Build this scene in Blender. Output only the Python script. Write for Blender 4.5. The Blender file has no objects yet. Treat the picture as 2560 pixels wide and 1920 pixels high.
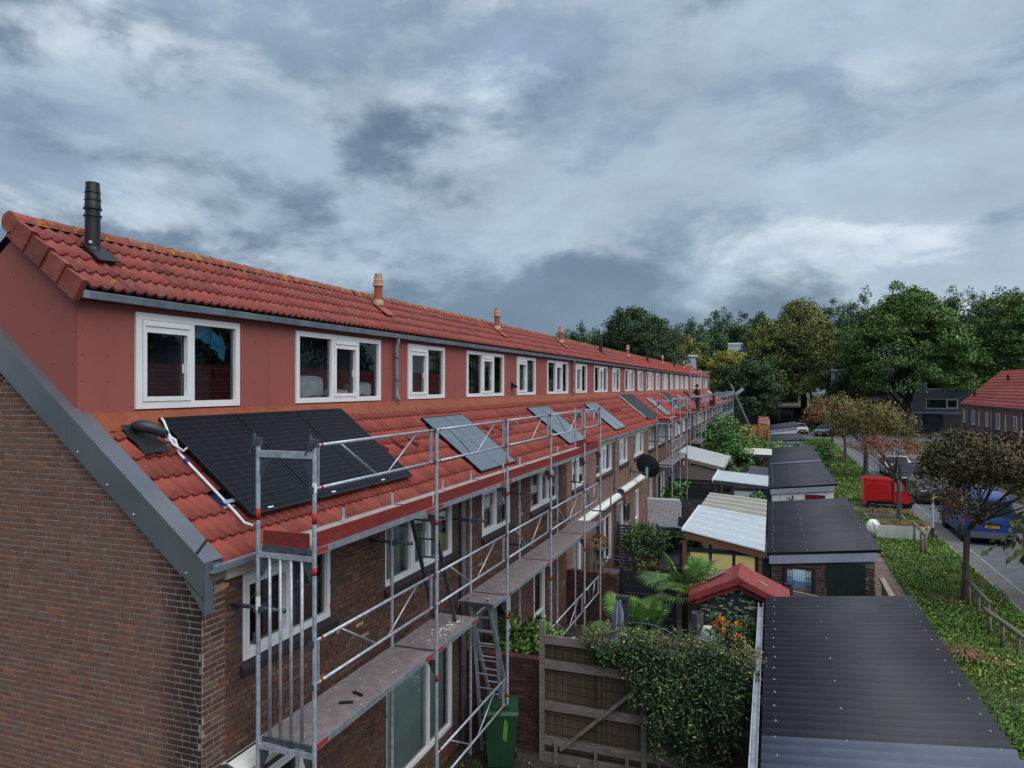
import bpy, bmesh, math, random
import numpy as np
from mathutils import Vector, Matrix
R = math.radians
random.seed(11)
RNG = np.random.default_rng(5)
scene = bpy.context.scene
C = scene.collection

# ---------------------------------------------------------------- camera
cam_d = bpy.data.cameras.new('camera'); cam = bpy.data.objects.new('camera', cam_d); C.objects.link(cam)
cam.location = (0, 0, 6.7); cam.rotation_euler = (R(90), 0, math.atan(649/1775))
cam_d.sensor_width = 36; cam_d.lens = 36*1775/2560; cam_d.shift_y = 5/2560
cam_d.clip_start = .1; cam_d.clip_end = 3000
scene.camera = cam

# ---------------------------------------------------------------- world: overcast sky with a broken cloud deck
CLOUD_OFF, SKY_GAIN = (14.2, 2.5, 1), 5.3
SUN_EL, SUN_AZ = 55, 120          # azimuth clockwise from +Y: light from the garden side
w = bpy.data.worlds.new('World'); scene.world = w; w.use_nodes = True
nt = w.node_tree; N = nt.nodes; Lk = nt.links; N.clear()
def nd(t, **k):
    n = N.new(t)
    for a, b in k.items():
        if a == 'inp':
            for i, v in b.items(): n.inputs[i].default_value = v
        else: setattr(n, a, b)
    return n
out = nd('ShaderNodeOutputWorld'); bg = nd('ShaderNodeBackground', inp={'Strength': .1})
sky = nd('ShaderNodeTexSky', sky_type='NISHITA', sun_disc=False, sun_elevation=R(SUN_EL), sun_rotation=R(SUN_AZ), dust_density=2.0)
tc = nd('ShaderNodeTexCoord'); sp = nd('ShaderNodeSeparateXYZ'); Lk.new(tc.outputs['Generated'], sp.inputs[0])
def mth(op, a, b=None, c=None):
    n = N.new('ShaderNodeMath'); n.operation = op
    for i, v in enumerate((a, b, c)):
        if v is None: continue
        if isinstance(v, (int, float)): n.inputs[i].default_value = v
        else: Lk.new(v, n.inputs[i])
    return n.outputs[0]
za = mth('ADD', mth('MAXIMUM', sp.outputs[2], 0.0), .26)          # flattened cloud deck overhead
px, py = mth('DIVIDE', sp.outputs[0], za), mth('DIVIDE', sp.outputs[1], za)
cb = nd('ShaderNodeCombineXYZ'); Lk.new(px, cb.inputs[0]); Lk.new(py, cb.inputs[1]); Lk.new(mth('MULTIPLY', sp.outputs[2], 1.6), cb.inputs[2])
mp = nd('ShaderNodeMapping', inp={'Location': CLOUD_OFF}); Lk.new(cb.outputs[0], mp.inputs['Vector'])
m3 = nd('ShaderNodeMapping', inp={'Location': CLOUD_OFF, 'Scale': (1, 1, 1.9)}); Lk.new(tc.outputs['Generated'], m3.inputs['Vector'])
def nz(vec, scale, detail, rough, dist=0.0):
    n = nd('ShaderNodeTexNoise', inp={'Scale': scale, 'Detail': detail, 'Roughness': rough, 'Distortion': dist}); Lk.new(vec.outputs[0], n.inputs['Vector']); return n.outputs[0]
def lerp_col(fac, a, b):
    n = N.new('ShaderNodeMix'); n.data_type = 'RGBA'; Lk.new(fac, n.inputs[0])
    for i, v in ((6, a), (7, b)):
        if isinstance(v, tuple): n.inputs[i].default_value = (*v, 1)
        else: Lk.new(v, n.inputs[i])
    return n.outputs[2]
def step(v, lo, hi):
    n = nd('ShaderNodeMapRange', interpolation_type='SMOOTHSTEP', inp={1: lo, 2: hi, 3: 0.0, 4: 1.0}); Lk.new(v, n.inputs[0]); return n.outputs[0]
# four overlapping cloud layers, each with its own edge softness and inner shading
sh = nz(m3, 5.5, 14, .62, .25)
lay = lerp_col(step(nz(mp, .55, 14, .6, .2), .38, .57), (.72, .795, .87), (.37, .475, .59))
lay = lerp_col(step(nz(m3, 2.1, 15, .6, .35), .44, .55), lay, (.275, .37, .485))
lay = lerp_col(step(mth('ADD', nz(mp, .9, 15, .62, .15), mth('MULTIPLY', sh, .16)), .56, .65), lay, (.42, .52, .625))
lay = lerp_col(step(mth('SUBTRACT', mth('ADD', nz(m3, 1.7, 15, .57, .2), mth('MULTIPLY', sh, .24)), mth('MULTIPLY', sp.outputs[2], .18)), .52, .63), lay, (.15, .22, .305))
mod = nd('ShaderNodeMapRange', inp={1: .3, 2: .7, 3: 1.2, 4: .82}); Lk.new(sh, mod.inputs[0])
cr = nd('ShaderNodeVectorMath', operation='SCALE'); Lk.new(lay, cr.inputs[0]); Lk.new(mod.outputs[0], cr.inputs['Scale'])
sc = nd('ShaderNodeVectorMath', operation='SCALE', inp={'Scale': SKY_GAIN}); Lk.new(cr.outputs[0], sc.inputs[0])
mixs = nd('ShaderNodeMix', data_type='RGBA', inp={0: .92}); Lk.new(sky.outputs[0], mixs.inputs[6]); Lk.new(sc.outputs[0], mixs.inputs[7])
Lk.new(mixs.outputs[2], bg.inputs[0]); Lk.new(bg.outputs[0], out.inputs[0])

sun_d = bpy.data.lights.new('sun', 'SUN'); sun_d.energy = 1.5; sun_d.angle = R(75); sun_d.color = (1, .965, .92)
sun = bpy.data.objects.new('sun', sun_d); C.objects.link(sun); sun.location = (30, 0, 60)
sdir = Vector((math.sin(R(SUN_AZ))*math.cos(R(SUN_EL)), math.cos(R(SUN_AZ))*math.cos(R(SUN_EL)), math.sin(R(SUN_EL))))
sun.rotation_euler = (-sdir).to_track_quat('-Z', 'Y').to_euler()
vs = scene.view_settings; vs.view_transform = 'Standard'; vs.look = 'None'; vs.gamma = 1; vs.exposure = .9; vs.use_curve_mapping = False

# ---------------------------------------------------------------- materials
def L1(x): x /= 255; return x/12.92 if x <= .04045 else ((x+.055)/1.055)**2.4
def S(r, g, b, k=1.0): return tuple(min(.9, L1(v)*k) for v in (r, g, b))
MATS = {}
def pm(name, col, col2=None, ns=6, rough=.6, metal=0, spec=.35, bump=0, bs=60, detail=4, rnd=0, stretch=None, c3=None, coat=0, pos=False):
    """procedural material: base colour broken up by noise, optional random per piece, optional fine bump"""
    if name in MATS: return MATS[name]
    m = bpy.data.materials.new(name); m.use_nodes = True; t = m.node_tree; b = t.nodes['Principled BSDF']
    b.inputs['Roughness'].default_value = rough; b.inputs['Metallic'].default_value = metal
    b.inputs['Specular IOR Level'].default_value = spec; b.inputs['Coat Weight'].default_value = coat
    def n(ty, **k):
        q = t.nodes.new(ty)
        for i, v in k.items(): q.inputs[i].default_value = v
        return q
    if pos: vec = n('ShaderNodeNewGeometry').outputs['Position']
    else: vec = n('ShaderNodeTexCoord').outputs['Object']
    if stretch:
        mp = n('ShaderNodeMapping', Scale=stretch); t.links.new(vec, mp.inputs['Vector']); vec = mp.outputs[0]
    if col2 is None: col2 = tuple(v*.82 for v in col)
    nz = n('ShaderNodeTexNoise', Scale=ns, Detail=detail, Roughness=.6); t.links.new(vec, nz.inputs['Vector'])
    rp = n('ShaderNodeValToRGB'); t.links.new(nz.outputs[0], rp.inputs[0])
    el = rp.color_ramp.elements; el[0].position = .35; el[1].position = .65; el[0].color = (*col, 1); el[1].color = (*col2, 1)
    if c3: x = el.new(.8); x.color = (*c3, 1)
    last = rp.outputs[0]
    if rnd:
        oi = n('ShaderNodeObjectInfo'); ge = n('ShaderNodeNewGeometry'); ad = t.nodes.new('ShaderNodeMath'); ad.operation = 'ADD'
        t.links.new(oi.outputs['Random'], ad.inputs[0]); t.links.new(ge.outputs['Random Per Island'], ad.inputs[1])
        wn = t.nodes.new('ShaderNodeTexWhiteNoise'); wn.noise_dimensions = '1D'; t.links.new(ad.outputs[0], wn.inputs['W'])
        mr = n('ShaderNodeMapRange'); mr.inputs['To Min'].default_value = 1-rnd; mr.inputs['To Max'].default_value = 1+rnd
        t.links.new(wn.outputs[0], mr.inputs['Value'])
        hs = n('ShaderNodeHueSaturation'); t.links.new(last, hs.inputs['Color']); t.links.new(mr.outputs[0], hs.inputs['Value']); last = hs.outputs[0]
    t.links.new(last, b.inputs['Base Color'])
    if bump:
        n3 = n('ShaderNodeTexNoise', Scale=bs, Detail=5); t.links.new(vec, n3.inputs['Vector'])
        bp = n('ShaderNodeBump', Strength=bump, Distance=.02); t.links.new(n3.outputs[0], bp.inputs['Height']); t.links.new(bp.outputs[0], b.inputs['Normal'])
    MATS[name] = m; return m

def ramp_random(name, stops, rough=.85, bump=.4, bs=90, stain=None, spec=.2, noise_amt=.35, ns=14):
    """each piece takes its own colour from a ramp (bricks, tiles); stain: (axis lo, hi) dark weathering near a corner"""
    if name in MATS: return MATS[name]
    m = bpy.data.materials.new(name); m.use_nodes = True; t = m.node_tree; b = t.nodes['Principled BSDF']
    b.inputs['Roughness'].default_value = rough; b.inputs['Specular IOR Level'].default_value = spec
    l = t.links.new; nn = t.nodes.new
    oi = nn('ShaderNodeObjectInfo'); ge = nn('ShaderNodeNewGeometry'); ad = nn('ShaderNodeMath'); ad.operation = 'ADD'
    l(oi.outputs['Random'], ad.inputs[0]); l(ge.outputs['Random Per Island'], ad.inputs[1])
    wn = nn('ShaderNodeTexWhiteNoise'); wn.noise_dimensions = '1D'; l(ad.outputs[0], wn.inputs['W'])
    rp = nn('ShaderNodeValToRGB'); l(wn.outputs[0], rp.inputs[0]); el = rp.color_ramp.elements
    while len(el) < len(stops): el.new(.5)
    for q, (p_, c_) in zip(el, stops): q.position = p_; q.color = (*c_, 1)
    nz = nn('ShaderNodeTexNoise'); nz.inputs['Scale'].default_value = ns; nz.inputs['Detail'].default_value = 6; nz.inputs['Roughness'].default_value = .65
    l(ge.outputs['Position'], nz.inputs['Vector'])
    mr = nn('ShaderNodeMapRange'); mr.inputs[1].default_value = .3; mr.inputs[2].default_value = .7; mr.inputs[3].default_value = 1-noise_amt; mr.inputs[4].default_value = 1+noise_amt*.7
    l(nz.outputs[0], mr.inputs[0])
    hs = nn('ShaderNodeHueSaturation'); l(rp.outputs[0], hs.inputs['Color']); l(mr.outputs[0], hs.inputs['Value']); last = hs.outputs[0]
    if stain: last = stain(t, last, ge)
    l(last, b.inputs['Base Color'])
    n3 = nn('ShaderNodeTexNoise'); n3.inputs['Scale'].default_value = bs; n3.inputs['Detail'].default_value = 5; l(ge.outputs['Position'], n3.inputs['Vector'])
    bp = nn('ShaderNodeBump'); bp.inputs['Strength'].default_value = bump; bp.inputs['Distance'].default_value = .01
    l(n3.outputs[0], bp.inputs['Height']); l(bp.outputs[0], b.inputs['Normal'])
    MATS[name] = m; return m

def glass(name, tint=(.86, .89, .9), refl=1.0):
    if name in MATS: return MATS[name]
    m = bpy.data.materials.new(name); m.use_nodes = True; t = m.node_tree; t.nodes.clear(); nn = t.nodes.new; l = t.links.new
    o = nn('ShaderNodeOutputMaterial'); mx = nn('ShaderNodeMixShader'); tr = nn('ShaderNodeBsdfTransparent'); gl = nn('ShaderNodeBsdfGlossy')
    tr.inputs[0].default_value = (*tint, 1); gl.inputs['Roughness'].default_value = .015
    fr = nn('ShaderNodeFresnel'); fr.inputs[0].default_value = 1.5; mu = nn('ShaderNodeMath'); mu.operation = 'MULTIPLY'; mu.inputs[1].default_value = refl
    l(fr.outputs[0], mu.inputs[0]); l(mu.outputs[0], mx.inputs[0]); l(tr.outputs[0], mx.inputs[1]); l(gl.outputs[0], mx.inputs[2]); l(mx.outputs[0], o.inputs[0])
    MATS[name] = m; return m

# ---------------------------------------------------------------- mesh builder
WP = {}                         # world position of every parent
class MB:
    def __init__(s): s.v = []; s.f = []; s.m = []; s.mi = 0
    def quad(s, *p):
        i = len(s.v); s.v += [tuple(q) for q in p]; s.f.append(tuple(range(i, i+len(p)))); s.m.append(s.mi); return s
    def box(s, a, b):
        x0, y0, z0 = a; x1, y1, z1 = b; i = len(s.v)
        s.v += [(x0,y0,z0),(x1,y0,z0),(x1,y1,z0),(x0,y1,z0),(x0,y0,z1),(x1,y0,z1),(x1,y1,z1),(x0,y1,z1)]
        for f in ((3,2,1,0),(4,5,6,7),(0,1,5,4),(1,2,6,5),(2,3,7,6),(3,0,4,7)): s.f.append(tuple(i+k for k in f)); s.m.append(s.mi)
        return s
    def prism(s, poly, ext):
        """poly: list of 3d points (planar), ext: extrusion vector"""
        e = Vector(ext); a = [Vector(p) for p in poly]; n = len(a); i = len(s.v)
        nrm = Vector((0,0,0))
        for k in range(n): nrm += a[k].cross(a[(k+1) % n])
        if nrm.dot(e) > 0: a.reverse()
        s.v += [tuple(p) for p in a] + [tuple(p+e) for p in a]
        s.f.append(tuple(range(i, i+n))); s.f.append(tuple(range(i+2*n-1, i+n-1, -1)))
        for k in range(n): q = (k+1) % n; s.f.append((i+q, i+k, i+n+k, i+n+q))
        s.m += [s.mi]*(n+2); return s
    def bar(s, p, q, w, h=None, up=(0,0,1)):
        h = h or w; p = Vector(p); q = Vector(q); d = (q-p).normalized(); u = Vector(up)
        if abs(d.dot(u)) > .99: u = Vector((0,1,0))
        a = d.cross(u).normalized(); b = a.cross(d); a *= w/2; b *= h/2
        return s.prism([p-a-b, p+a-b, p+a+b, p-a+b], q-p)
    def tube(s, pts, r, n=8, cap=True):
        pts = [Vector(p) for p in pts]; m = len(pts); rr = r if isinstance(r, (list, tuple)) else [r]*m; i = len(s.v); ref = None
        for k, p in enumerate(pts):
            d = (pts[min(k+1, m-1)]-pts[max(k-1, 0)]).normalized()
            if ref is None: ref = Vector((0,0,1)) if abs(d.z) < .9 else Vector((1,0,0))
            a = d.cross(ref).normalized(); b = a.cross(d).normalized(); ref = b
            for j in range(n):
                t = 2*math.pi*j/n; s.v.append(tuple(p+(a*math.cos(t)+b*math.sin(t))*rr[k]))
        for k in range(m-1):
            for j in range(n): q = (j+1) % n; s.f.append((i+k*n+j, i+k*n+q, i+(k+1)*n+q, i+(k+1)*n+j)); s.m.append(s.mi)
        if cap:
            s.f.append(tuple(i+j for j in range(n-1, -1, -1))); s.f.append(tuple(i+(m-1)*n+j for j in range(n))); s.m += [s.mi]*2
        return s
    def lathe(s, c, prof, n=16, axis='z'):
        """prof: list of (r, h)"""
        c = Vector(c); i = len(s.v); m = len(prof)
        for r_, h in prof:
            for j in range(n):
                t = 2*math.pi*j/n; a, b = r_*math.cos(t), r_*math.sin(t)
                s.v.append(tuple(c+Vector({'z': (a, b, h), 'x': (h, a, b), 'y': (b, h, a)}[axis])))
        for k in range(m-1):
            for j in range(n): q = (j+1) % n; s.f.append((i+k*n+j, i+k*n+q, i+(k+1)*n+q, i+(k+1)*n+j)); s.m.append(s.mi)
        s.f.append(tuple(i+j for j in range(n-1, -1, -1))); s.f.append(tuple(i+(m-1)*n+j for j in range(n))); s.m += [s.mi]*2
        return s
    def build(s, name, mats, parent=None, smooth=False, loc=None, mat4=None):
        me = bpy.data.meshes.new(name)
        off = WP[parent.name] if parent else Vector(loc or (0,0,0))
        me.from_pydata([(x-off[0], y-off[1], z-off[2]) for x, y, z in s.v], [], s.f)
        if not isinstance(mats, (list, tuple)): mats = [mats]
        for m in mats: me.materials.append(m)
        if len(mats) > 1: me.polygons.foreach_set('material_index', s.m)
        if smooth: me.polygons.foreach_set('use_smooth', [True]*len(me.polygons)); 
        o = bpy.data.objects.new(name, me); C.objects.link(o)
        if parent: o.parent = parent; WP[o.name] = off
        else: o.location = off; WP[o.name] = Vector(off)
        return o
    def xf(s, M, start=0):
        for k in range(start, len(s.v)): s.v[k] = tuple(M @ Vector(s.v[k]))
        return s
def smooth_angle(o, a=40):
    me = o.data; me.polygons.foreach_set('use_smooth', [True]*len(me.polygons)); me.set_sharp_from_angle(angle=R(a)); return o
def tag(o, label, cat, group=None, kind=None):
    o['label'] = label; o['category'] = cat
    if group: o['group'] = group
    if kind: o['kind'] = kind
    return o
def struct(o, kind='structure'): o['kind'] = kind; return o
def empty(name, loc, parent=None):
    o = bpy.data.objects.new(name, None); C.objects.link(o); o.empty_display_size = .2; loc = Vector(loc)
    if parent: o.parent = parent; o.location = loc-WP[parent.name]
    else: o.location = loc
    WP[o.name] = loc; return o
def inst(name, me, parent, mat4):
    """one piece sharing mesh data; mat4 in world space"""
    o = bpy.data.objects.new(name, me); C.objects.link(o); o.parent = parent
    o.matrix_local = Matrix.Translation(-WP[parent.name]) @ mat4; return o
def np_mesh(name, V, F, mat, parent=None, loc=(0,0,0), smooth=False):
    """V (n,3) F (m,k) arrays, k constant"""
    off = np.array(WP[parent.name] if parent else loc); me = bpy.data.meshes.new(name); n, k = F.shape
    me.vertices.add(len(V)); me.vertices.foreach_set('co', (V-off).astype(np.float32).ravel())
    me.loops.add(n*k); me.loops.foreach_set('vertex_index', F.astype(np.int32).ravel())
    me.polygons.add(n); me.polygons.foreach_set('loop_start', np.arange(0, n*k, k, dtype=np.int32))
    me.polygons.foreach_set('use_smooth', np.full(n, bool(smooth)))
    me.update(calc_edges=True); me.materials.append(mat)
    o = bpy.data.objects.new(name, me); C.objects.link(o)
    if parent: o.parent = parent; WP[o.name] = WP[parent.name]
    else: o.location = loc; WP[o.name] = Vector(loc)
    return o
def leaves(P, size, asp=.5, up=.3, fold=.25, droop=0.0, rng=RNG, out=None):
    """rhombic folded leaves at points P; returns V,F,N: two triangles each and soft normals that follow the clump"""
    n = len(P); sz = np.asarray(size)*np.ones(n)*rng.uniform(.7, 1.3, n)
    d = rng.normal(size=(n, 3)); d[:, 2] = d[:, 2]*.6-droop
    o = np.tile(np.array([[0., 0., 1.]]), (n, 1)) if out is None else out+np.array([0, 0, .35])
    o = o/(np.linalg.norm(o, axis=1)[:, None]+1e-6)
    if out is not None: d += out
    d /= np.linalg.norm(d, axis=1)[:, None]
    r = rng.normal(size=(n, 3)); r[:, 2] += up*3
    s = np.cross(d, r); s /= np.linalg.norm(s, axis=1)[:, None]+1e-9
    nn = np.cross(s, d); fl = np.where((nn*o).sum(1) < 0, -1., 1.)[:, None]; s = s*fl; nn = nn*fl; L = sz[:, None]
    a = P; b = P+d*L*.45+s*L*asp*.5+nn*L*fold*.3; c = P+d*L; e_ = P+d*L*.45-s*L*asp*.5+nn*L*fold*.3
    V = np.stack([a, b, c, e_], 1).reshape(-1, 3); i = np.arange(n)*4
    F = np.stack([np.stack([i, i+1, i+2], 1), np.stack([i, i+2, i+3], 1)], 1).reshape(-1, 3)
    N_ = nn*.55+o*.75; N_ /= np.linalg.norm(N_, axis=1)[:, None]; return V, F, np.repeat(N_, 4, axis=0)
def leaf_obj(name, VFN, mat, parent=None, **k):
    V, F, Nn = VFN; o = np_mesh(name, V, F, mat, parent, smooth=True, **k); o.data.normals_split_custom_set_from_vertices(Nn.astype(np.float32)); return o
# ---------------------------------------------------------------- material palette
def leafmat(name, stops, rough=.55, ns=.8):
    m = ramp_random(name, stops, rough=rough, bump=0, spec=.3, noise_amt=.3, ns=ns); return m
WHITE = pm('white_frame', (.84,.85,.87), (.76,.775,.80), ns=2, rough=.35, spec=.4)
CREAM = pm('cream_board', S(176,170,158,1.4), S(160,152,140,1.4), ns=4, rough=.6)
GREYTRIM = pm('grey_trim', S(96,101,109,1.3), S(106,111,119,1.3), ns=1.5, rough=.34, metal=.45, spec=.5)
ZINC = pm('gutter_zinc', S(130,140,152,1.6), S(104,114,126,1.6), ns=4, rough=.42, metal=.4)
PVC = pm('downpipe_grey', S(120,126,138,1.4), S(96,100,108,1.4), ns=3, rough=.5)
PANELRED = pm('dormer_red', S(150,85,79,1.15), S(141,80,75,1.15), ns=1.1, detail=8, rough=.55, spec=.3, stretch=(1,1,.35), c3=S(134,78,74,1.15))
SCREW = pm('screw_dark', S(60,42,44), rough=.6)
FLASH = pm('orange_flashing', S(160,86,58,.82), S(138,72,50,.82), ns=5, rough=.6, bump=.25, bs=25, c3=S(112,74,56,.9))
MEMBRANE = pm('roof_membrane', S(34,48,92,1.2), S(26,36,66,1.2), ns=3)
MORTAR = pm('mortar', S(160,152,148,1.15), S(132,125,121,1.15), ns=9, rough=.95, spec=.1, bump=.5, bs=120, pos=True, c3=S(195,192,190,1.3))
MORTARM = pm('mortar_mid', S(124,118,114,1.1), S(100,94,92,1.1), ns=10, rough=.95, spec=.1, bump=.5, bs=120, pos=True)
MORTARD = pm('mortar_dark', S(92,86,84,1.1), S(72,66,64,1.1), ns=12, rough=.95, spec=.1, bump=.5, bs=120, pos=True)
GLASS = glass('window_glass', refl=2.0)
BLACKP = pm('black_plastic', S(34,36,40), S(26,28,32), rough=.42, spec=.5)
CLAY = pm('clay_orange', S(170,92,66,.95), S(146,78,58,.95), ns=9, rough=.75)
CLAYP = pm('clay_pale', S(196,164,146,1.0), S(176,138,120,1.0), ns=9, rough=.75)
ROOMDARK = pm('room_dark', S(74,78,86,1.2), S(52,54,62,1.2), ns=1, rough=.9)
CURTAIN = pm('curtain_pale', S(150,160,165,1.2), S(120,128,135,1.2), ns=3, rough=.9, stretch=(1,9,1))
CURTBR = pm('curtain_brown', S(116,84,82,1.3), S(96,70,70,1.3), ns=3, rough=.9, stretch=(1,6,1))
BLINDT = pm('blind_teal', S(180,200,196,1.25), S(160,182,178,1.25), ns=2, rough=.6)
GALV = pm('galvanised', S(150,156,166,1.7), S(120,128,140,1.7), ns=14, rough=.42, metal=.4, spec=.5)
GALVD = pm('galvanised_dark', S(84,90,100,1.3), S(62,66,76,1.3), ns=14, rough=.5, metal=.4)
ALU = pm('aluminium', S(168,174,182,1.3), S(140,148,158,1.3), ns=8, rough=.35, metal=.6)
REDP = pm('red_paint', S(178,52,44,1.05), S(140,44,40,1.05), ns=30, rough=.6, c3=S(150,120,116,1.2))
TOE = pm('toe_board_red', S(132,46,44,1.05), S(108,38,38,1.05), ns=10, rough=.75, bump=.2, bs=60, c3=S(170,120,112,1.1), stretch=(1,.25,2))
PLY = pm('deck_ply', S(118,108,108,1.4), S(98,90,92,1.4), ns=6, rough=.85, bump=.2, c3=S(150,140,138,1.3))
PLYL = pm('deck_ply_light', S(150,142,134,1.4), S(132,124,118,1.4), ns=6, rough=.85)
SPLAT = pm('white_splash', S(205,205,205,1.3), rough=.9)
STICKER = pm('white_sticker', S(214,218,222,1.2), S(190,196,204,1.2), ns=60, rough=.5)

def brick_stain(t, last, ge):
    """dark weathering with chalky edges by the end corner of the gable"""
    nn = t.nodes.new; l = t.links.new
    sx = nn('ShaderNodeSeparateXYZ'); l(ge.outputs['Position'], sx.inputs[0])
    nz = nn('ShaderNodeTexNoise'); nz.inputs['Scale'].default_value = 3.5; nz.inputs['Detail'].default_value = 5; l(ge.outputs['Position'], nz.inputs['Vector'])
    a = nn('ShaderNodeMath'); a.operation = 'MULTIPLY_ADD'; a.inputs[1].default_value = .7; l(nz.outputs[0], a.inputs[0]); l(sx.outputs[0], a.inputs[2])
    mr = nn('ShaderNodeMapRange'); mr.inputs[1].default_value = -5.72; mr.inputs[2].default_value = -5.28; mr.inputs[3].default_value = 0; mr.inputs[4].default_value = .86; l(a.outputs[0], mr.inputs[0])
    mx = nn('ShaderNodeMix'); mx.data_type = 'RGBA'; l(mr.outputs[0], mx.inputs[0]); l(last, mx.inputs[6]); mx.inputs[7].default_value = (.022, .019, .019, 1); return mx.outputs[2]
BR_G = ramp_random('brick_gable', [(0, S(106,76,69,1.2)), (.3, S(120,84,74,1.2)), (.6, S(112,84,77,1.2)), (.8, S(124,84,71,1.2)), (.93, S(112,92,84,1.2)), (1, S(140,90,70,1.2))], stain=brick_stain, noise_amt=.28)
BR_F = ramp_random('brick_front', [(0, S(84,62,56,1.1)), (.3, S(104,72,62,1.1)), (.55, S(92,74,66,1.1)), (.8, S(118,78,64,1.1)), (.93, S(104,88,78,1.1)), (.985, S(120,96,80,1.1)), (1, S(186,152,106,1.1))], noise_amt=.5, ns=22, bump=.7)
BR_D = ramp_random('brick_dark', [(0, S(62,44,44,1.2)), (.5, S(78,52,50,1.2)), (1, S(92,64,58,1.2))], noise_amt=.4)
BR_W = ramp_random('brick_white', [(0, S(196,198,204,1.2)), (1, S(176,178,186,1.2))], noise_amt=.15)

def brick_tex(name, c1, c2, mort, axis='y', sx=.205, sy=.065):
    """running-bond surface for walls too far to tell the bricks apart"""
    if name in MATS: return MATS[name]
    m = bpy.data.materials.new(name); m.use_nodes = True; t = m.node_tree; b = t.nodes['Principled BSDF']; nn = t.nodes.new; l = t.links.new
    b.inputs['Roughness'].default_value = .9; b.inputs['Specular IOR Level'].default_value = .15
    ge = nn('ShaderNodeNewGeometry'); s_ = nn('ShaderNodeSeparateXYZ'); c_ = nn('ShaderNodeCombineXYZ'); l(ge.outputs['Position'], s_.inputs[0])
    l(s_.outputs[{'x':0,'y':1}[axis]], c_.inputs[0]); l(s_.outputs[2], c_.inputs[1])
    br = nn('ShaderNodeTexBrick'); l(c_.outputs[0], br.inputs['Vector']); br.inputs['Scale'].default_value = 1; br.inputs['Brick Width'].default_value = sx; br.inputs['Row Height'].default_value = sy
    br.inputs['Mortar Size'].default_value = .006; br.inputs['Color1'].default_value = (*c1, 1); br.inputs['Color2'].default_value = (*c2, 1); br.inputs['Mortar'].default_value = (*mort, 1)
    nz = nn('ShaderNodeTexNoise'); nz.inputs['Scale'].default_value = 1.3; nz.inputs['Detail'].default_value = 6; l(ge.outputs['Position'], nz.inputs['Vector'])
    hs = nn('ShaderNodeHueSaturation'); mr = nn('ShaderNodeMapRange'); mr.inputs[3].default_value = .6; mr.inputs[4].default_value = 1.4; l(nz.outputs[0], mr.inputs[0]); l(mr.outputs[0], hs.inputs['Value'])
    l(br.outputs[0], hs.inputs['Color']); l(hs.outputs[0], b.inputs['Base Color']); MATS[name] = m; return m
BT_F = brick_tex('brick_far_front', S(126,92,80,1.2), S(100,76,68,1.2), S(128,120,114,1.2))
BT_R = brick_tex('brick_opposite', S(116,84,78,1.25), S(98,72,70,1.25), S(120,110,108,1.1))

def lichen(t, last, ge, ys, ym, zc=None):
    nn = t.nodes.new; l = t.links.new
    def spots(scale, lo, hi, col, cur):
        nz = nn('ShaderNodeTexNoise'); nz.inputs['Scale'].default_value = scale; nz.inputs['Detail'].default_value = 7; nz.inputs['Roughness'].default_value = .7; l(ge.outputs['Position'], nz.inputs['Vector'])
        mr = nn('ShaderNodeMapRange'); mr.inputs[1].default_value = lo; mr.inputs[2].default_value = hi; l(nz.outputs[0], mr.inputs[0])
        mx = nn('ShaderNodeMix'); mx.data_type = 'RGBA'; l(mr.outputs[0], mx.inputs[0]); l(cur, mx.inputs[6]); mx.inputs[7].default_value = (*col, 1); return mx.outputs[2]
    last = spots(9, ym+.03, ym+.10, S(120,92,84,1.2), last)
    last = spots(5, ys, ys+.05, S(160,120,40,1.2), last)
    return last
T_UP = ramp_random('tile_upper', [(0, S(142,74,70,.95)), (.4, S(156,80,75,.95)), (.8, S(148,82,78,.95)), (1, S(128,72,68,.95))], rough=.75, bump=.5, bs=70, noise_amt=.25, ns=7, stain=lambda t, a, g: lichen(t, a, g, .64, .52))
T_LO = ramp_random('tile_lower', [(0, S(148,76,68,.82)), (.35, S(164,86,76,.82)), (.7, S(156,80,72,.82)), (1, S(138,70,64,.82))], rough=.75, bump=.4, bs=80, noise_amt=.22, ns=5, stain=lambda t, a, g: lichen(t, a, g, .70, .57))
T_FAR = ramp_random('tile_far', [(0, S(154,74,68,.95)), (.5, S(166,82,74,.95)), (1, S(142,68,64,.95))], rough=.7, bump=.3, noise_amt=.2, ns=1.2)
T_RIDGE = ramp_random('tile_ridge', [(0, S(146,80,74,.95)), (.5, S(160,90,82,.95)), (1, S(134,82,74,.95))], rough=.8, bump=.5, noise_amt=.3, ns=8, stain=lambda t, a, g: lichen(t, a, g, .53, .5))

# ---------------------------------------------------------------- the setting: ground, road, pavements
GRASS0 = pm('soil_green', S(58,66,40,1.2), S(74,78,48,1.2), ns=2.5, rough=.95, spec=.1, c3=S(70,58,44), pos=True)
SOIL = pm('garden_soil', S(52,46,42,1.2), S(68,60,54,1.2), ns=3, rough=.95, bump=.5, bs=30, pos=True)
ASPH = pm('asphalt', S(96,98,104,1.2), S(84,86,92,1.2), ns=2, rough=.9, bump=.3, bs=200, pos=True, c3=S(104,104,106,1.2))
PAVE = brick_tex('paving', S(112,110,110,1.25), S(96,94,96,1.25), S(62,60,58,1.1), axis='x', sx=.21, sy=.105)
def flat_tex(name, c1, c2, mort, sx, sy):
    m = brick_tex(name, c1, c2, mort, axis='x', sx=sx, sy=sy); t = m.node_tree
    for n_ in t.nodes:
        if n_.type == 'COMBXYZ':
            s_ = [q for q in t.nodes if q.type == 'SEPXYZ'][0]
            t.links.new(s_.outputs[0], n_.inputs[0]); t.links.new(s_.outputs[1], n_.inputs[1])
        if n_.type == 'TEX_BRICK': n_.inputs['Mortar Size'].default_value = .008
    return m
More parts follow.
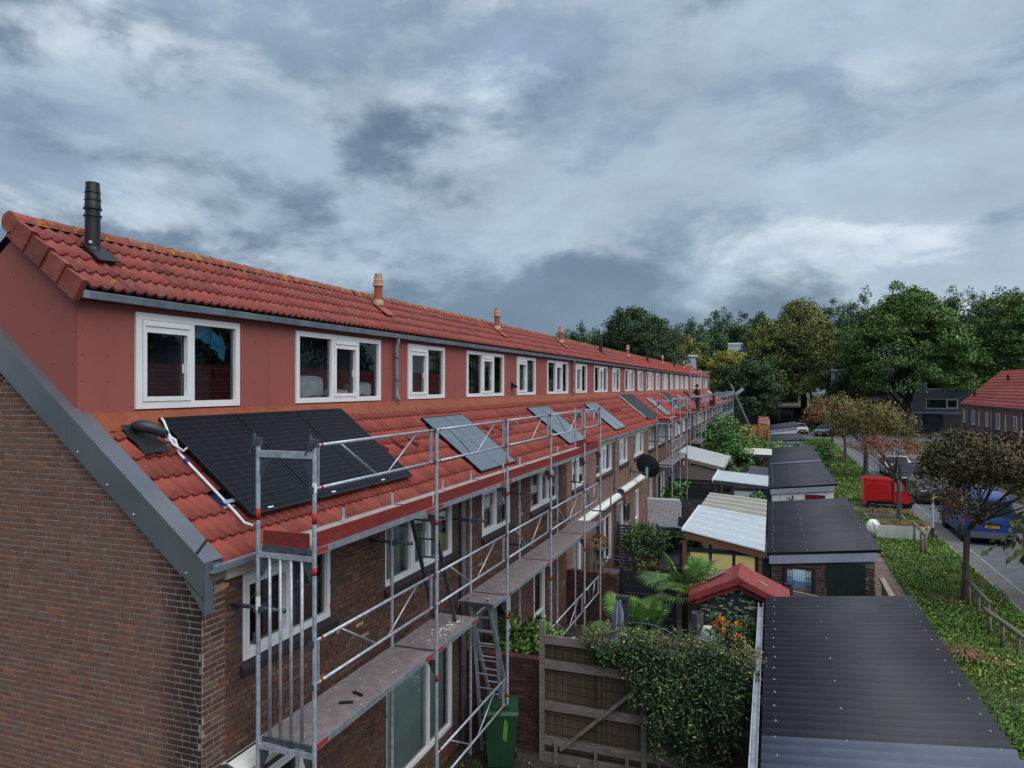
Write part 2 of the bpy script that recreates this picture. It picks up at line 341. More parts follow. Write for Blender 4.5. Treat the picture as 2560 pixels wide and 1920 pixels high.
PAVE = flat_tex('paving_flat', S(118,116,116,1.25), S(100,98,100,1.25), S(66,64,62,1.1), .22, .11)
PATH = flat_tex('path_flat', S(130,112,106,1.2), S(112,96,92,1.2), S(62,58,54), .30, .30)
def sheet(name, x0, y0, x1, y1, z, m, sub=1):
    b = MB(); b.quad((x0,y0,z), (x1,y0,z), (x1,y1,z), (x0,y1,z)); return struct(b.build(name, m))
sheet('ground', -500, -300, 600, 700, -.03, GRASS0)
sheet('garden_ground', -5.4, -2, 2.7, 98, 0, SOIL)
b = MB().box((2.72, -6, -.02), (6.88, 98, .05)); struct(b.build('verge', GRASS0))
b = MB().box((6.98, -8, -.02), (7.5, 98, .045)); struct(b.build('pavement', PAVE))
b = MB().box((6.88, -8, -.02), (6.98, 98, .075)).box((7.5, -8, -.02), (7.62, 98, .06)); struct(b.build('kerb', pm('kerb_stone', S(132,130,128,1.2), S(110,108,108,1.2), ns=5, rough=.9, pos=True)))
sheet('road', 7.62, -20, 12.0, 98, -.005, ASPH)
b = MB()
for k in range(12): b.box((9.75, 8+k*7.5, -.003), (9.85, 11+k*7.5, .0015))
struct(b.build('road_marking', pm('road_paint', S(190,190,186,1.2), S(150,150,148,1.2), ns=9, rough=.8)))
b = MB().box((12.0, -20, -.02), (13.9, 96, .09)); struct(b.build('pavement_far', PAVE))
sheet('cross_street', -60, 98, 90, 113, -.001, ASPH)
b = MB().box((3.15, 16.2, .0), (4.0, 33.5, .062)); struct(b.build('garden_path', PATH))
b = MB().box((2.9, 41.4, .0), (6.87, 44.9, .066)); struct(b.build('driveway', PAVE))

# ---------------------------------------------------------------- generic builders for walls
def brick_meshes(mat, key, w=.195, hw=.09, h=.053, dp=.03):
    r = []
    for k, ww in (('s', w), ('h', hw)):
        b = MB(); e = .004
        # local: x along, y up, z out; only visible faces, front edge eased
        v = [(0,0,0),(ww,0,0),(ww,h,0),(0,h,0),(e,e,dp),(ww-e,e,dp),(ww-e,h-e,dp),(e,h-e,dp)]
        b.v = v; b.f = [(4,5,6,7),(0,1,5,4),(1,2,6,5),(2,3,7,6),(3,0,4,7)]; b.m = [0]*5
        me = bpy.data.meshes.new('brick'); me.from_pydata(v, [], b.f); me.materials.append(mat); r.append(me)
    return r
def brick_field(parent, mat, o, ux, un, width, z0, z1, keep, n_ind=0, near=None, course=.065, pitch=.205, hp=.1, rng=None, name='brick'):
    """o: origin point, ux: unit vector along the wall, un: outward normal. keep(u,z0,u1,z1)->bool. Nearest n_ind pieces are objects."""
    rng = rng or random.Random(3); o = Vector(o); ux = Vector(ux); un = Vector(un); up = Vector((0,0,1))
    pieces = []; z = z0; row = 0
    while z+course*.9 < z1:
        u = -rng.random()*pitch
        while u < width:
            st = rng.random() > .2; ww = pitch if st else hp
            a, c = max(u, 0), min(u+ww, width)
            if c-a > .04 and keep(a, z, c, z+course): pieces.append((a, c, z, rng.uniform(-.004, .004), rng.uniform(0, .004)))
            u += ww
        z += course; row += 1
    if near is not None: pieces.sort(key=lambda p: ((o+ux*p[0]+up*p[2])-near).length)
    ms, mh = brick_meshes(mat, name)
    for a, c, z, j, q in pieces[:n_ind]:
        full = (c-a) > .15; me = ms if full else mh; L0 = .195 if full else .09
        M = Matrix(((ux.x, 0, un.x, 0), (ux.y, 0, un.y, 0), (ux.z, 1, un.z, 0), (0,0,0,1))); 
        pos = o+ux*(a+.005)+up*(z+.006)+un*(q-.02)
        inst(name, me, parent, Matrix.Translation(pos) @ M @ Matrix.Diagonal(((c-a-.01)/L0, 1, 1, 1)))
    rest = pieces[n_ind:]
    if rest:
        n = len(rest); A = np.array([(a+.005, c-.005, z+.006+j*.3, q) for a, c, z, j, q in rest]); e = .004; dp = .03
        O = np.array(o); X = np.array(ux); Nn = np.array(un); U = np.array((0,0,1.))
        def P(u, zz, d): return O+u[:, None]*X+zz[:, None]*U+d[:, None]*Nn
        z0_, z1_ = A[:, 2], A[:, 2]+.053; d0 = A[:, 3]*0-.02; d1 = A[:, 3]+.01
        V = np.stack([P(A[:,0],z0_,d0), P(A[:,1],z0_,d0), P(A[:,1],z1_,d0), P(A[:,0],z1_,d0), P(A[:,0]+e,z0_+e,d1), P(A[:,1]-e,z0_+e,d1), P(A[:,1]-e,z1_-e,d1), P(A[:,0]+e,z1_-e,d1)], 1).reshape(-1, 3)
        i = np.arange(n)[:, None, None]*8; F = (i+np.array([(4,5,6,7),(0,1,5,4),(1,2,6,5),(2,3,7,6),(3,0,4,7)])[None]).reshape(-1, 4)
        k = np_mesh('brickwork', V, F, mat, parent); struct(k, 'stuff')
def wall_sheet(parent, name, mat, o, ux, un, width, z0, z1, holes, depth=.12, inset=0.0):
    """wall face with rectangular openings (u0,u1,z0,z1) and their reveals"""
    o = Vector(o); ux = Vector(ux); un = Vector(un); up = Vector((0,0,1)); b = MB()
    us = sorted({0, width, *[h[0] for h in holes], *[h[1] for h in holes]}); zs = sorted({z0, z1, *[h[2] for h in holes], *[h[3] for h in holes]})
    us = [u for u in us if 0 <= u <= width]; zs = [z for z in zs if z0 <= z <= z1]
    P = lambda u, z, d=0: o+ux*u+up*z+un*(d-inset)
    for i in range(len(us)-1):
        for k in range(len(zs)-1):
            cu, cz = (us[i]+us[i+1])/2, (zs[k]+zs[k+1])/2
            if any(h[0] < cu < h[1] and h[2] < cz < h[3] for h in holes): continue
            b.quad(P(us[i],zs[k]), P(us[i+1],zs[k]), P(us[i+1],zs[k+1]), P(us[i],zs[k+1]))
    for a, c, e, f in holes:
        b.quad(P(a,e), P(a,f), P(a,f,-depth), P(a,e,-depth)).quad(P(c,f), P(c,e), P(c,e,-depth), P(c,f,-depth))
        b.quad(P(a,e,-depth), P(c,e,-depth), P(c,e), P(a,e)).quad(P(a,f), P(c,f), P(c,f,-depth), P(a,f,-depth))
    return b.build(name, mat, parent)
def window(parent, o, ux, un, u0, u1, z0, z1, lights, rec=.06, fr=.07, sash=None, sill=None, inside=None, near=True, lower=None, vent=False, frame=None):
    """window with frame, mullions, panes; lights: fractions; sash: index of the opening light"""
    o = Vector(o); ux = Vector(ux); un = Vector(un); up = Vector((0,0,1)); P = lambda u, z, d=0: o+ux*u+up*z+un*(d-rec)
    frame = frame or WHITE
    W = empty('window', P((u0+u1)/2, z0), parent)
    def bx(b, a, c, e, f, d0, d1): b.prism([P(a,e,d0), P(c,e,d0), P(c,f,d0), P(a,f,d0)], un*(d1-d0))
    b = MB(); d0, d1 = -.05, .03
    bx(b, u0, u1, z0, z0+fr, d0, d1); bx(b, u0, u1, z1-fr, z1, d0, d1); bx(b, u0, u0+fr, z0+fr, z1-fr, d0, d1); bx(b, u1-fr, u1, z0+fr, z1-fr, d0, d1)
    edges = [u0]; tot = sum(lights)
    for l in lights: edges.append(edges[-1]+(u1-u0)*l/tot)
    for e in edges[1:-1]: bx(b, e-fr*.4, e+fr*.4, z0+fr, z1-fr, d0, d1-.001)
    b.build('frame', frame, W)
    for k in range(len(lights)):
        a = edges[k]+(fr if k == 0 else fr*.4); c = edges[k+1]-(fr if k == len(lights)-1 else fr*.4); zl, zh = z0+fr, z1-fr
        if sash is not None and k == sash:
            b = MB(); s = fr*.75; top = s+(.09 if vent else 0)
            bx(b, a+.006, c-.006, zl+.006, zl+s, -.03, d1+.012); bx(b, a+.006, c-.006, zh-top, zh-.006, -.03, d1+.012); bx(b, a+.006, a+s, zl+s, zh-top, -.03, d1+.012); bx(b, c-s, c-.006, zl+s, zh-top, -.03, d1+.012)
            if vent: bx(b, a+s*.6, c-s*.6, zh-.075, zh-.03, d1+.0121, d1+.03)
            b.build('sash', frame, W)
            a += s; c -= s; zl += s; zh -= top
            if near:
                b = MB(); bx(b, c-.03, c-.016, zl+.3, zl+.42, -.03, -.012); b.build('handle', frame, W)
        b = MB()
        if lower and k == lower[0]: bx(b, a, c, zl+lower[1], zl+lower[1]+fr*.7, d0, d1-.002); b.build('transom', frame, W); b = MB()
        b.quad(P(a,zl,-.02), P(c,zl,-.02), P(c,zh,-.02), P(a,zh,-.02)); b.build('pane', GLASS, W)
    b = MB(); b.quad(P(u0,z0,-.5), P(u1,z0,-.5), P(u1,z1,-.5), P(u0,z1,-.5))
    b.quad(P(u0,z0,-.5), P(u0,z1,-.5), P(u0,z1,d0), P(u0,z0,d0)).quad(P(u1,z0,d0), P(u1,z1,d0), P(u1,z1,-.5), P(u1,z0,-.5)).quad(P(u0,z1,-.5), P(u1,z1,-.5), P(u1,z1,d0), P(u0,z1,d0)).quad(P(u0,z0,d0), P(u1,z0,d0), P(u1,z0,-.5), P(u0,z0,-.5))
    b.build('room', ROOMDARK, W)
    if inside:
        kind, mt = inside[0], inside[1]
        if kind == 'blind':
            b = MB(); z = z0+.05; n = int((z1-z0)/.065)
            for k in range(n):
                zz = z0+.03+k*(z1-z0-.06)/n; b.quad(P(u0,zz,-.10), P(u1,zz,-.10), P(u1,zz+.048,-.15), P(u0,zz+.048,-.15))
            b.build('blind', mt, W)
        elif kind == 'curtain':
            b = MB(); f0, f1 = inside[2:4]; a, c = u0+(u1-u0)*f0, u0+(u1-u0)*f1; n = 14
            for k in range(n):
                p, q = a+(c-a)*k/n, a+(c-a)*(k+1)/n; e1 = -.17+.025*math.sin(k*1.9); e2 = -.17+.025*math.sin((k+1)*1.9)
                b.quad(P(p,z0,e1), P(q,z0,e2), P(q,z1,e2), P(p,z1,e1))
            b.build('curtain', mt, W, smooth=True)
        elif kind == 'half':
            b = MB(); b.quad(P(u0,z0,-.14), P(u1,z0,-.14), P(u1,z0+(z1-z0)*inside[2],-.14), P(u0,z0+(z1-z0)*inside[2],-.14)); b.build('blind', mt, W)
    if sill:
        b = MB(); b.prism([P(u0-.06,z0,rec-.02), P(u0-.06,z0,rec+.02), P(u0-.06,z0-.05,rec+.07), P(u0-.06,z0-.12,rec+.07), P(u0-.06,z0-.12,rec-.02)], ux*(u1-u0+.12)); b.build('sill', sill, W)
    return W

# ---------------------------------------------------------------- the terrace of houses
XF, XD, XR = -5.45, -7.24, -8.12        # front wall, dormer front, ridge
Y0, PW = 5.70, 6.85; NH = 12
SL = math.atan(.784); ULs = math.atan(.75)
def lo_z(x): return 4.86+.784*(-5.37-x)
def tile_profile():
    def h(u):                       # round roll falling off into a flatter pan
        t = (u/.151) % 1.0; t = t/.42 if t < .42 else 1
        return .040*(math.sin(math.pi*t)**1.15 if t < 1 else 0)
    n = 14; return [(k*.302/n, h(k*.302/n-.012)) for k in range(n+1)]
def tile_geo(length=.42, th=.032, verge=False):
    pr = tile_profile(); n = len(pr); V = []; F = []
    for (x, h) in pr: V.append((x, 0, .052+h))
    for (x, h) in pr: V.append((x, length, .010+h))
    for (x, h) in pr: V.append((x, .003, .052+h-th))
    for k in range(n-1): F.append((k, k+1, n+k+1, n+k))
    for k in range(n-1): F.append((2*n+k, 2*n+k+1, k+1, k))
    return V, F
def tile_mesh(mat, verge=False):
    V, F = tile_geo(); n = len(tile_profile())
    if verge:
        i = len(V); L, d, t = .345, .14, .03
        V += [(-.055,-.012,.118),(0.02,-.012,.112),(0.02,-.012,-d),(-.055,-.012,-d),(-.03,L,.066),(0.02,L,.066),(0.02,L,-d-.03),(-.03,L,-d-.03)]
        F += [(i,i+3,i+2,i+1),(i,i+1,i+5,i+4),(i+3,i,i+4,i+7),(i+1,i+2,i+6,i+5),(i+4,i+5,i+6,i+7),(i+2,i+3,i+7,i+6)]
    me = bpy.data.meshes.new('tile'); me.from_pydata(V, [], F); me.materials.append(mat)
    me.polygons.foreach_set('use_smooth', [k < n-1 for k in range(len(F))]); return me
def slope_mat(pos, ang, jr=0, ja=0):
    c, s = math.cos(ang), math.sin(ang)
    M = Matrix(((0, -c, s, pos[0]), (1, 0, 0, pos[1]), (0, s, c, pos[2]), (0,0,0,1)))
    return M @ Matrix.Rotation(ja, 4, 'Z') @ Matrix.Rotation(jr, 4, 'X')
TM = {'lo': tile_mesh(T_LO), 'up': tile_mesh(T_UP), 'far': tile_mesh(T_FAR), 'vg': tile_mesh(T_UP, True)}
def tiles(parent, mat_key, x_low, z_low, ang, y0, y1, rows, gauge, single, skip=(), far=False, verge=False):
    nc = int(round((y1-y0)/.2978)); wdt = (y1-y0)/nc; items = []
    for r in range(rows):
        for c in range(nc):
            if (r, c) in skip: continue
            d = r*gauge; p = (x_low-math.cos(ang)*d, y0+c*wdt, z_low+math.sin(ang)*d); items.append((p, random.gauss(0, .006), random.gauss(0, .006), verge and c == 0))
    if single:
        for p, a, q, v in items: inst('tile', TM['vg' if v else mat_key], parent, slope_mat(p, ang, a, q) @ Matrix.Diagonal((wdt/.2978, 1, 1, 1)))
    else:
        V, F = tile_geo(); V = np.array(V); F = np.array(F); n = len(V); VV = []; FF = []
        for k, (p, a, q, v) in enumerate(items):
            M = np.array(slope_mat(p, ang, a, q)); VV.append(V @ M[:3, :3].T+M[:3, 3]); FF.append(F+k*n)
        o = np_mesh('tile_field', np.concatenate(VV), np.concatenate(FF), T_FAR if far else TM[mat_key].materials[0], parent); struct(o, 'stuff')
        f = np.zeros(len(o.data.polygons), dtype=bool); f.reshape(-1, len(F))[:, :14] = True; o.data.polygons.foreach_set('use_smooth', f)
ORD = ['first', 'second', 'third', 'fourth', 'fifth', 'sixth', 'seventh', 'eighth', 'ninth', 'tenth', 'eleventh', 'twelfth']
CHIM = 'bcccbcbcbccb'
def flue(parent, y, kind):
    x = -7.72; z = 7.8+.75*(-7.08-x)
    F_ = empty('chimney', (x, y, z), parent)
    if kind == 'b':
        b = MB(); b.lathe((x, y, z-.1), [(.085,0),(.085,.56),(.1,.565),(.1,.585),(.082,.59),(.082,.65),(.103,.655),(.103,.67),(.085,.675),(.092,.675),(.084,.76),(.096,.765),(.088,.77),(.08,.85),(.092,.855),(.083,.86),(.074,.97),(.082,.975),(.07,.98)], 16); smooth_angle(b.build('pipe', BLACKP, F_), 35)
        b = MB(); b.lathe((x, y, z-.16), [(.18,0),(.13,.12),(.095,.24),(.09,.26)], 14); smooth_angle(b.build('collar', BLACKP, F_), 50)
        b = MB(); c, s = math.cos(ULs), math.sin(ULs); q = Vector((x, y, z)); u = Vector((-c,0,s)); nn = Vector((s,0,c)); yy = Vector((0,1,0))
        b.prism([q-u*.30-yy*.15+nn*.09, q-u*.26+yy*.17+nn*.09, q+u*.1+yy*.14+nn*.08, q+u*.1-yy*.14+nn*.08], nn*.02); b.build('base', BLACKP, F_)
        if y < 8: MB().box((x+.06, y-.1, z+.13), (x+.075, y-.07, z+.16)).build('sticker', STICKER, F_)
    else:
        b = MB(); b.lathe((x, y, z-.1), [(.10,0),(.095,.3),(.085,.33),(.085,.62)], 14); smooth_angle(b.build('pipe', CLAY, F_), 40)
        b = MB(); b.lathe((x, y, z+.12), [(.11,-.02),(.115,.03),(.09,.1),(.087,.1)], 14); smooth_angle(b.build('collar', CLAYP, F_), 40)
        b = MB(); b.lathe((x, y, z+.5), [(.11,0),(.115,.02),(.105,.04),(.108,.06),(.095,.11),(.1,.125),(.085,.17),(.09,.185),(.075,.24),(.08,.26),(.06,.265)], 14); smooth_angle(b.build('cowl', CLAYP, F_), 35)
        b = MB(); c, s = math.cos(ULs), math.sin(ULs); q = Vector((x, y, z)); u = Vector((-c,0,s)); nn = Vector((s,0,c)); yy = Vector((0,1,0))
        b.prism([q-u*.32-yy*.16+nn*.085, q-u*.32+yy*.16+nn*.085, q+u*.1+yy*.16+nn*.08, q+u*.1-yy*.16+nn*.08], nn*.02); b.build('base', CLAY, F_)
DW = [(6.50, 8.28, 2), (9.58, 12.22, 3)]     # dormer windows of a house
FW = [(6.30, 7.98, 2), (9.36, 11.78, 3)]     # first-floor windows
for h in range(NH):
    ya = Y0+h*PW; yb = ya+PW; off = h*PW; near = h < 4
    endn = ' by the bare gable' if h == 0 else ''
    H = empty('terraced_house', (XF, ya+PW/2, 0))
    tag(H, ['brick terraced house at the near gable end with three black solar panels', 'second terraced house from the near gable, with the two-pane grey roof collector',
            'third terraced house from the near gable, behind the green plant stand', 'fourth terraced house from the near gable, with the black satellite dish'][h] if h < 4 else f'{ORD[h]} terraced house counted from the near gable end of the row', 'house', 'houses of the scaffolded terrace')
    # ---- walls
    holes = [(a+off-ya, c+off-ya, 3.66, 4.70) for a, c, k in FW]
    gf = [(6.5, 7.45, .1, 2.3), (9.40, 11.80, .5, 2.14)] if h % 2 == 0 else [(6.0, 8.05, .4, 2.25), (9.6, 10.6, .1, 2.25)]
    gf = [(a+off-ya, c+off-ya, e_, f_) for a, c, e_, f_ in gf]
    hs_ = holes+gf
    Wl = wall_sheet(H, 'wall', MORTARD if h < 2 else BT_F, (XF, ya, 0), (0,1,0), (1,0,0), PW, 0, 4.86, hs_, inset=-.001 if h < 2 else 0)
    if h < 2:
        kp = lambda a, z, c, f, q=hs_: not any(a < k[1]-.02 and c > k[0]+.02 and z < k[3]-.01 and f > k[2]+.01 for k in q)
        brick_field(Wl, BR_F, (XF, ya, 0), (0,1,0), (1,0,0), PW, 0, 4.72, kp, rng=random.Random(20+h))
    ins = [None, ('blind', BLINDT), ('half', CURTAIN, .45), ('curtain', CURTAIN, 0, .4), ('curtain', CURTAIN, .6, 1)]
    for w_, (a, c, k) in enumerate(FW):
        i_ = (('curtain', CURTBR, .35, 1) if w_ == 0 else ('curtain', CURTAIN, .02, .98)) if h == 0 else ins[(h*2+w_) % 5]
        window(H, (XF, ya, 0), (0,1,0), (1,0,0), a+off-ya, c+off-ya, 3.66, 4.70, [1, 1] if k == 2 else [1, .75, 1], sash=0 if k == 2 else 1, sill=pm('sill_dark', S(52,42,44,1.2), S(40,34,36,1.2), ns=8, rough=.6), inside=i_, near=near, rec=.05, vent=True)
    for w_, (a, c, e_, f_) in enumerate(gf):
        tall = e_ < .2
        window(H, (XF, ya, 0), (0,1,0), (1,0,0), a, c, e_, f_, [1] if tall else ([1.6, 1] if h % 2 == 0 else [1.2, 1]), sash=0 if tall else None, inside=('blind', BLINDT) if (h == 0 and not tall) else ins[(h+w_+2) % 5], near=near, lower=(0, .75) if tall else None)
    # ---- fascia, gutter, downpipe
    MB().box((XF-.02, ya+(.3 if h == 0 else 0), 4.655), (XF+.05, yb, 4.83)).build('fascia', CREAM, H)
    def gutter(x, z, y0, y1, nm, mt, w=.13, hh=.085):
        b = MB(); t = .012; pr = [(x-w, z), (x-w, z-hh), (x-.02, z-hh), (x, z-.02), (x, z), (x-.022, z+.002), (x-.022, z-.012), (x-t-.01, z-.022), (x-.03, z-hh+t), (x-w+t, z-hh+t), (x-w+t, z)]
        b.prism([(p, y0, q) for p, q in pr], (0, y1-y0, 0)); g = b.build(nm, mt, H)
        if h < 6:
            k = y0+.35
            while k < y1: MB().box((x-w-.01, k, z-hh-.006), (x-.012, k+.022, z-hh-.0005)).build('bracket', GALVD, g); k += .9
        return g
    gutter(XF+.22, 4.90, ya-.02 if h else ya-.04, yb-.02, 'gutter', ZINC)
    gutter(XD+.19, 7.755, ya+.04 if h == 0 else ya, yb, 'gutter', ZINC)
    if h == 0:
        MB().box((XD+.055, ya-.03, 7.67), (XD+.19, ya+.038, 7.758)).build('gutter_end', ALU, H)
    if h % 2 == 0:
        b = MB(); y = yb+.19; x = XD+.09; b.tube([(XD+.12, y, 7.68), (XD+.12, y, 7.6), (x, y, 7.5), (x, y, 6.62), (x, y, 6.5), (x+.07, y, 6.40)], .042, 10); d = b.build('downpipe', PVC, H, smooth=True)
        for z in (7.25, 6.8): MB().lathe((x, y, z), [(.05,0),(.05,.03)], 10).build('clamp', GALVD, d)
        b = MB(); y = yb-.5; b.tube([(XF+.14, y, 4.82), (XF+.14, y, 4.7), (XF+.075, y, 4.56), (XF+.075, y, .1)], .045, 10); d = b.build('downpipe', PVC, H, smooth=True)
        for z in (4.2, 2.9, 1.5): MB().lathe((XF+.075, y, z), [(.054,0),(.054,.03)], 10).build('clamp', GALVD, d)
    # ---- dormer front
    dh = [(a+off-ya, c+off-ya, 6.42, 7.60) for a, c, k in DW]
    D_ = empty('dormer', (XD, ya+PW/2, 6.35), H)
    b = MB(); prev = ya+(.05 if h == 0 else 0)
    segs = []
    for a, c, k in DW: segs.append((prev, a+off)); prev = c+off
    segs.append((prev, yb))
    for a, c in segs:
        b = MB(); m_ = (a+c)/2 if c-a > 1.25 else None
        for p, q in ([(a, m_-.002), (m_+.002, c)] if m_ else [(a, c)]): MB().box((XD-.03, p, 6.36), (XD, q, 7.668)).build('cladding_panel', PANELRED, D_)
    for a, c, k in DW:
        MB().box((XD-.03, a+off, 6.36), (XD-.002, c+off, 6.425)).build('cladding_strip', PANELRED, D_); MB().box((XD-.03, a+off, 7.595), (XD-.002, c+off, 7.668)).build('cladding_strip', PANELRED, D_)
    if h < 2:
        b = MB()
        for a, c in segs:
            n = max(2, int((c-a)/.3)+1)
            for zz in (6.45, 6.75, 7.05, 7.35):
                for j in range(n): yy = a+.06+(c-a-.12)*j/(n-1); b.lathe((XD, yy, zz), [(.007,0),(.005,.004)], 6, 'x')
        struct(b.build('screw_heads', SCREW, D_), 'stuff')
    for w_, (a, c, k) in enumerate(DW):
        window(D_, (XD, ya, 0), (0,1,0), (1,0,0), a+off-ya, c+off-ya, 6.42, 7.60, [1, 1] if k == 2 else [1, .8, .8], rec=-.0, fr=.085, sash=0 if k == 2 else 1, inside=None if h < 2 else ins[(h*3+w_) % 5], near=near, vent=True)
    b = MB(); n = 46; base = []
    for j in range(n+1):
        yy = ya+(.12 if h == 0 else 0)+(yb-ya-(.12 if h == 0 else 0))*j/n; wv = .022*math.sin(yy*2*math.pi/.15)+random.uniform(-.008, .008); x2 = XD+.27+random.uniform(-.012, .012)
        base.append(((XD+.004, yy, 6.40), (XD+.05, yy, lo_z(XD+.05)+.105), (x2, yy, lo_z(x2)+.082+wv*.5)))
    for j in range(n):
        for q in range(2): b.quad(base[j][q], base[j][q+1], base[j+1][q+1], base[j+1][q])
    b.build('flashing', FLASH, H, smooth=True)
    # ---- roofs
    Rf = empty('roof', (XR, ya+PW/2, 7), H)
    ys = ya+.15 if h == 0 else ya
    b = MB(); b.quad((XF+.1, ya, lo_z(XF+.1)-.0), (XF+.1, yb, lo_z(XF+.1)), (XD, yb, lo_z(XD)), (XD, ya, lo_z(XD))); b.build('underlay', MEMBRANE, Rf)
    b = MB(); b.quad((-7.16, ya+.05 if h == 0 else ya, 7.815), (-7.16, yb, 7.815), (XR, yb, 8.56), (XR, ya+.05 if h == 0 else ya, 8.56)).quad((XR, ya, 8.585), (XR, yb, 8.585), (-9.2, yb, 7.785), (-9.2, ya, 7.785)); b.build('underlay', MEMBRANE, Rf)
    b = MB(); yq = ya+.1*(h == 0); b.quad((-9.0, yb, 7.9), (-9.0, yq, 7.9), (-9.0, ya, 6.4), (-9.0, yb, 6.4)).quad((XD-.03, yb, 7.7), (XD-.03, yq, 7.7), (-9.0, yq, 7.7), (-9.0, yb, 7.7)).quad((-9.0, ya, 6.4), (-9.0, yb, 6.4), (-10.85, yb, 4.86), (-10.85, ya, 4.86)).quad((-10.8, yb, 4.86), (-10.8, ya, 4.86), (-10.8, ya, 0), (-10.8, yb, 0)); b.build('rear', PANELRED, H)
    skip = {(2, 2)} if h == 0 else set()
    tiles(Rf, 'lo', XF+.13, lo_z(XF+.13), SL, ys, yb, 7, .335, h < 3, skip, far=h > 3)
    tiles(Rf, 'up', -7.03, 7.755, ULs, ya-.06 if h == 0 else ya, yb, 4, .325, h < 3, far=h > 4, verge=h == 0)
    nr = 18; wr = PW/nr
    def ridge_cap(b, y, L=.42):
        n = 8
        for k in range(n):
            t0, t1 = math.pi*k/n, math.pi*(k+1)/n
            f = lambda t, r, yy: (XR+r*1.05*math.cos(t), yy, 8.565+r*math.sin(t))
            b.quad(f(t0,.118,y), f(t1,.118,y), f(t1,.106,y+L), f(t0,.106,y+L)); b.quad(f(t0,.118,y), f(t0,.092,y), f(t1,.092,y), f(t1,.118,y))
    if h < 3:
        me = None
        for k in range(nr):
            if me is None:
                b = MB(); ridge_cap(b, 0); me = bpy.data.meshes.new('ridge_tile'); me.from_pydata([(x-XR, y, z-8.565) for x, y, z in b.v], [], b.f); me.materials.append(T_RIDGE)
                me.polygons.foreach_set('use_smooth', [i % 2 == 0 for i in range(len(b.f))])
            inst('ridge_tile', me, Rf, Matrix.Translation((XR, ya-.1*(h == 0)+k*wr, 8.565+random.uniform(-.004,.004))))
    else:
        b = MB()
        for k in range(nr): ridge_cap(b, ya+k*wr)
        struct(b.build('ridge_tile_row', T_RIDGE, Rf), 'stuff')
    flue(Rf, (6.33 if h == 0 else 6.13)+off, CHIM[h])
    # roof hooks
    for j in range([3, 3, 4, 3][h] if h < 4 else 0):
        yy = ya+[4.95, 3.0, 3.2, 3.0][h]+j*[.55, .62, .6, .7][h]; x = -6.45+.0*j
        c, s = math.cos(SL), math.sin(SL); q = Vector((x, yy, lo_z(x)+.085)); u = Vector((-c,0,s)); nn = Vector((s,0,c))
        b = MB(); b.prism([q, q-u*.34, q-u*.34+nn*.07, q-u*.27+nn*.045], (0,.05,0)); b.build('roof_hook', pm('hook_red', S(112,44,42,1.3), S(90,38,38,1.3), rough=.7), Rf)
    if h == 0:
        # ---- gable end
        G = wall_sheet(H, 'gable_wall', MORTAR, (-10.8, ya, 0), (1,0,0), (0,-1,0), 5.35, 0, .1, [])
        b = MB(); b.prism([(-10.8, ya-.003, 0), (XF-.012, ya-.003, 0), (XF-.012, ya-.003, 4.84), (XR, ya-.003, 6.95), (-10.8, ya-.003, 4.84)], (0,.2,0)); G2 = b.build('gable_core', MORTAR, H)
        kp = lambda a, z, c, f: f < lo_z(-10.8+c)-.06 and f < lo_z(-10.8+a)-.06
        brick_field(G2, BR_G, (-10.8, ya, 0), (1,0,0), (0,-1,0), 5.35, 1.95, 6.9, lambda a, z, c, f: a > 1.5 and kp(a, z, c, f), n_ind=300, near=Vector((-6.4, 5.7, 4.3)), rng=random.Random(5))
        b = MB(); b.quad((-10.8, ya-.008, 0), (XF, ya-.008, 0), (XF, ya-.008, 1.96), (-10.8, ya-.008, 1.96)); b.build('gable_base', BT_F, H)
        b = MB(); ys_ = [7.62, 7.75, 7.9, 8.05, 8.18]; zz_ = [7.46, 7.44, 7.38, 7.28, 7.15]
        for k in range(4): b.quad((XD-.16, ys_[k], zz_[k]-.10-.02*k), (XD-.15-.02*(k % 2), ys_[k+1], zz_[k+1]-.10), (XD-.12-.02*(k % 2), ys_[k+1], zz_[k+1]+.1), (XD-.13, ys_[k], 7.5))
        b.build('blue_drape', pm('drape_blue', S(60,150,190,1.3), S(46,120,160,1.3), ns=5, rough=.7), H)
        # dormer cheek
        b = MB(); b.prism([(XD-.032, ya+.046, 6.30), (XD-.032, ya+.046, 7.72), (XR, ya+.046, 8.52), (-9.0, ya+.046, 7.86), (-9.0, ya+.046, 6.30)], (0, .03, 0)); b.build('dormer_cheek', PANELRED, H)
        b = MB()
        for zz in (6.95, 7.3, 7.62, 7.95):
            for k in range(5):
                x = XD-.07-k*.31
                if zz < 7.74+.75*(XD-x)-.1 and zz > lo_z(x)+.25: b.lathe((x, ya+.046, zz), [(.007,0),(.005,-.004)], 6, 'y')
        struct(b.build('screw_heads', SCREW, H), 'stuff')
        b = MB(); b.lathe((XR, ya-.105, 8.565), [(.12,0),(.12,.02)], 18, 'y'); b.build('ridge_end', T_RIDGE, Rf)
        # grey metal verge trim in two lengths
        def trim(x0, x1, w, nm):
            za, zb = lo_z(x0)+.10, lo_z(x1)+.10; hh = .37; y = ya-.1; b = MB(); t = .01
            b.prism([(x0, y, za), (x1, y, zb), (x1, y, zb-hh), (x0, y, za-hh)], (0, t, 0)); b.prism([(x0, y, za), (x1, y, zb), (x1, y, zb+.012), (x0, y, za+.012)], (0, w, 0))
            b.prism([(x0, y+w, za+.012), (x1, y+w, zb+.012), (x1, y+w, zb-.06), (x0, y+w, za-.06)], (0, .008, 0)); return b.build(nm, GREYTRIM, H)
        t1 = trim(-5.32, -7.20, .25, 'verge_trim'); t2 = trim(-7.203, -9.6, .155, 'verge_trim')
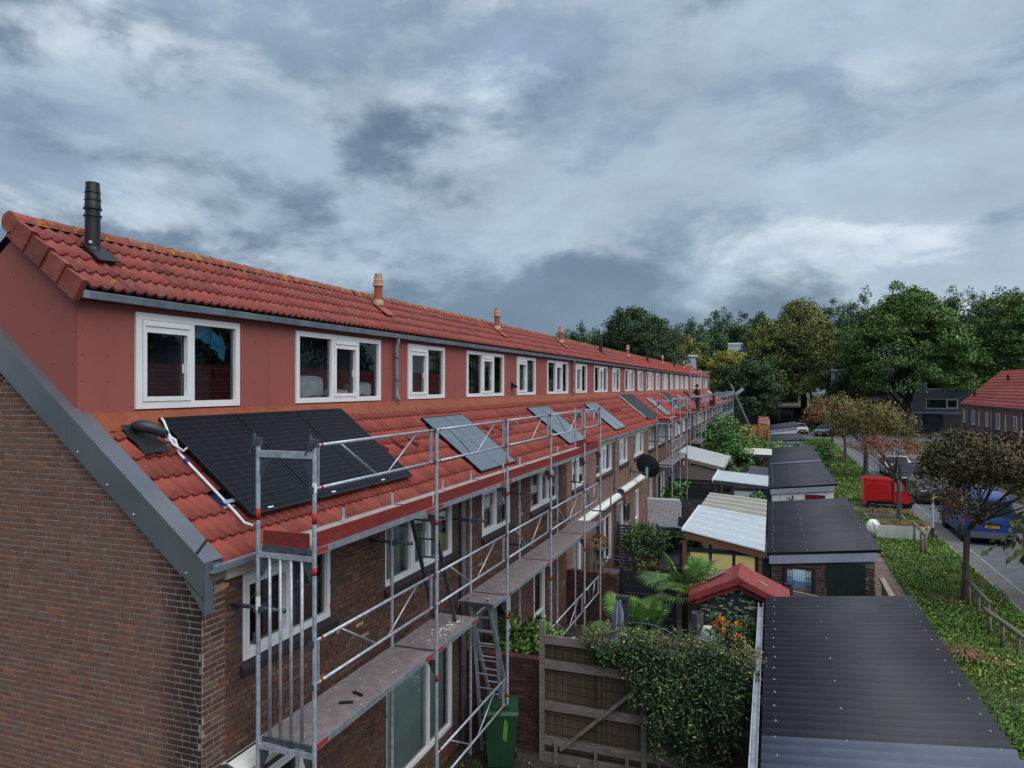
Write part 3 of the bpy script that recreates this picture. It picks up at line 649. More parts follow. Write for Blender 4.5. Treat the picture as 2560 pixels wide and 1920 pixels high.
        b = MB(); zz = lo_z(-5.32)+.10; b.box((-5.325, ya-.1, zz-.52), (-5.318, ya+.02, zz)); b.prism([(-5.32, ya-.1, zz-.36), (-5.32, ya-.1, zz-.52), (-5.62, ya-.1, zz-.12)], (0,.008,0)); b.build('trim_end', GREYTRIM, H)
        for x in (-5.55, -6.25, -6.62, -7.05): MB().lathe((x, ya-.1, lo_z(x)-.19), [(.013,0),(.013,-.004),(.008,-.012)], 10, 'y').build('bolt', ALU, t1)
        for k in range(8): x = -5.5-k*.22; MB().lathe((x, ya-.08, lo_z(x)+.113), [(.006,0),(.004,.005)], 6).build('rivet', SCREW, t1)
        MB().bar((-5.42, ya-.09, lo_z(-5.42)+.122), (-5.52, ya+.15, lo_z(-5.52)+.122), .02, .02).build('drip_bar', BLACKP, t1)
        b = MB(); b.quad((XF+.0035, ya, 1.9), (XF+.0035, ya+.33, 1.9), (XF+.0035, ya+.33, 4.84), (XF+.0035, ya, 4.84)); b.build('corner_mortar', MORTAR, H)
# far end gable of the terrace
ye = Y0+NH*PW
# ---------------------------------------------------------------- solar panels and collectors on the lower roof
def cells_mat(name, c1, c2, line, nx, ny, rough=.25, spec=.5):
    m = bpy.data.materials.new(name); m.use_nodes = True; t = m.node_tree; b = t.nodes['Principled BSDF']; nn = t.nodes.new; l = t.links.new
    b.inputs['Roughness'].default_value = rough; b.inputs['Specular IOR Level'].default_value = spec
    tc_ = nn('ShaderNodeTexCoord'); br = nn('ShaderNodeTexBrick'); l(tc_.outputs['UV'], br.inputs['Vector']); br.offset = 0
    br.inputs['Scale'].default_value = 1; br.inputs['Brick Width'].default_value = 1/nx; br.inputs['Row Height'].default_value = 1/ny; br.inputs['Mortar Size'].default_value = .0035
    br.inputs['Color1'].default_value = (*c1, 1); br.inputs['Color2'].default_value = (*c2, 1); br.inputs['Mortar'].default_value = (*line, 1)
    l(br.outputs[0], b.inputs['Base Color']); return m
PV = cells_mat('pv_cells', S(20,21,30), S(18,19,27), S(40,42,54), 6, 20, rough=.4, spec=.12)
COL = cells_mat('collector_glass', S(92,104,114,1.1), S(84,96,108,1.1), S(70,82,92,1.1), 9, 10, rough=.2)
COLB = cells_mat('collector_dark', S(58,66,74), S(50,58,68), S(88,98,108), 3, 1, rough=.25)
PVF = pm('pv_frame', S(24,24,30), S(20,20,24), rough=.35, metal=.3, spec=.5)
def roof_pt(x, y, lift): c, s = math.cos(SL), math.sin(SL); return Vector((x+s*lift*0, y, lo_z(x)+lift/c))
def solar(y0, y1, x0, x1, lift, face, label, group, name='solar_module', mid=0, th=.04):
    p = [roof_pt(x0, y0, lift), roof_pt(x0, y1, lift), roof_pt(x1, y1, lift), roof_pt(x1, y0, lift)]
    nrm = Vector((math.sin(SL), 0, math.cos(SL))); Rt = empty(name, (p[0]+p[2])/2-nrm*th); tag(Rt, label, 'solar panel' if name == 'solar_module' else 'solar collector', group)
    b = MB(); i = [q+nrm*0 for q in p]; cy = (p[1]-p[0]).normalized(); cx = (p[3]-p[0]).normalized(); f = .022
    inner = [p[0]+cy*f+cx*f, p[1]-cy*f+cx*f, p[2]-cy*f-cx*f, p[3]+cy*f-cx*f]
    for k in range(4):
        q = (k+1) % 4; b.prism([p[k]-nrm*th, p[q]-nrm*th, inner[q]-nrm*th, inner[k]-nrm*th], nrm*(th+.003))
    b.build('frame', PVF, Rt)
    b = MB(); b.quad(inner[0], inner[3], inner[2], inner[1]); o = b.build('glass', face, Rt)
    uv = o.data.uv_layers.new(name='UVMap'); 
    for li, c_ in enumerate([(0,0),(0,1),(1,1),(1,0)]): uv.data[li].uv = c_
    if mid:
        for k in range(1, mid): q0 = p[0].lerp(p[1], k/mid); q1 = p[3].lerp(p[2], k/mid); MB().bar(q0+nrm*.002+cx*.03, q1+nrm*.002-cx*.03, .03, .008, up=nrm).build('divider', pm('divider_grey', S(110,120,130,1.1), rough=.4, metal=.3), Rt)
    b = MB(); b.bar(roof_pt(x0-(x0-x1)*.2, y0+.1, lift-.07), roof_pt(x0-(x0-x1)*.2, y1-.1, lift-.07), .04); b.build('rail', ALU, Rt); b = MB(); b.bar(roof_pt(x0-(x0-x1)*.8, y0+.1, lift-.07), roof_pt(x0-(x0-x1)*.8, y1-.1, lift-.07), .04); b.build('rail', ALU, Rt)
    if name == 'solar_module': q = p[3].lerp(p[2], .25)-cx*.05; MB().bar(q+nrm*.004, q+cy*.09+nrm*.004, .02, .003, up=nrm).build('label_plate', STICKER, Rt)
    return Rt
for k, (a, c, lb) in enumerate([(6.60, 7.86, 'black solar panel nearest the gable, beside the white conduit'), (7.89, 9.18, 'middle one of the three black solar panels on the near roof'), (9.21, 10.46, 'rightmost of the three black solar panels on the near roof')]):
    solar(a, c, -6.96, -5.57, .165, PV, lb, 'black solar panels on the near roof')
g_ = 'solar collectors along the terrace roof'
solar(12.95, 15.0, -6.70, -5.37, .12, COL, 'grey two-pane solar collector behind the nearest scaffold, the larger and nearer', g_, 'solar_collector', 2)
solar(19.65, 21.7, -6.72, -5.42, .12, COL, 'grey solar collector beyond the second scaffold bay, seen through the guardrail', g_, 'solar_collector', 2)
solar(26.2, 28.2, -6.68, -5.45, .12, COL, 'grey solar collector just beyond the end of the nearest scaffold', g_, 'solar_collector', 2)
for k in range(3): solar(33.9+k*1.2, 35.07+k*1.2, -6.95, -5.5, .15, COLB if k < 0 else PV, ['left', 'middle', 'right'][k]+' panel of the black solar trio with white pipe in mid row', 'black solar trio in mid row')
solar(40.0, 41.9, -6.7, -5.45, .12, COL, 'grey solar collector behind the second scaffold', g_, 'solar_collector', 2)
for k in range(3): solar(47.0+k*1.2, 48.17+k*1.2, -6.95, -5.5, .15, PV, ['left', 'middle', 'right'][k]+' panel of the far black solar trio before the third scaffold', 'far black solar trio')
solar(53.4, 55.3, -6.7, -5.45, .12, COL, 'farthest grey solar collector behind the third scaffold', g_, 'solar_collector', 2)
for k in range(2): solar(60.6+k*1.2, 61.77+k*1.2, -6.95, -5.5, .15, PV, ['left', 'right'][k]+' black solar panel behind the upright worker', 'black solar pair behind the worker')
WHITEPIPE = pm('white_pipe', S(205,210,215,1.2), S(180,186,194,1.2), ns=20, rough=.4)
for y, lb in ((33.75, 'white pipe run beside the black solar trio in mid row'), (46.85, 'white pipe run beside the far black solar trio')):
    b = MB(); b.tube([roof_pt(-6.9, y, .14), roof_pt(-6.6, y-.1, .18), roof_pt(-6.4, y, .14), roof_pt(-5.6, y, .14)], .02, 6); tag(b.build('conduit', WHITEPIPE), lb, 'pipe')
# vent bonnet and conduit beside the first panel
V_ = empty('roof_vent', roof_pt(-6.85, 6.28, .08)); tag(V_, 'black plastic roof vent with cables beside the grey verge trim', 'vent')
p = roof_pt(-6.82, 6.22, .1); c, s = math.cos(SL), math.sin(SL); u = Vector((-c,0,s)); nn_ = Vector((s,0,c)); yy = Vector((0,1,0))
b = MB()
for k in range(7):
    for j in range(5):
        f = lambda a, e: p+u*(.2-a*.5/7)+yy*(-.16+e*.36/5)+nn_*(.012*math.sin(a*1.7+e))
        b.quad(f(k,j), f(k+1,j), f(k+1,j+1), f(k,j+1))
b.build('skirt', BLACKP, V_, smooth=True)
b = MB(); b.tube([p+u*.16+nn_*.02, p+u*.08+nn_*.09, p-u*.02+nn_*.13+yy*.06, p-u*.08+nn_*.12+yy*.14, p-u*.12+nn_*.1+yy*.2], [.05,.075,.07,.058,.05], 12); b.build('bonnet', pm('vent_grey', S(52,56,66), S(44,48,56), rough=.4, spec=.5), V_, smooth=True)
q = p-u*.12+nn_*.1+yy*.2
K_ = empty('conduit', q); tag(K_, 'white conduit running down beside the near black solar panel', 'conduit')
end = roof_pt(-5.52, 6.55, .11)
b = MB(); b.tube([q, q-u*.1+yy*.06, roof_pt(-6.55, 6.50, .1), roof_pt(-6.42, 6.50, .1), roof_pt(-5.72, 6.50, .1), roof_pt(-5.6, 6.50, .09), end], .016, 8); b.build('pipe', WHITEPIPE, K_, smooth=True)
b = MB(); b.tube([q+yy*.01, q-u*.14+yy*.02-nn_*.03, q-u*.25+yy*.09-nn_*.05, q-u*.2+yy*.2-nn_*.05], .015, 8); b.build('pipe', WHITEPIPE, K_, smooth=True)
b = MB(); b.tube([roof_pt(-6.9,6.58,.2), roof_pt(-6.82,6.54,.22), roof_pt(-6.72,6.52,.16), roof_pt(-6.62,6.55,.12)], .015, 8); b.build('pipe', WHITEPIPE, K_, smooth=True)
MB().tube([roof_pt(-6.46,6.50,.1), roof_pt(-6.41,6.50,.1)], .021, 10).build('sleeve', pm('blue_sleeve', S(36,66,140), rough=.5), K_)
for x in (-6.72, -5.85):
    q2 = roof_pt(x, 6.5, .1); MB().bar(q2-yy*.06+nn_*.02, q2+yy*.12+nn_*.02, .05, .012, up=nn_).build('clip', ALU, K_); MB().bar(q2-yy*.06-nn_*.03-u*.04, q2+yy*.12-nn_*.03-u*.04, .03, .02, up=nn_).build('clip', ALU, K_)

# ---------------------------------------------------------------- scaffolds
XO, XI = -4.35, -5.05; PR = .0245
def post(S_, x, y, z0, z1, marks=()):
    b = MB(); b.tube([(x,y,z0), (x,y,z1)], PR, 10); o = b.build('post', GALV, S_, smooth=True); o.data.set_sharp_from_angle(angle=R(50))
    for (a, c) in marks: MB().tube([(x,y,a), (x,y,c)], PR+.0012, 10).build('red_band', REDP, o, smooth=True)
    return o
def gusset(S_, x, y, z, sx):
    b = MB(); b.prism([(x, y, z), (x+sx*.11, y, z), (x+sx*.11, y, z-.045), (x+sx*.03, y, z-.20), (x, y, z-.20)], (0,.006,0)); b.build('gusset', GALVD, S_)
def truss(S_, ya, yb, x, z0, z1, detail=True):
    """guardrail frame: two rails, end uprights and a V of braces"""
    T = empty('guardrail', (x, (ya+yb)/2, z0), S_); a, c = ya+.04, yb-.04; r = .0185; xx = x-.035
    n = 8 if detail else 5
    for z in (z0, z1):
        b = MB(); b.tube([(xx,a,z), (xx,c,z)], r, n); o = b.build('rail', GALV, T, smooth=True)
    if detail:
        for z in (z0, z1):
            for k in (a+.1, c-.16): MB().tube([(xx,k,z), (xx,k+.045,z)], r+.001, n).build('red_band', REDP, T, smooth=True)
    for y in (a+.06, c-.06): MB().bar((xx,y,z0), (xx,y,z1), .03, .025, up=(0,1,0)).build('upright', GALV, T)
    m = (ya+yb)/2
    for y, q in ((a+.45, m-.12), (c-.45, m+.12)): MB().tube([(xx,y,z1), (xx,q,z0)], .012, 6).build('brace', ALU, T, smooth=True)
def deck(S_, ya, yb, z, mt, tabs=True, splash=0):
    D = empty('deck', ((XO+XI)/2, (ya+yb)/2, z), S_); xa, xb = XI+.03, XO-.03
    MB().box((xa+.012, ya+.03, z-.02), (xb-.012, yb-.03, z)).build('board', mt, D)
    for x in (xa, xb): MB().box((x-.012, ya+.01, z-.062), (x+.012, yb-.01, z+.006)).build('side_rail', ALU, D)
    for y in (ya+.02, yb-.02): MB().box((xa+.0125, y-.012, z-.05), (xb-.0125, y+.012, z+.002)).build('end_rail', GALVD, D)
    if tabs:
        for a in (ya+.02, yb-.28): MB().box((xb+.0121, a, z-.05), (xb+.0135, a+.24, z+.0)).build('red_tab', REDP, D)
    if splash:
        rng = random.Random(splash); b = MB()
        for _ in range(55):
            x, y, r_ = rng.uniform(xa+.04, xb-.04), rng.uniform(ya+.1, yb-.1), abs(rng.gauss(0, .004))+.002
            b.quad(*[(x+r_*math.cos(t)*rng.uniform(.6,1.3), y+r_*1.4*math.sin(t), z+.0015) for t in [k*math.pi/3 for k in range(6)]])
        if splash > 2:
            for cx, cy, n in ((xa+.42, ya+.9, 60), (xa+.5, ya+2.1, 40)):
                for _ in range(n):
                    x, y, r_ = rng.gauss(cx, .09), rng.gauss(cy, .25), abs(rng.gauss(0, .009))+.003
                    if xa+.03 < x < xb-.03 and ya+.05 < y < yb-.05: b.quad(*[(x+r_*math.cos(t)*rng.uniform(.6,1.3), y+r_*1.8*math.sin(t), z+.0016) for t in [k*math.pi/3 for k in range(6)]])
        struct(b.build('paint_splashes', SPLAT, D), 'stuff')
    return D
def toe(S_, p, q, z, nrm):
    b = MB(); p = Vector(p); q = Vector(q); b.bar(p+Vector((0,0,z+.085)), q+Vector((0,0,z+.085)), .028, .15); b.build('toe_board', TOE, S_)
def ladder(S_, p, q, w, n, mt=ALU, wdir=(1,0,0)):
    T = empty('ladder', p, S_); p = Vector(p); q = Vector(q); wd = Vector(wdir)*w/2
    for s in (-1, 1): MB().bar(p+wd*s, q+wd*s, .025, .06, up=wdir).build('stile', mt, T)
    for k in range(n): m = p.lerp(q, (k+.6)/n); MB().tube([m-wd, m+wd], .014, 6).build('rung', mt, T)
def tie(S_, y, z, x0=XF+.02, x1=-4.75):
    T = empty('wall_tie', (XI, y, z), S_); MB().tube([(x0, y+.05, z), (x1, y+.05, z)], .024, 8).build('tie_tube', GALVD, T, smooth=True)
    MB().box((XI-.045, y-.02, z-.035), (XI+.045, y+.085, z+.035)).build('coupler', GALVD, T)
def frame(S_, y, z0, zd, gus=True):
    """transom pair under a deck with gussets"""
    MB().box((XI, y-.02, zd-.115), (XO, y+.02, zd-.065)).build('transom', GALV, S_)
    if gus: gusset(S_, XI+PR, y-.003, zd-.118, 1); gusset(S_, XO-PR, y-.003, zd-.118, -1)
def scaffold(label, Ys, levels, top_rail=True, z_top=6.1, red=True, end=True, detail=True, g='scaffolds along the terrace', lowrail=(), toe_on=(5.03,)):
    S_ = empty('scaffold', (XO, Ys[0], 0)); tag(S_, label, 'scaffold', g)
    for k, y in enumerate(Ys):
        mk = [(5.30, 5.42), (2.62, 2.72), (4.78, 4.86), (1.25, 1.33)] if red else []
        for x in (XI, XO):
            post(S_, x, y, .12, z_top if (x == XO or k in (0, len(Ys)-1)) else levels[-1]+.15, mk if (x == XO and k % 2 == 0) else mk[1:3] if x == XO else mk[:1] if k == 0 else [])
            MB().box((x-.075, y-.075, .001), (x+.075, y+.075, .012)).build('base_plate', GALVD, S_); MB().tube([(x,y,.012), (x,y,.3)], .018, 8).build('base_jack', GALVD, S_)
        for zd in levels: frame(S_, y, 0, zd, detail)
    for k in range(len(Ys)-1):
        a, c = Ys[k], Ys[k+1]
        for j, zd in enumerate(levels):
            if detail and j == 0 and k == 1 and len(Ys) > 4: deck(S_, a, a+1.55, zd, PLY, splash=3); deck(S_, a+2.2, c, zd, PLY, tabs=False)
            else: deck(S_, a, c, zd, PLYL if j == len(levels)-1 else PLY, splash=(2 if k == 0 and j == 0 else 1) if (detail and j == 0) else 0)
            truss(S_, a, c, XO, zd+.62, zd+1.06, detail)
            if zd in toe_on: toe(S_, (XO-.05, a+.05, 0), (XO-.05, c-.05, 0), zd, 0)
    for k in lowrail: truss(S_, Ys[k], Ys[k+1], XO, 1.13, 1.57, detail)
    for y in (Ys[0], Ys[-1]):
        if end:
            for zd in toe_on: toe(S_, (XI+.05, y+(.03 if y == Ys[0] else -.03), 0), (XO-.09, y+(.03 if y == Ys[0] else -.03), 0), zd, 0)
            MB().box((XI, y-.02, 5.96), (XO, y+.02, 6.03)).build('end_transom', GALV, S_)
            if detail: gusset(S_, XI+PR, y-.003, 5.955, 1); gusset(S_, XO-PR, y-.003, 5.955, -1)
    return S_
S1Y = [6.07, 8.86, 11.66, 14.28, 17.13, 18.85]
S1 = scaffold('nearest long scaffold with grey decks and red toe boards in front of the near houses', S1Y, (3.03, 5.03), lowrail=(1, 3, 4))
for k in range(4): x = XI+.15+k*.133; MB().tube([(x, 6.07, 3.05), (x, 6.07, 4.93)], .0175, 8).build('baluster', GALV, S1, smooth=True)
for x in (XI, XO):
    B = empty('coupler', (x, 6.07, 6.08), S1); MB().box((x-.04, 6.03, 6.08), (x+.03, 6.11, 6.16)).build('jaw', GALVD, B); MB().lathe((x-.03, 6.05, 6.16), [(.018,0),(.018,.03),(.01,.035),(.01,.06)], 8).build('bolt', GALVD, B); MB().bar((x-.05,6.07,6.1), (x-.1,6.05,6.0), .03, .015).build('wedge', GALVD, B)
    MB().box((x-.035, 6.03, 4.0), (x-.02, 6.1, 4.12)).build('clip', GALVD, S1)
MB().tube([(XI,6.07,4.36),(XI,6.07,4.5)], PR+.0013, 10).build('sticker', STICKER, S1)
MB().tube([(XO,6.07,5.62),(XO,6.07,5.72)], PR+.0013, 10).build('sticker', STICKER, S1)
for y in S1Y:
    for z in (3.65, 4.09, 5.65, 6.09): b = MB().box((XO-.05, y-.035, z-.03), (XO+.012, y-.0255, z+.03)).box((XO-.055, y-.03, z-.012), (XO-.0255, y+.03, z+.012)); struct(b.build('coupler', GALVD, S1), 'stuff')
for y, z in ((6.07, 4.36), (8.86, 4.48), (11.66, 4.3), (14.28, 4.4), (14.28, 3.3), (17.13, 3.35)): tie(S1, y, z)
ladder(S1, (-4.82, 10.1, 3.03), (-4.82, 9.3, 4.85), .36, 6, GALVD); ladder(S1, (-4.75, 12.0, .05), (-4.75, 11.5, 3.0), .42, 11, ALU); ladder(S1, (-4.7, 12.35, .6), (-4.7, 11.15, 3.1), .36, 9, GALV)
b = MB(); b.tube([(-4.62, 18.2, 4.0), (-4.55, 18.2, 3.4), (-4.0, 18.2, 3.4)], .02, 6)
G1 = empty('gate_bar', (-4.6, 18.4, 3.6), S1); MB().tube([(XI,18.4,4.15),(-4.6,18.4,4.1),(-4.55,18.4,3.45),(-4.45,18.4,3.4),(-4.05,18.42,3.4),(-3.98,18.44,3.5),(-3.98,18.5,3.95)], .02, 8).build('loop', GALVD, G1, smooth=True)
for (yy_, ang) in ((7.05, .5), (7.3, -.35)):
    b = MB(); b.bar((-4.62-.08*math.cos(ang), yy_-.08*math.sin(ang)+.0, 3.042), (-4.62+.08*math.cos(ang), yy_+.08*math.sin(ang), 3.042), .035, .02); tag(b.build('plastic_strip', BLACKP), ['short black plastic strip lying flat across the lower deck', 'thin black plastic strip near the edge of the lower deck'][ang < 0], 'strip')
MB().box((-4.86, 12.9-1.2, 3.037), (-4.6, 12.9-1.05, 3.038))
for k, y in enumerate((8.86-1.4, 11.66-1.4, 14.28-1.3)): MB().tube([(XI+.12, y, 5.04), (XI+.12, y, 5.2)], .02, 8).build('deck_pin', GALV, S1)
S2Y = [33.6, 36.7, 39.8]; S2 = scaffold('second scaffold, two bays wide, standing beyond the satellite dish', S2Y, (3.03, 5.03)); tie(S2, 33.6, 4.1); tie(S2, 36.7, 4.1); ladder(S2, (-4.8, 36.6, .05), (-4.8, 36.0, 3.0), .36, 9, ALU); ladder(S2, (-4.8, 38.2, 3.05), (-4.8, 37.6, 4.95), .36, 6, ALU)
S3Y = [48.3, 51.2, 54.1]; S3 = scaffold('third scaffold with an extra top rail, where the dark-clothed worker stands', S3Y, (3.03, 5.03), z_top=7.75)
for z in (7.2, 7.65): MB().tube([(XO, 48.3, z), (XO, 54.1, z)], .02, 6).build('rail', GALV, S3)
for z in (6.03, 7.2, 7.65): MB().tube([(XI, 48.3, z), (XO, 48.3, z)], .02, 6).build('rail', GALV, S3)
ladder(S3, (-4.8, 51.6, .05), (-4.8, 51.0, 3.0), .36, 9, ALU); ladder(S3, (-4.8, 49.6, 3.05), (-4.8, 49.2, 4.95), .36, 6, ALU); tie(S3, 48.3, 4.1)
S4Y = [60.6+2.95*k for k in range(11)]; S4 = scaffold('long far scaffold of many bays at the end of the terrace', S4Y, (3.03, 5.03), detail=False)

# ---------------------------------------------------------------- people (one continuous skinned body each)
def person(label, loc, rz, J, mats, hair, extra=None):
    """J: joint positions; body grown with a skin modifier"""
    names = list(J); V = [J[k][0] for k in names]; rad = [J[k][1] for k in names]; idx = {k: i for i, k in enumerate(names)}
    E_ = [(idx[J[k][2]], idx[k]) for k in names if J[k][2]]
    me = bpy.data.meshes.new('body'); me.from_pydata(V, E_, []); o = bpy.data.objects.new('tmp', me); C.objects.link(o)
    sk = o.modifiers.new('s', 'SKIN'); sub = o.modifiers.new('u', 'SUBSURF'); sub.levels = 2; sub.render_levels = 2
    for i, r_ in enumerate(rad): me.skin_vertices[0].data[i].radius = (r_, r_)
    me.skin_vertices[0].data[idx['pelvis']].use_root = True
    dg = bpy.context.evaluated_depsgraph_get(); nm = bpy.data.meshes.new_from_object(o.evaluated_get(dg)); bpy.data.objects.remove(o)
    P_ = empty('person', loc); P_.rotation_euler.z = rz; tag(P_, label, 'person')
    nm.materials.clear()
    for m in mats: nm.materials.append(m)
    pts = [(Vector(J[k][0]), J[k][3]) for k in names]
    for f in nm.polygons:
        f.material_index = min(pts, key=lambda q: (q[0]-f.center).length)[1]; f.use_smooth = True
    b_ = bpy.data.objects.new('body', nm); C.objects.link(b_); b_.parent = P_
    hd = Vector(J['head'][0])
    b = MB(); b.lathe((0,0,0), [(.02,.135),(.085,.115),(.118,.05),(.115,0),(.12,-.02)], 12); b.xf(Matrix.Translation(hd+Vector((0,-.01,.0)))); me2 = bpy.data.meshes.new('hair'); me2.from_pydata(b.v, [], b.f); me2.materials.append(hair); q = bpy.data.objects.new('hair' if extra is None else 'helmet', me2); C.objects.link(q); q.parent = P_
    return P_
SKIN = pm('skin', S(196,150,126), S(180,136,114), rough=.6); DARKC = pm('dark_cloth', S(34,36,44), S(26,28,34), ns=8, rough=.9); HAIR = pm('dark_hair', S(38,30,26), rough=.8); JEAN = pm('work_trousers', S(48,52,62), S(40,44,52), ns=6, rough=.9); HELM = pm('white_helmet', S(220,222,224,1.2), rough=.4); WJ = pm('white_sleeve', S(190,192,196,1.2), rough=.8)
stand = {'pelvis': ((0,0,.95),.15,None,1), 'chest': ((0,.02,1.28),.17,'pelvis',1), 'neck': ((0,.03,1.5),.065,'chest',0), 'head': ((0,.05,1.66),.095,'neck',0), 'top': ((0,.05,1.75),.08,'head',0),
  'shl': ((-.19,.02,1.42),.075,'chest',1), 'ell': ((-.26,.14,1.2),.055,'shl',1), 'hal': ((-.16,.34,1.34),.042,'ell',0), 'fil': ((-.13,.42,1.38),.03,'hal',0), 'shr': ((.19,.02,1.42),.075,'chest',1), 'elr': ((.27,.16,1.5),.055,'shr',1), 'har': ((.16,.3,1.66),.042,'elr',0), 'fir': ((.12,.36,1.72),.03,'har',0),
  'hil': ((-.1,0,.86),.11,'pelvis',2), 'knl': ((-.12,.03,.48),.075,'hil',2), 'anl': ((-.12,-.02,.09),.05,'knl',2), 'tol': ((-.13,.14,.05),.045,'anl',1), 'hir': ((.1,0,.86),.11,'pelvis',2), 'knr': ((.13,.04,.48),.075,'hir',2), 'anr': ((.13,-.02,.09),.05,'knr',2), 'tor': ((.14,.14,.05),.045,'anr',1)}
person('dark-clothed worker standing on the third scaffold with arms raised', (-4.72, 49.6, 5.035), R(70), stand, [SKIN, DARKC, JEAN], HAIR)
bend = {'pelvis': ((0,0,.9),.15,None,2), 'chest': ((0,.36,1.05),.16,'pelvis',1), 'neck': ((0,.52,1.1),.065,'chest',0), 'head': ((0,.66,1.12),.095,'neck',0), 'top': ((0,.74,1.14),.08,'head',0),
  'shl': ((-.19,.42,1.06),.07,'chest',3), 'ell': ((-.22,.55,.82),.055,'shl',3), 'hal': ((-.14,.7,.7),.042,'ell',0), 'fil': ((-.12,.78,.68),.03,'hal',0), 'shr': ((.19,.42,1.06),.07,'chest',3), 'elr': ((.22,.56,.82),.055,'shr',3), 'har': ((.14,.72,.7),.042,'elr',0), 'fir': ((.12,.8,.68),.03,'har',0),
  'hil': ((-.1,-.02,.82),.11,'pelvis',2), 'knl': ((-.12,.06,.46),.075,'hil',2), 'anl': ((-.12,-.04,.09),.05,'knl',2), 'tol': ((-.13,.12,.05),.045,'anl',1), 'hir': ((.1,-.02,.82),.11,'pelvis',2), 'knr': ((.13,.07,.46),.075,'hir',2), 'anr': ((.13,-.04,.09),.05,'knr',2), 'tor': ((.14,.12,.05),.045,'anr',1)}
person('worker in white helmet bending over the roof edge on the far scaffold', (-4.6, 63.4, 5.035), R(60), bend, [SKIN, DARKC, JEAN, WJ], HELM, True)
b = MB(); b.box((-5.0, 61.6, 5.035), (-4.5, 62.3, 5.4)); b.box((-4.9, 61.75, 5.4), (-4.6, 62.15, 5.5)); o = b.build('tool_bag', BLACKP); tag(o, 'black tool bag on the far scaffold deck beside the bending worker', 'bag')
# ladder lift leaning at the end of the terrace
T = empty('ladder_lift', (-1.7, 91, 0)); tag(T, 'grey ladder lift leaning against the far end of the terrace', 'ladder lift')
p, q = Vector((-1.75, 91, .1)), Vector((-4.75, 92, 6.9)); d = (q-p).normalized()
for s in (-.18, .18): MB().bar(p+Vector((0,s,0)), q+Vector((0,s,0)), .07, .14).build('rail', ALU, T)
for k in range(18): m = p.lerp(q, (k+.5)/18); MB().bar(m-Vector((0,.18,0)), m+Vector((0,.18,0)), .05, .05).build('rung', GALV, T)
MB().bar(q-d*1.4+Vector((.12,0,.1)), q-d*1.4+Vector((.9,0,.75)), .4, .06, up=(0,1,0)).build('platform', GALV, T); MB().bar(q-d*.3, q+Vector((-.5,0,.75)), .12, .12).build('head', GALVD, T)

# ---------------------------------------------------------------- awnings, satellite dish, lamps on the terrace front
AW = pm('awning_white', S(214,216,214,1.25), S(190,190,186,1.25), ns=5, rough=.5, stretch=(1,.3,3))
def awning(y0, y1, z, lb):
    A = empty('awning', (XF, (y0+y1)/2, z)); tag(A, lb, 'awning', 'white awning cassettes on the terrace')
    pr = [(0, .0), (.1, .03), (.2, .0), (.25, -.07), (.24, -.14), (.18, -.18), (.05, -.18), (0, -.15)]
    b = MB(); b.prism([(XF+.006+a, y0, z+c_) for a, c_ in pr], (0, y1-y0, 0)); b.build('cassette', AW, A)
    for y in (y0-.03, y1): b = MB(); b.prism([(XF+.006+a*1.03, y, z+c_*1.03) for a, c_ in pr], (0,.03,0)); b.build('end_cap', GALVD, A)
    MB().box((XF+.07, y0+.02, z+.0215), (XF+.1, y1-.02, z+.034)).build('strip', pm('awning_stripe', S(60,60,64), rough=.6), A); MB().box((XF+.252, y0+.01, z-.13), (XF+.275, y1-.01, z-.06)).build('front_bar', AW, A)
awning(5.95, 7.25, 2.72, 'white awning cassette low at the near corner under the lower scaffold deck')
awning(19.9, 25.9, 2.74, 'long white awning cassette on the third house beside the scaffold end')
awning(26.5, 31.9, 2.82, 'white awning cassette with dark stripe below the satellite dish')
DH = pm('dish_dark', S(40,44,50), S(32,36,42), ns=3, rough=.55)
D = empty('satellite_dish', (XF, 29.1, 3.15)); tag(D, 'big black satellite dish on a wall arm above the white awning', 'satellite dish')
cd = Vector((-4.75, 29.1, 3.43)); axis = Vector((.25, .93, .28)).normalized(); b = MB(); ring = []
b.lathe((0,0,0), [(.003,-.10),(.13,-.093),(.26,-.07),(.38,-.035),(.47,.002),(.5,.018),(.505,.022),(.495,.026),(.37,-.022),(.2,-.07),(.003,-.088)], 36)
b.xf(Matrix.Translation(cd) @ axis.to_track_quat('Z', 'Y').to_matrix().to_4x4()); smooth_angle(b.build('reflector', DH, D), 50)
MB().box((cd.x-.05, cd.y-.16, cd.z-.5), (cd.x+.04, cd.y-.09, cd.z-.02)).build('mast', GALV, D)
MB().tube([(XF, 29.1, 3.18), (XF+.3, 29.05, 3.18), (cd.x-.02, cd.y-.13, 3.18)], .025, 8).build('arm', GALVD, D); MB().box((XF, 29.0, 3.02), (XF+.02, 29.2, 3.34)).build('plate', GALVD, D)
for z in (3.25, 3.33): MB().box((cd.x-.1, cd.y-.12, z), (cd.x+.1, cd.y-.06, z+.03)).build('clamp', GALVD, D)
b = MB(); b.tube([(XF+.05, 29.0, 3.15), (XF+.1, 28.9, 2.95), (XF+.05, 28.7, 2.9), (XF+.03, 28.6, 2.5)], .012, 6); b.build('cable', pm('cable_cream', S(190,176,150), rough=.6), D)
L_ = empty('wall_lamp', (XF, 27.6, 2.2)); tag(L_, 'small caged wall lamp between the white awning and the patio window', 'lamp'); MB().lathe((XF+.1, 27.6, 2.1), [(.05,0),(.07,.03),(.07,.22),(.04,.27)], 10).build('lantern', pm('lamp_yellow', S(150,140,90), S(90,80,60), ns=20, rough=.5), L_); MB().box((XF, 27.57, 2.2), (XF+.05, 27.63, 2.26)).build('bracket', BLACKP, L_)
b = MB().box((XF+.003, 28.3, 1.3), (XF+.05, 28.75, 1.95)); tag(b.build('letter_box', BLACKP), 'flat black box on the brick wall below the wall lamp', 'box')
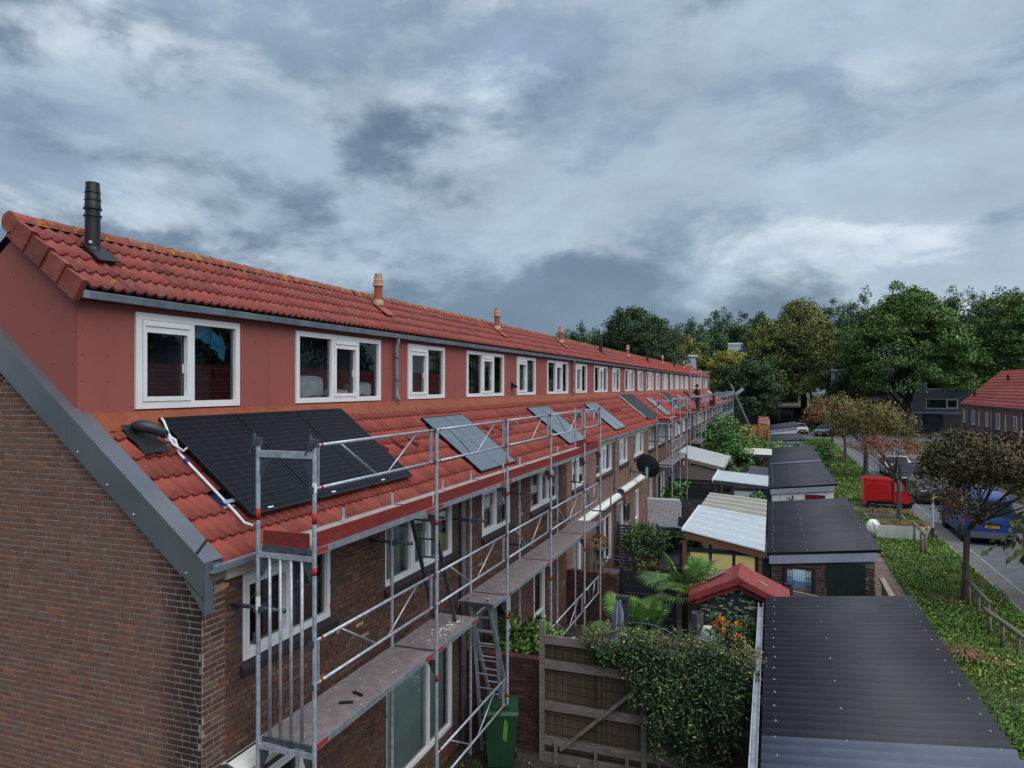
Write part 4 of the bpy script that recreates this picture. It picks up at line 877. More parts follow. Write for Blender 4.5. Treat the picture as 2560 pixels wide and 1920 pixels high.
L2 = empty('vent_cowl', (XD, 19.75, 6.7)); tag(L2, 'small black vent cowl on the red dormer between two windows', 'vent'); b = MB(); b.prism([(XD+.002, 19.7, 6.82), (XD+.16, 19.7, 6.70), (XD+.14, 19.7, 6.64), (XD+.002, 19.7, 6.66)], (0,.16,0)); b.build('hood', BLACKP, L2)
# bedding seen through the second dormer window
B_ = empty('bedding', (-7.5, 10, 6.42)); tag(B_, 'white bedding and dotted pillow seen through the second dormer window', 'bedding')
BED = pm('bed_white', S(214,224,230,1.2), S(190,204,214,1.2), ns=4, rough=.9); 
for (y, w_, h_, nm) in ((9.72, .78, .34, 'pillow'), (10.55, .72, .12, 'quilt'), (11.35, .72, .24, 'pillow')):
    b = MB(); n = 10
    def pl(a, e):
        ca, sa, ce, se = math.cos(a), math.sin(a), math.cos(e), math.sin(e); pw = lambda v: math.copysign(abs(v)**.45, v)
        return (-7.42+.13*pw(ce)*pw(ca), y+w_/2+w_/2*pw(ce)*pw(sa), 6.51+h_/2+h_/2*pw(se)*(1+.18*math.sin(sa*4+y)))
    for i_ in range(16):
        for k_ in range(n): a0, a1, e0, e1 = 2*math.pi*i_/16, 2*math.pi*(i_+1)/16, -math.pi/2+math.pi*k_/n, -math.pi/2+math.pi*(k_+1)/n; b.quad(pl(a0,e0), pl(a1,e0), pl(a1,e1), pl(a0,e1))
    b.build(nm, BED, B_, smooth=True)
# ---------------------------------------------------------------- sheds with corrugated roofs
CORR = pm('corrugated_dark', S(58,59,69,1.1), S(48,49,58,1.1), ns=1.1, detail=8, rough=.6, spec=.4, bump=.2, bs=40, pos=True, c3=S(74,72,74,1.1))
CORRL = pm('corrugated_light', S(92,98,116,1.15), S(82,88,104,1.15), ns=1.6, rough=.7, spec=.3, pos=True)
BARGE = pm('barge_grey', S(138,144,160,1.25), S(126,132,148,1.25), ns=3, rough=.6)
WOODW = pm('white_boards', S(206,212,218,1.25), S(184,190,196,1.25), ns=5, rough=.6)
WOODG = pm('weathered_wood', S(122,114,110,1.25), S(92,84,80,1.25), ns=5, rough=.9, stretch=(1,1,8), bump=.3)
WOODB = pm('brown_wood', S(110,80,62,1.2), S(84,60,48,1.2), ns=5, rough=.8, stretch=(1,1,7))
WOODK = pm('black_boards', S(36,38,44,1.1), S(28,30,36,1.1), ns=6, rough=.75, stretch=(.4,3,3))
ANTH = pm('anthracite_fence', S(58,62,72,1.15), S(48,52,60,1.15), ns=4, rough=.65)
GREEND = pm('dark_green_door', S(24,42,38,1.2), S(20,34,32,1.2), ns=3, rough=.6)
BOLT = pm('bolt_pale', S(150,154,160,1.2), rough=.35, metal=.5)
def corr_sheet(parent, x0, x1, y0, y1, zf, mt, name='roof_sheet', pitch=.235, amp=.055, seg=8):
    n = int((y1-y0)/pitch*seg); ys = np.linspace(y0, y1, n+1); h = amp*np.cos((ys-y0)*2*math.pi/pitch)
    V = []; 
    for x in (x0, x1): V.append(np.stack([np.full(n+1, x), ys, zf(x)+h], 1))
    V.append(np.stack([np.full(n+1, x0), ys, zf(x0)+h-.012], 1)); V.append(np.stack([np.full(n+1, x1), ys, zf(x1)+h-.012], 1))
    V = np.concatenate(V); m = n+1; i = np.arange(n)
    F = np.concatenate([np.stack([i, i+m, i+m+1, i+1], 1), np.stack([i+2*m, i, i+1, i+2*m+1], 1), np.stack([i+m, i+3*m, i+3*m+1, i+m+1], 1)])
    return np_mesh(name, V, F, mt, parent, smooth=True)
def shed(label, y0, y1, x0=-.12, x1=2.62, z0=2.2, z1=2.5, wall=None, bands=(), bolts=True, seg=8, barge=True, name='garden_shed'):
    H = empty(name, ((x0+x1)/2, (y0+y1)/2, 0)); tag(H, label, 'shed', 'sheds with dark corrugated roofs')
    zf = lambda x: z0+(z1-z0)*(x-x0)/(x1-x0)
    cuts = [y0]+[c for c in bands for c in c[:2]]+[y1]; cuts = sorted(set(cuts))
    for a, c in zip(cuts[:-1], cuts[1:]):
        lt = any(abs(a-q[0]) < 1e-6 for q in bands); corr_sheet(H, x0, x1, a, c, (lambda x: zf(x)+.008) if lt else zf, CORRL if lt else CORR, seg=seg)
    xa, xb = x0+.12, x1-.14; w = wall or WOODW; ya, yb = y0+.12, y1-.1; t = .1
    zq = lambda x: zf(x)-.04
    for (p, q) in (((xa, ya), (xb, ya)), ((xb, ya), (xb, yb)), ((xb, yb), (xa, yb)), ((xa, yb), (xa, ya))):
        b = MB(); b.quad((p[0],p[1],0), (q[0],q[1],0), (q[0],q[1],zq(q[0])), (p[0],p[1],zq(p[0]))); b.build('wall', w, H)
    if barge: b = MB(); b.prism([(x0+.06, y0+.03, zf(x0+.06)-.25), (x1-.1, y0+.03, zf(x1-.1)-.25), (x1-.1, y0+.03, zf(x1-.1)-.03), (x0+.06, y0+.03, zf(x0+.06)-.03)], (0,.03,0)); b.build('barge_board', BARGE, H)
    if bolts:
        me = None; k = 0; y = y0+.1175*2
        while y < y1:
            for f in ((.06, .36, .945) if k % 2 == 0 else (.06, .945)):
                x = x0+(x1-x0)*f+random.uniform(-.02, .02)
                if me is None: b = MB(); b.lathe((0,0,0), [(.018,0),(.016,.006),(.009,.01),(.008,.018)], 8); me = bpy.data.meshes.new('bolt'); me.from_pydata(b.v, [], b.f); me.materials.append(BOLT)
                inst('bolt', me, H, Matrix.Translation((x, y, zf(x)+.05)))
            y += .47; k += 1
    return H
SH1 = shed('long shed with dark corrugated roof in the foreground at bottom right', 6.5, 16.0, bands=((6.5, 9.56),), wall=WOODK, barge=False)
G = empty('eave_gutter', (-.27, 11, 2.1)); tag(G, 'white plastic gutter along the left edge of the foreground shed roof', 'gutter')
b = MB(); pr = [(-.265, 2.12), (-.265, 2.04), (-.245, 2.01), (-.18, 2.01), (-.16, 2.04), (-.16, 2.12), (-.172, 2.12), (-.172, 2.05), (-.19, 2.025), (-.238, 2.025), (-.25, 2.05), (-.25, 2.12)]
b.prism([(x, 6.4, z) for x, z in pr], (0, 9.5, 0)); b.build('trough', pm('gutter_white', S(196,202,212,.95), S(150,156,166,.95), ns=4, rough=.5), G)
SH2 = shed('brick shed with dark corrugated roof and dark green door, left of the verge', 20.1, 29.1, wall=MORTARM)
# its front: bricks, green door, framed poster
br = wall_sheet(SH2, 'front_wall', MORTARM, (.0, 20.218, 0), (1,0,0), (0,-1,0), 2.48, 0, 2.15, [])
brick_field(br, BR_D, (0, 20.215, 0), (1,0,0), (0,-1,0), 2.48, .1, 2.13, lambda a, z, c, f: not (1.36 < (a+c)/2 < 2.26) and f < 2.1, n_ind=300, near=Vector((0,20,2.2)), rng=random.Random(8), course=.078, pitch=.225, hp=.11)
Dr = empty('door', (1.8, 20.19, 0), SH2)
for k in range(8): MB().box((1.36+k*.112, 20.165, .05), (1.36+k*.112+.107, 20.185, 2.12)).build('board', GREEND, Dr)
MB().box((1.36, 20.1855, .05), (2.26, 20.2, 2.12)).build('backing', GREEND, Dr)
PO = empty('window_mirror', (.62, 20.18, 1.2)); tag(PO, 'dark framed picture of open white windows on the brick shed front', 'picture')
for a, c, e_, f_ in ((.3, .38, 1.15, 1.92), (.99, 1.07, 1.15, 1.92), (.3801, .9899, 1.15, 1.19), (.3801, .9899, 1.88, 1.92)): MB().box((a, 20.15, e_), (c, 20.18, f_)).build('frame', WOODK, PO)
pic = bpy.data.materials.new('picture_view'); pic.use_nodes = True; t = pic.node_tree; bs_ = t.nodes['Principled BSDF']; ge = t.nodes.new('ShaderNodeNewGeometry'); sx = t.nodes.new('ShaderNodeSeparateXYZ'); t.links.new(ge.outputs['Position'], sx.inputs[0])
nz = t.nodes.new('ShaderNodeTexNoise'); nz.inputs['Scale'].default_value = 9; nz.inputs['Detail'].default_value = 5; t.links.new(ge.outputs['Position'], nz.inputs['Vector']); ma = t.nodes.new('ShaderNodeMath'); ma.operation = 'MULTIPLY_ADD'; ma.inputs[1].default_value = .25; t.links.new(nz.outputs[0], ma.inputs[0]); t.links.new(sx.outputs[2], ma.inputs[2])
rp = t.nodes.new('ShaderNodeValToRGB'); mr = t.nodes.new('ShaderNodeMapRange'); mr.inputs[1].default_value = 1.25; mr.inputs[2].default_value = 2.05; t.links.new(ma.outputs[0], mr.inputs[0]); t.links.new(mr.outputs[0], rp.inputs[0])
el = rp.color_ramp.elements
for _ in range(4): el.new(.5)
for q, (p_, c_) in zip(el, [(0, S(150,140,140)), (.2, S(90,84,86)), (.36, S(120,120,130)), (.5, S(60,120,180)), (.6, S(160,190,215)), (1, S(215,222,230))]): q.position = p_; q.color = (*c_, 1)
t.links.new(rp.outputs[0], bs_.inputs['Base Color']); bs_.inputs['Roughness'].default_value = .4
b = MB(); b.quad((.38,20.17,1.19), (.99,20.17,1.19), (.99,20.17,1.88), (.38,20.17,1.88)); b.build('view', pic, PO)
for x0_, x1_ in ((.39, .52), (.85, .98)):
    s_ = MB(); 
    for zz in (1.2, 1.42, 1.64, 1.85): s_.box((x0_, 20.158, zz), (x1_, 20.168, zz+.015))
    for xx in (x0_, (x0_+x1_)/2-.006, x1_-.012): s_.box((xx, 20.155, 1.2), (xx+.012, 20.157, 1.86))
    struct(s_.build('casement', WOODK, PO), 'thing')
SH3 = shed('white boarded shed with dark corrugated roof and red door, third from the front', 33.0, 42.5, bands=(), wall=WOODW, seg=6)
for k in range(5): MB().box((1.36+k*.16, 33.1, .1), (1.36+k*.16+.155, 33.118, 2.02)).build('red_board', pm('dark_red_door', S(96,24,32,1.3), S(82,20,28,1.3), rough=.5), SH3)
for k in range(9): MB().box((.02, 33.1, 1.2+k*.1), (1.26, 33.115, 1.2+k*.1+.09)).build('white_board', WOODW, SH3)
shed('dark corrugated shed joined behind the white boarded shed', 42.6, 54.0, wall=WOODW, bands=((42.6, 43.9),), bolts=False, seg=5, barge=False)
shed('small dark-roofed shed with pale board edge in front of the wooden fences', 59.5, 68.0, x0=-.1, x1=2.4, z0=2.3, wall=WOODW, bolts=False, seg=4)
shed('farthest dark-roofed shed beside the end of the wooden fences', 75.5, 84.5, x0=-.2, x1=2.5, z0=2.3, z1=2.75, wall=WOODW, bolts=False, seg=4)
# ornament and cane by the white shed
O = empty('garden_ornament', (.78, 32.6, 1.4)); tag(O, 'black metal figure in a hoop standing before the white boarded shed', 'ornament')
b = MB(); b.tube([(.78+.2*math.cos(t_), 32.6, 1.72+.2*math.sin(t_)) for t_ in [k*math.pi/10 for k in range(21)]], .012, 6); b.build('hoop', BLACKP, O)
b = MB(); b.tube([(.66,32.6,1.92),(.74,32.6,1.84),(.8,32.6,1.74),(.82,32.6,1.6),(.76,32.6,1.5)], [.02,.035,.05,.035,.02], 8); b.tube([(.8,32.6,1.78),(.86,32.6,1.95),(.83,32.6,2.02)], [.03,.03,.045], 8); b.tube([(.8,32.6,1.72),(.9,32.6,1.66)], .02, 6); b.build('figure', BLACKP, O, smooth=True)
MB().box((.56, 32.57, 1.36), (1.0, 32.63, 1.5)).build('foot', BLACKP, O); MB().box((.74, 32.575, 0), (.82, 32.625, 1.36)).build('stake', BLACKP, O)
tag(MB().tube([(.33, 32.4, 0), (.35, 32.4, 2.35)], .012, 6).build('bamboo_cane', pm('cane', S(170,130,90), rough=.7)), 'thin bamboo cane upright before the white boarded shed', 'cane')
# fence between the sheds and the verge
GF = pm('green_panel', S(96,120,108,1.15), S(120,140,128,1.15), ns=7, rough=.7, c3=S(170,172,165,1.1))
F_ = empty('green_fence', (2.66, 19, 0)); tag(F_, 'peeling green board fence with wooden cap beside the brick shed', 'fence')
for k in range(4): MB().box((2.64, 17.2+k*.78, .1), (2.67, 17.2+k*.78+.77, 1.7)).build('board', GF, F_)
MB().box((2.60, 17.1, 1.7), (2.72, 20.4, 1.77)).build('cap', pm('cap_wood', S(150,140,126,1.2), S(120,110,98,1.2), ns=6, rough=.85, stretch=(4,.5,4)), F_)
o = MB().box((2.98, 18.0, 0), (3.1, 18.12, 1.45)).box((2.96, 17.98, 1.45), (3.12, 18.14, 1.5)).build('gate_post', pm('post_green', S(36,62,62,1.2), S(30,52,54), rough=.6)); tag(o, 'short dark green gate post by the brick path', 'post')
B_ = empty('wooden_gate_frame', (1.2, 17.3, 0)); tag(B_, 'pale sloping timber gate frame behind the foreground shed', 'gate'); MB().bar((.45,17.3,2.0), (2.5,17.3,1.72), .08, .12).build('top_rail', WOODG, B_); MB().bar((.47,17.3,0), (.47,17.3,1.94), .1, .08).build('upright', WOODG, B_); MB().bar((2.45,17.3,0), (2.45,17.3,1.66), .1, .08).build('upright', WOODG, B_); MB().bar((.5,17.3,1.6), (2.45,17.3,1.45), .04, .1).build('mid_rail', WOODG, B_)
o = MB().box((.28, 17.5, 0), (.42, 17.64, 2.14)).build('black_post', WOODK); tag(o, 'square black wooden post behind the red-roofed playhouse', 'post')
o = MB().box((2.52, 32.5, 0), (2.62, 32.6, 2.3)).build('corner_post', WOODB); tag(o, 'brown wooden post at the corner of the white boarded shed', 'post')

# ---------------------------------------------------------------- pergolas and lean-to roofs
POLYW = pm('polycarbonate_white', S(200,212,220,.82), S(186,200,210,.82), ns=2, rough=.35, spec=.5)
POLYB = pm('polycarbonate_beige', S(158,152,138,.85), S(148,142,130,.85), ns=2, rough=.4)
PROF = pm('profile_white', (.86,.87,.88), rough=.35)
YEL = pm('yellow_panel', S(176,162,108,1.75), S(166,152,100,1.75), ns=1, rough=.5)
P_ = empty('pergola', (-1.2, 24, 0)); tag(P_, 'pergola with white and beige sheet roof and yellow panels, left of the brick shed', 'pergola')
def slopez(y): return (2.66-.0265*(y-20.2), 2.23)
def proof(y0, y1, mt, n, dz=0):
    for k in range(n):
        a, c = y0+(y1-y0)*k/n, y0+(y1-y0)*(k+1)/n; za, zb = slopez(a)[0]+dz, slopez(c)[0]+dz
        b = MB(); b.prism([(-2.32, a+.012, za), (-.17, a+.012, 2.24+dz), (-.17, c-.012, 2.24+dz), (-2.32, c-.012, zb)], (0,0,.02)); b.build('roof_panel', mt, P_)
    for k in range(n+1): a = y0+(y1-y0)*k/n; MB().bar((-2.33, a, slopez(a)[0]+.014+dz), (-.165, a, 2.254+dz), .035, .045).build('glazing_bar', PROF, P_)
proof(20.2, 25.2, POLYW, 5, .03); proof(25.24, 29.3, POLYB, 4)
MB().bar((-2.34, 20.18, 2.70), (-2.34, 25.22, 2.57), .04, .07).build('edge_trim', PROF, P_)
MB().bar((-2.30, 20.24, 2.56), (-.18, 20.24, 2.14), .06, .16).build('beam', WOODB, P_); MB().bar((-2.28, 20.3, 2.5), (-2.28, 29.2, 2.27), .08, .14).build('beam', WOODB, P_)
for y in (20.3, 24.8, 29.1): MB().box((-2.34, y-.06, 0), (-2.22, y+.06, 2.4)).build('post', WOODB, P_)
MB().box((-.34, 20.24, 0), (-.24, 20.34, 2.1)).build('post', WOODB, P_)
MB().box((-2.2, 20.26, 2.10), (-.35, 20.34, 2.2)).build('frame_rail', WOODK, P_)
for x in (-2.2, -1.62, -1.0, -.42): MB().box((x, 20.27, .8), (x+.075, 20.33, 2.0995)).build('frame_post', WOODK, P_)
for x0_, x1_ in ((-2.125, -1.62), (-1.545, -1.0), (-.925, -.42)): MB().box((x0_+.001, 20.285, .8), (x1_-.001, 20.305, 2.099)).build('yellow_panel', YEL, P_)
b = MB()
for k in range(9): MB().box((-.235, 20.28, .2+k*.21), (-.02, 20.3, .2+k*.21+.2)).build('side_board', WOODK, P_)
P2 = empty('lean_to', (-1.3, 35, 0)); tag(P2, 'white sheet roof over a pale glazed screen beside the white boarded shed', 'lean-to')
for k in range(4):
    a, c = 33.4+k*.97, 33.4+(k+1)*.97; b = MB(); b.prism([(-2.5, a+.01, 2.42), (-.14, a+.01, 2.24), (-.14, c-.01, 2.24), (-2.5, c-.01, 2.42)], (0,0,.03)); b.build('roof_panel', POLYW, P2); MB().bar((-2.5,a,2.455), (-.14,a,2.275), .05, .03).build('rib', PROF, P2)
MB().box((-2.54, 33.35, 2.36), (-2.49, 37.35, 2.5)).build('edge_trim', PROF, P2); MB().bar((-2.5,33.38,2.34), (-.14,33.38,2.17), .06, .12).build('beam', pm('slate_beam', S(60,68,80,1.1), rough=.6), P2)
for x in (-2.45, -1.7, -.36): MB().box((x, 33.42, 0), (x+.12, 33.52, 2.15)).build('post', ANTH, P2)
MB().box((-1.579, 33.45, .4), (-.361, 33.48, 2.0)).build('screen', pm('frosted_screen', S(170,182,184,1.2), S(160,172,176,1.2), ns=1, rough=.3), P2); MB().box((-1.579, 33.43, 2.0), (-.361, 33.5, 2.12)).build('rail', ANTH, P2)
P3 = empty('lean_to', (-3.8, 43.5, 0)); tag(P3, 'grey slatted canopy with weathered board side beside the second scaffold', 'canopy')
SLG = pm('slat_grey', S(166,172,172,1.15), S(148,154,154,1.15), ns=3, rough=.6, stretch=(.3,3,1))
n = 8
for k in range(n):
    a, c = 40.2+6.8*k/n, 40.2+6.8*(k+1)/n; b = MB(); b.prism([(-5.1, a+.02, 2.84), (-2.45, a+.02, 2.24), (-2.45, c-.02, 2.24), (-5.1, c-.02, 2.84)], (0,0,.035)); b.build('roof_slat', SLG, P3)
MB().bar((-2.42,40.15,2.24), (-2.42,47.05,2.24), .08, .12).build('edge_gutter', GALV, P3); MB().bar((-5.1,40.15,2.75), (-2.4,40.15,2.14), .06, .16).build('beam', WOODG, P3)
for k in range(7): MB().box((-5.05, 40.22, .9+k*.2), (-2.6, 40.25, .9+k*.2+.19)).build('side_board', WOODG, P3)
MB().box((-2.6, 40.2, 0), (-2.5, 40.3, 2.15)).build('post', WOODB, P3)
P4 = empty('lean_to', (-.9, 49, 0)); tag(P4, 'small ribbed white roof on dark posts half hidden by the vine', 'canopy')
for k in range(5): a, c = 47.3+k*.9, 47.3+(k+1)*.9; b = MB(); b.prism([(-1.95, a+.05, 2.42), (.02, a+.05, 2.34), (.02, c-.05, 2.34), (-1.95, c-.05, 2.42)], (0,0,.04)); b.build('roof_panel', pm('cream_sheet', S(214,214,200,1.1), S(196,196,184,1.1), ns=2, rough=.4), P4)
MB().box((-2.0, 47.2, 2.2), (.05, 47.28, 2.38)).build('beam', ANTH, P4); MB().box((-.1, 47.22, 0), (.0, 47.3, 2.2)).build('post', PROF, P4); MB().box((-1.9, 47.3, 0), (-1.8, 47.4, 2.2)).build('post', ANTH, P4)
o = MB(); o.prism([(-1.15, 38.3, 2.2), (-.16, 38.3, 2.1), (-.16, 42.0, 2.1), (-1.15, 42.0, 2.2)], (0,0,.06)); 
P5 = empty('flat_canopy', (-.65, 40, 0)); tag(P5, 'low flat black roof between the white lean-to and the sheds', 'canopy'); o.build('roof', CORR, P5); MB().bar((-1.17,38.25,2.24), (-1.17,38.6,1.8), .05, .05).build('edge', PROF, P5); MB().box((-1.12, 38.35, 0), (-1.04, 38.43, 2.12)).build('post', ANTH, P5)

# ---------------------------------------------------------------- garden walls and fences across the plots
def garden_wall(label, y, x0, x1, z, mat, mort, n_ind, seed, group='low garden walls beside the terrace'):
    W = empty('garden_wall', ((x0+x1)/2, y, 0)); tag(W, label, 'wall', group)
    c = MB().box((x0, y+.004, 0), (x1-.004, y+.2, z-.1)).build('core', mort, W)
    brick_field(c, mat, (x0, y, 0), (1,0,0), (0,-1,0), x1-x0, .02, z-.1, lambda *a: True, n_ind=n_ind, near=Vector(((x0+x1)/2, y, z)), rng=random.Random(seed))
    brick_field(c, mat, (x1, y, 0), (0,1,0), (1,0,0), .2, .02, z-.1, lambda *a: True, n_ind=0, rng=random.Random(seed))
    n = int((x1-x0)/.065); me = None
    for k in range(n):
        b = MB().box((0,0,0), (.055, .21, .1))
        if me is None: me = bpy.data.meshes.new('coping_brick'); me.from_pydata(b.v, [], b.f); me.materials.append(mat)
        inst('coping_brick', me, W, Matrix.Translation((x0+k*.065, y-.01+random.uniform(-.003,.003), z-.099+random.uniform(-.004,.004))))
    return W
garden_wall('dark brick garden wall behind the green wheelie bin', 12.38, XF+.02, -3.92, 1.68, BR_D, MORTARD, 290, 31)
garden_wall('dark brick garden wall beyond the palms, beside the black fence', 19.4, XF+.02, -3.98, 1.5, BR_D, MORTARD, 260, 32)
garden_wall('whitewashed brick garden wall beside the patio chairs', 33.1, XF+.02, -3.9, 1.5, BR_W, MORTARM, 0, 33)
# reed fence with the climber
REED = ramp_random('reed', [(0, S(84,74,62,1.0)), (.5, S(94,84,70,1.0)), (1, S(106,96,80,1.0))], rough=.9, bump=.2, noise_amt=.3, ns=1.6)
FY = 12.15
Fe = empty('reed_fence', (-2, FY, 0)); tag(Fe, 'reed-filled timber fence with diagonal brace, climber hanging over it', 'fence')
for x, zt in ((-3.86, 2.5), (-2.04, 2.28), (-.28, 2.35)): MB().box((x-.045, FY-.05, 0), (x+.045, FY+.05, zt)).build('post', WOODG, Fe)
for x0_, x1_ in ((-3.81, -2.09), (-1.99, -.33)):
    for zz, hh in ((2.10, .15), (1.66, .1), (.92, .1), (.3, .1)):
        MB().box((x0_, FY-.045, zz), (x1_, FY-.005, zz+hh)).build('rail', WOODG, Fe); 
        if hh < .12: MB().box((x0_, FY-.03, zz+hh), (x1_, FY-.006, zz+hh+.05)).build('rail', WOODG, Fe)
    b = MB(); x = x0_; rng = random.Random(4)
    while x < x1_:
        w_ = rng.uniform(.007, .012); b.prism([(x, FY+.002+rng.uniform(0,.006), .22), (x+w_, FY+.002+rng.uniform(0,.006), .22), (x+w_/2, FY+.015, .22)], (rng.uniform(-.01,.01), 0, 2.02)); x += w_+.001
    struct(b.build('reeds', REED, Fe), 'stuff')
    for k in range(12): zz = .38+k*.15; MB().tube([(x0_, FY-.002, zz), ((x0_+x1_)/2, FY-.004, zz-.02), (x1_, FY-.002, zz)], .0065, 4).build('wire', BLACKP, Fe)
    b = MB(); b.box((x0_, FY+.022, .17), (x1_, FY+.03, 2.2)); b.build('backing', pm('reed_back', S(64,52,42), S(48,40,34), ns=6, rough=.95), Fe)
    b = MB(); b.box((x0_, FY-.05, 0), (x1_, FY+.0, .16)); b.build('kickboard', pm('concrete_grey', S(118,112,104,1.1), S(98,92,86,1.1), ns=6, rough=.95), Fe)
MB().bar((-3.5, FY-.075, .28), (-2.15, FY-.075, 1.55), .05, .09, up=(0,1,0)).build('diagonal_brace', WOODG, Fe)
for x in (-3.62, -2.9, -2.35): MB().box((x, FY-.09, 0), (x+.06, FY-.052, .38)).build('peg', WOODG, Fe)
def slat_fence(label, y, x0, x1, z, mat, n, name='slat_fence', post=True, cat='fence', along='x', group=None):
    F = empty(name, ((x0+x1)/2, y, 0)); tag(F, label, cat, group); hgt = z/n
    for k in range(n): MB().box((x0, y, k*hgt+.02), (x1, y+.03, (k+1)*hgt-.008)).build('slat', mat, F)
    if post:
        for x in (x0, x1): MB().box((x-.05, y+.031, 0), (x+.05, y+.11, z+.08)).build('post', mat, F)
    return F
slat_fence('black board fence behind the palm leaves, right of the brick garden wall', 19.45, -3.9, -2.45, 1.62, WOODK, 8)
slat_fence('anthracite slat fence behind the pink oleander', 26.2, XF+.05, -3.95, 1.55, ANTH, 14)
slat_fence('anthracite fence of wide slats right of the whitewashed wall', 33.15, -3.8, -2.6, 1.55, ANTH, 7)
slat_fence('black fence with pale rails under the second scaffold', 39.9, -5.3, -2.65, 1.6, WOODK, 8)
slat_fence('grey board fence with wooden posts below the vine', 46.8, -2.3, -.2, 1.6, WOODG, 7)
# trellis with ivy
Tr = empty('trellis', (-3.1, 26.2, 0)); tag(Tr, 'ivy-covered diamond trellis right of the anthracite slat fence', 'trellis')
for k in range(14):
    x = -3.85+k*.11
    for sg in (1, -1):
        a, c = (x, x+.75*sg)
        if -3.9 < a < -2.34: MB().bar((a, 26.2, .6), (max(-3.9, min(-2.34, c)), 26.2, .6+abs(max(-3.9, min(-2.34, c))-a)*1.2), .018, .01).build('lath', ANTH, Tr)
MB().box((-3.92, 26.25, .0), (-2.34, 26.28, 1.5)).build('backing', BARGE, Tr); MB().box((-3.95, 26.16, 0), (-3.87, 26.24, 1.58)).build('post', ANTH, Tr); MB().box((-3.9, 26.15, 1.5), (-2.34, 26.29, 1.56)).build('cap', ANTH, Tr)
# far wooden fences
YW = pm('fresh_wood', S(176,136,86,1.15), S(152,114,70,1.15), ns=3, rough=.8, stretch=(3,1,.3)); 
def board_fence(label, y, x0, x1, z, g='pale wooden fences at the end of the gardens'):
    F = empty('board_fence', ((x0+x1)/2, y, 0)); tag(F, label, 'fence', g); n = int((x1-x0)/.19)
    for k in range(n): MB().box((x0+k*.19, y+random.uniform(0,.012), 0), (x0+k*.19+.182, y+.03, z)).build('board', YW, F)
    MB().box((x0, y-.02, z), (x0+n*.19, y+.05, z+.05)).build('cap', YW, F)
    for k in range(1, 3): x = x0+(x1-x0)*k/3; MB().box((x, y-.05, 0), (x+.12, y-.005, z-.02)).build('post', WOODB, F)
board_fence('nearer of two yellowish board fences near the far scaffold', 84.2, -3.8, -.3, 1.8); board_fence('farther of two yellowish board fences below the red van', 92.0, -4.6, -.1, 1.85)

# ---------------------------------------------------------------- red-roofed playhouse
Pl = empty('playhouse', (-.68, 16.9, 0)); tag(Pl, 'small red-roofed garden house with flaking dark green gable', 'playhouse')
FLK = pm('flaking_green', S(30,50,54,1.2), S(40,60,60,1.2), ns=6, detail=10, rough=.8, c3=S(190,176,150,1.2), stretch=(1,1,2.4)); FLK.node_tree.nodes['Color Ramp'].color_ramp.elements[2].position = .60; FLK.node_tree.nodes['Color Ramp'].color_ramp.elements[1].position = .55; REDT = pm('red_roof_sheet', S(146,64,62,1.05), S(128,54,54,1.05), ns=3, rough=.55)
b = MB(); b.prism([(-1.5, 16.42, 0), (.12, 16.42, 0), (.12, 16.42, 2.02), (-.68, 16.42, 2.38), (-1.5, 16.42, 2.02)], (0, .04, 0)); b.build('front', FLK, Pl); MB().box((-1.5, 16.461, 0), (.12, 17.35, 1.98)).build('body', FLK, Pl)
for sg in (-1, 1):
    ax, ex = -.68, -.68+sg*1.06; za, ze = 2.50, 2.02; b = MB(); b.prism([(ax, 16.25, za), (ex, 16.25, ze), (ex, 16.25, ze-.03), (ax, 16.25, za-.03)], (0, 1.25, 0)); rs = b.build('roof_slope', REDT, Pl)
    dd = Vector((ex-ax, 0, ze-za)); nn_ = Vector((sg*.41, 0, .91)).normalized(); me = None
    for r_ in range(6):
        for c_ in range(5):
            p = Vector((ax, 16.27+c_*.245, za))+dd*(.06+r_*.157)
            if me is None:
                b = MB(); e1 = dd*.15; e2 = Vector((0,.235,0)); b.prism([(0,0,0), tuple(e1), tuple(e1+e2), tuple(e2)], tuple(nn_*.014)); b.v = [tuple(Vector(v)+nn_*(.012 if (Vector(v).dot(dd) > 0) else .001)) for v in b.v]; me = bpy.data.meshes.new('tile'); me.from_pydata(b.v, [], b.f); me.materials.append(REDT)
            inst('tile', me, rs, Matrix.Translation(p))
    b = MB(); b.prism([(ax, 16.2, za+.02), (ex, 16.2, ze+.02), (ex, 16.2, ze-.12), (ax, 16.2, za-.12)], (0,.05,0)); b.build('verge', REDT, Pl)
    b = MB(); b.prism([(ax, 16.3, za-.16), (ex-sg*.14, 16.3, ze-.1), (ex-sg*.14, 16.3, ze-.19), (ax, 16.3, za-.26)], (0,.05,0)); b.build('barge_board', REDT, Pl)
b = MB(); b.prism([(-.86, 16.19, 2.44), (-.68, 16.19, 2.555), (-.5, 16.19, 2.44), (-.5, 16.19, 2.425), (-.86, 16.19, 2.425)], (0, 1.33, 0)); b.build('ridge_cap', REDT, Pl)
o = MB(); o.bar((-1.42, 16.9, 2.25), (-1.02, 17.15, 2.42), .22, .03, up=(-.41,0,.91)); tag(o.build('loose_board', WOODG), 'weathered board lying on the left slope of the red playhouse roof', 'board')
o = MB(); o.bar((-.28, 16.75, 2.36), (-.08, 16.7, 2.26), .07, .03, up=(.41,0,.91)); tag(o.build('wood_offcut', pm('cap_wood', S(150,140,126,1.2))), 'small pale wood offcut on the right slope of the red playhouse roof', 'board')
o = MB(); o.bar((.05, 17.35, 2.13), (.25, 17.45, 2.07), .2, .02); tag(o.build('roof_plate', GALVD), 'small grey plate at the back edge of the red playhouse roof', 'plate')

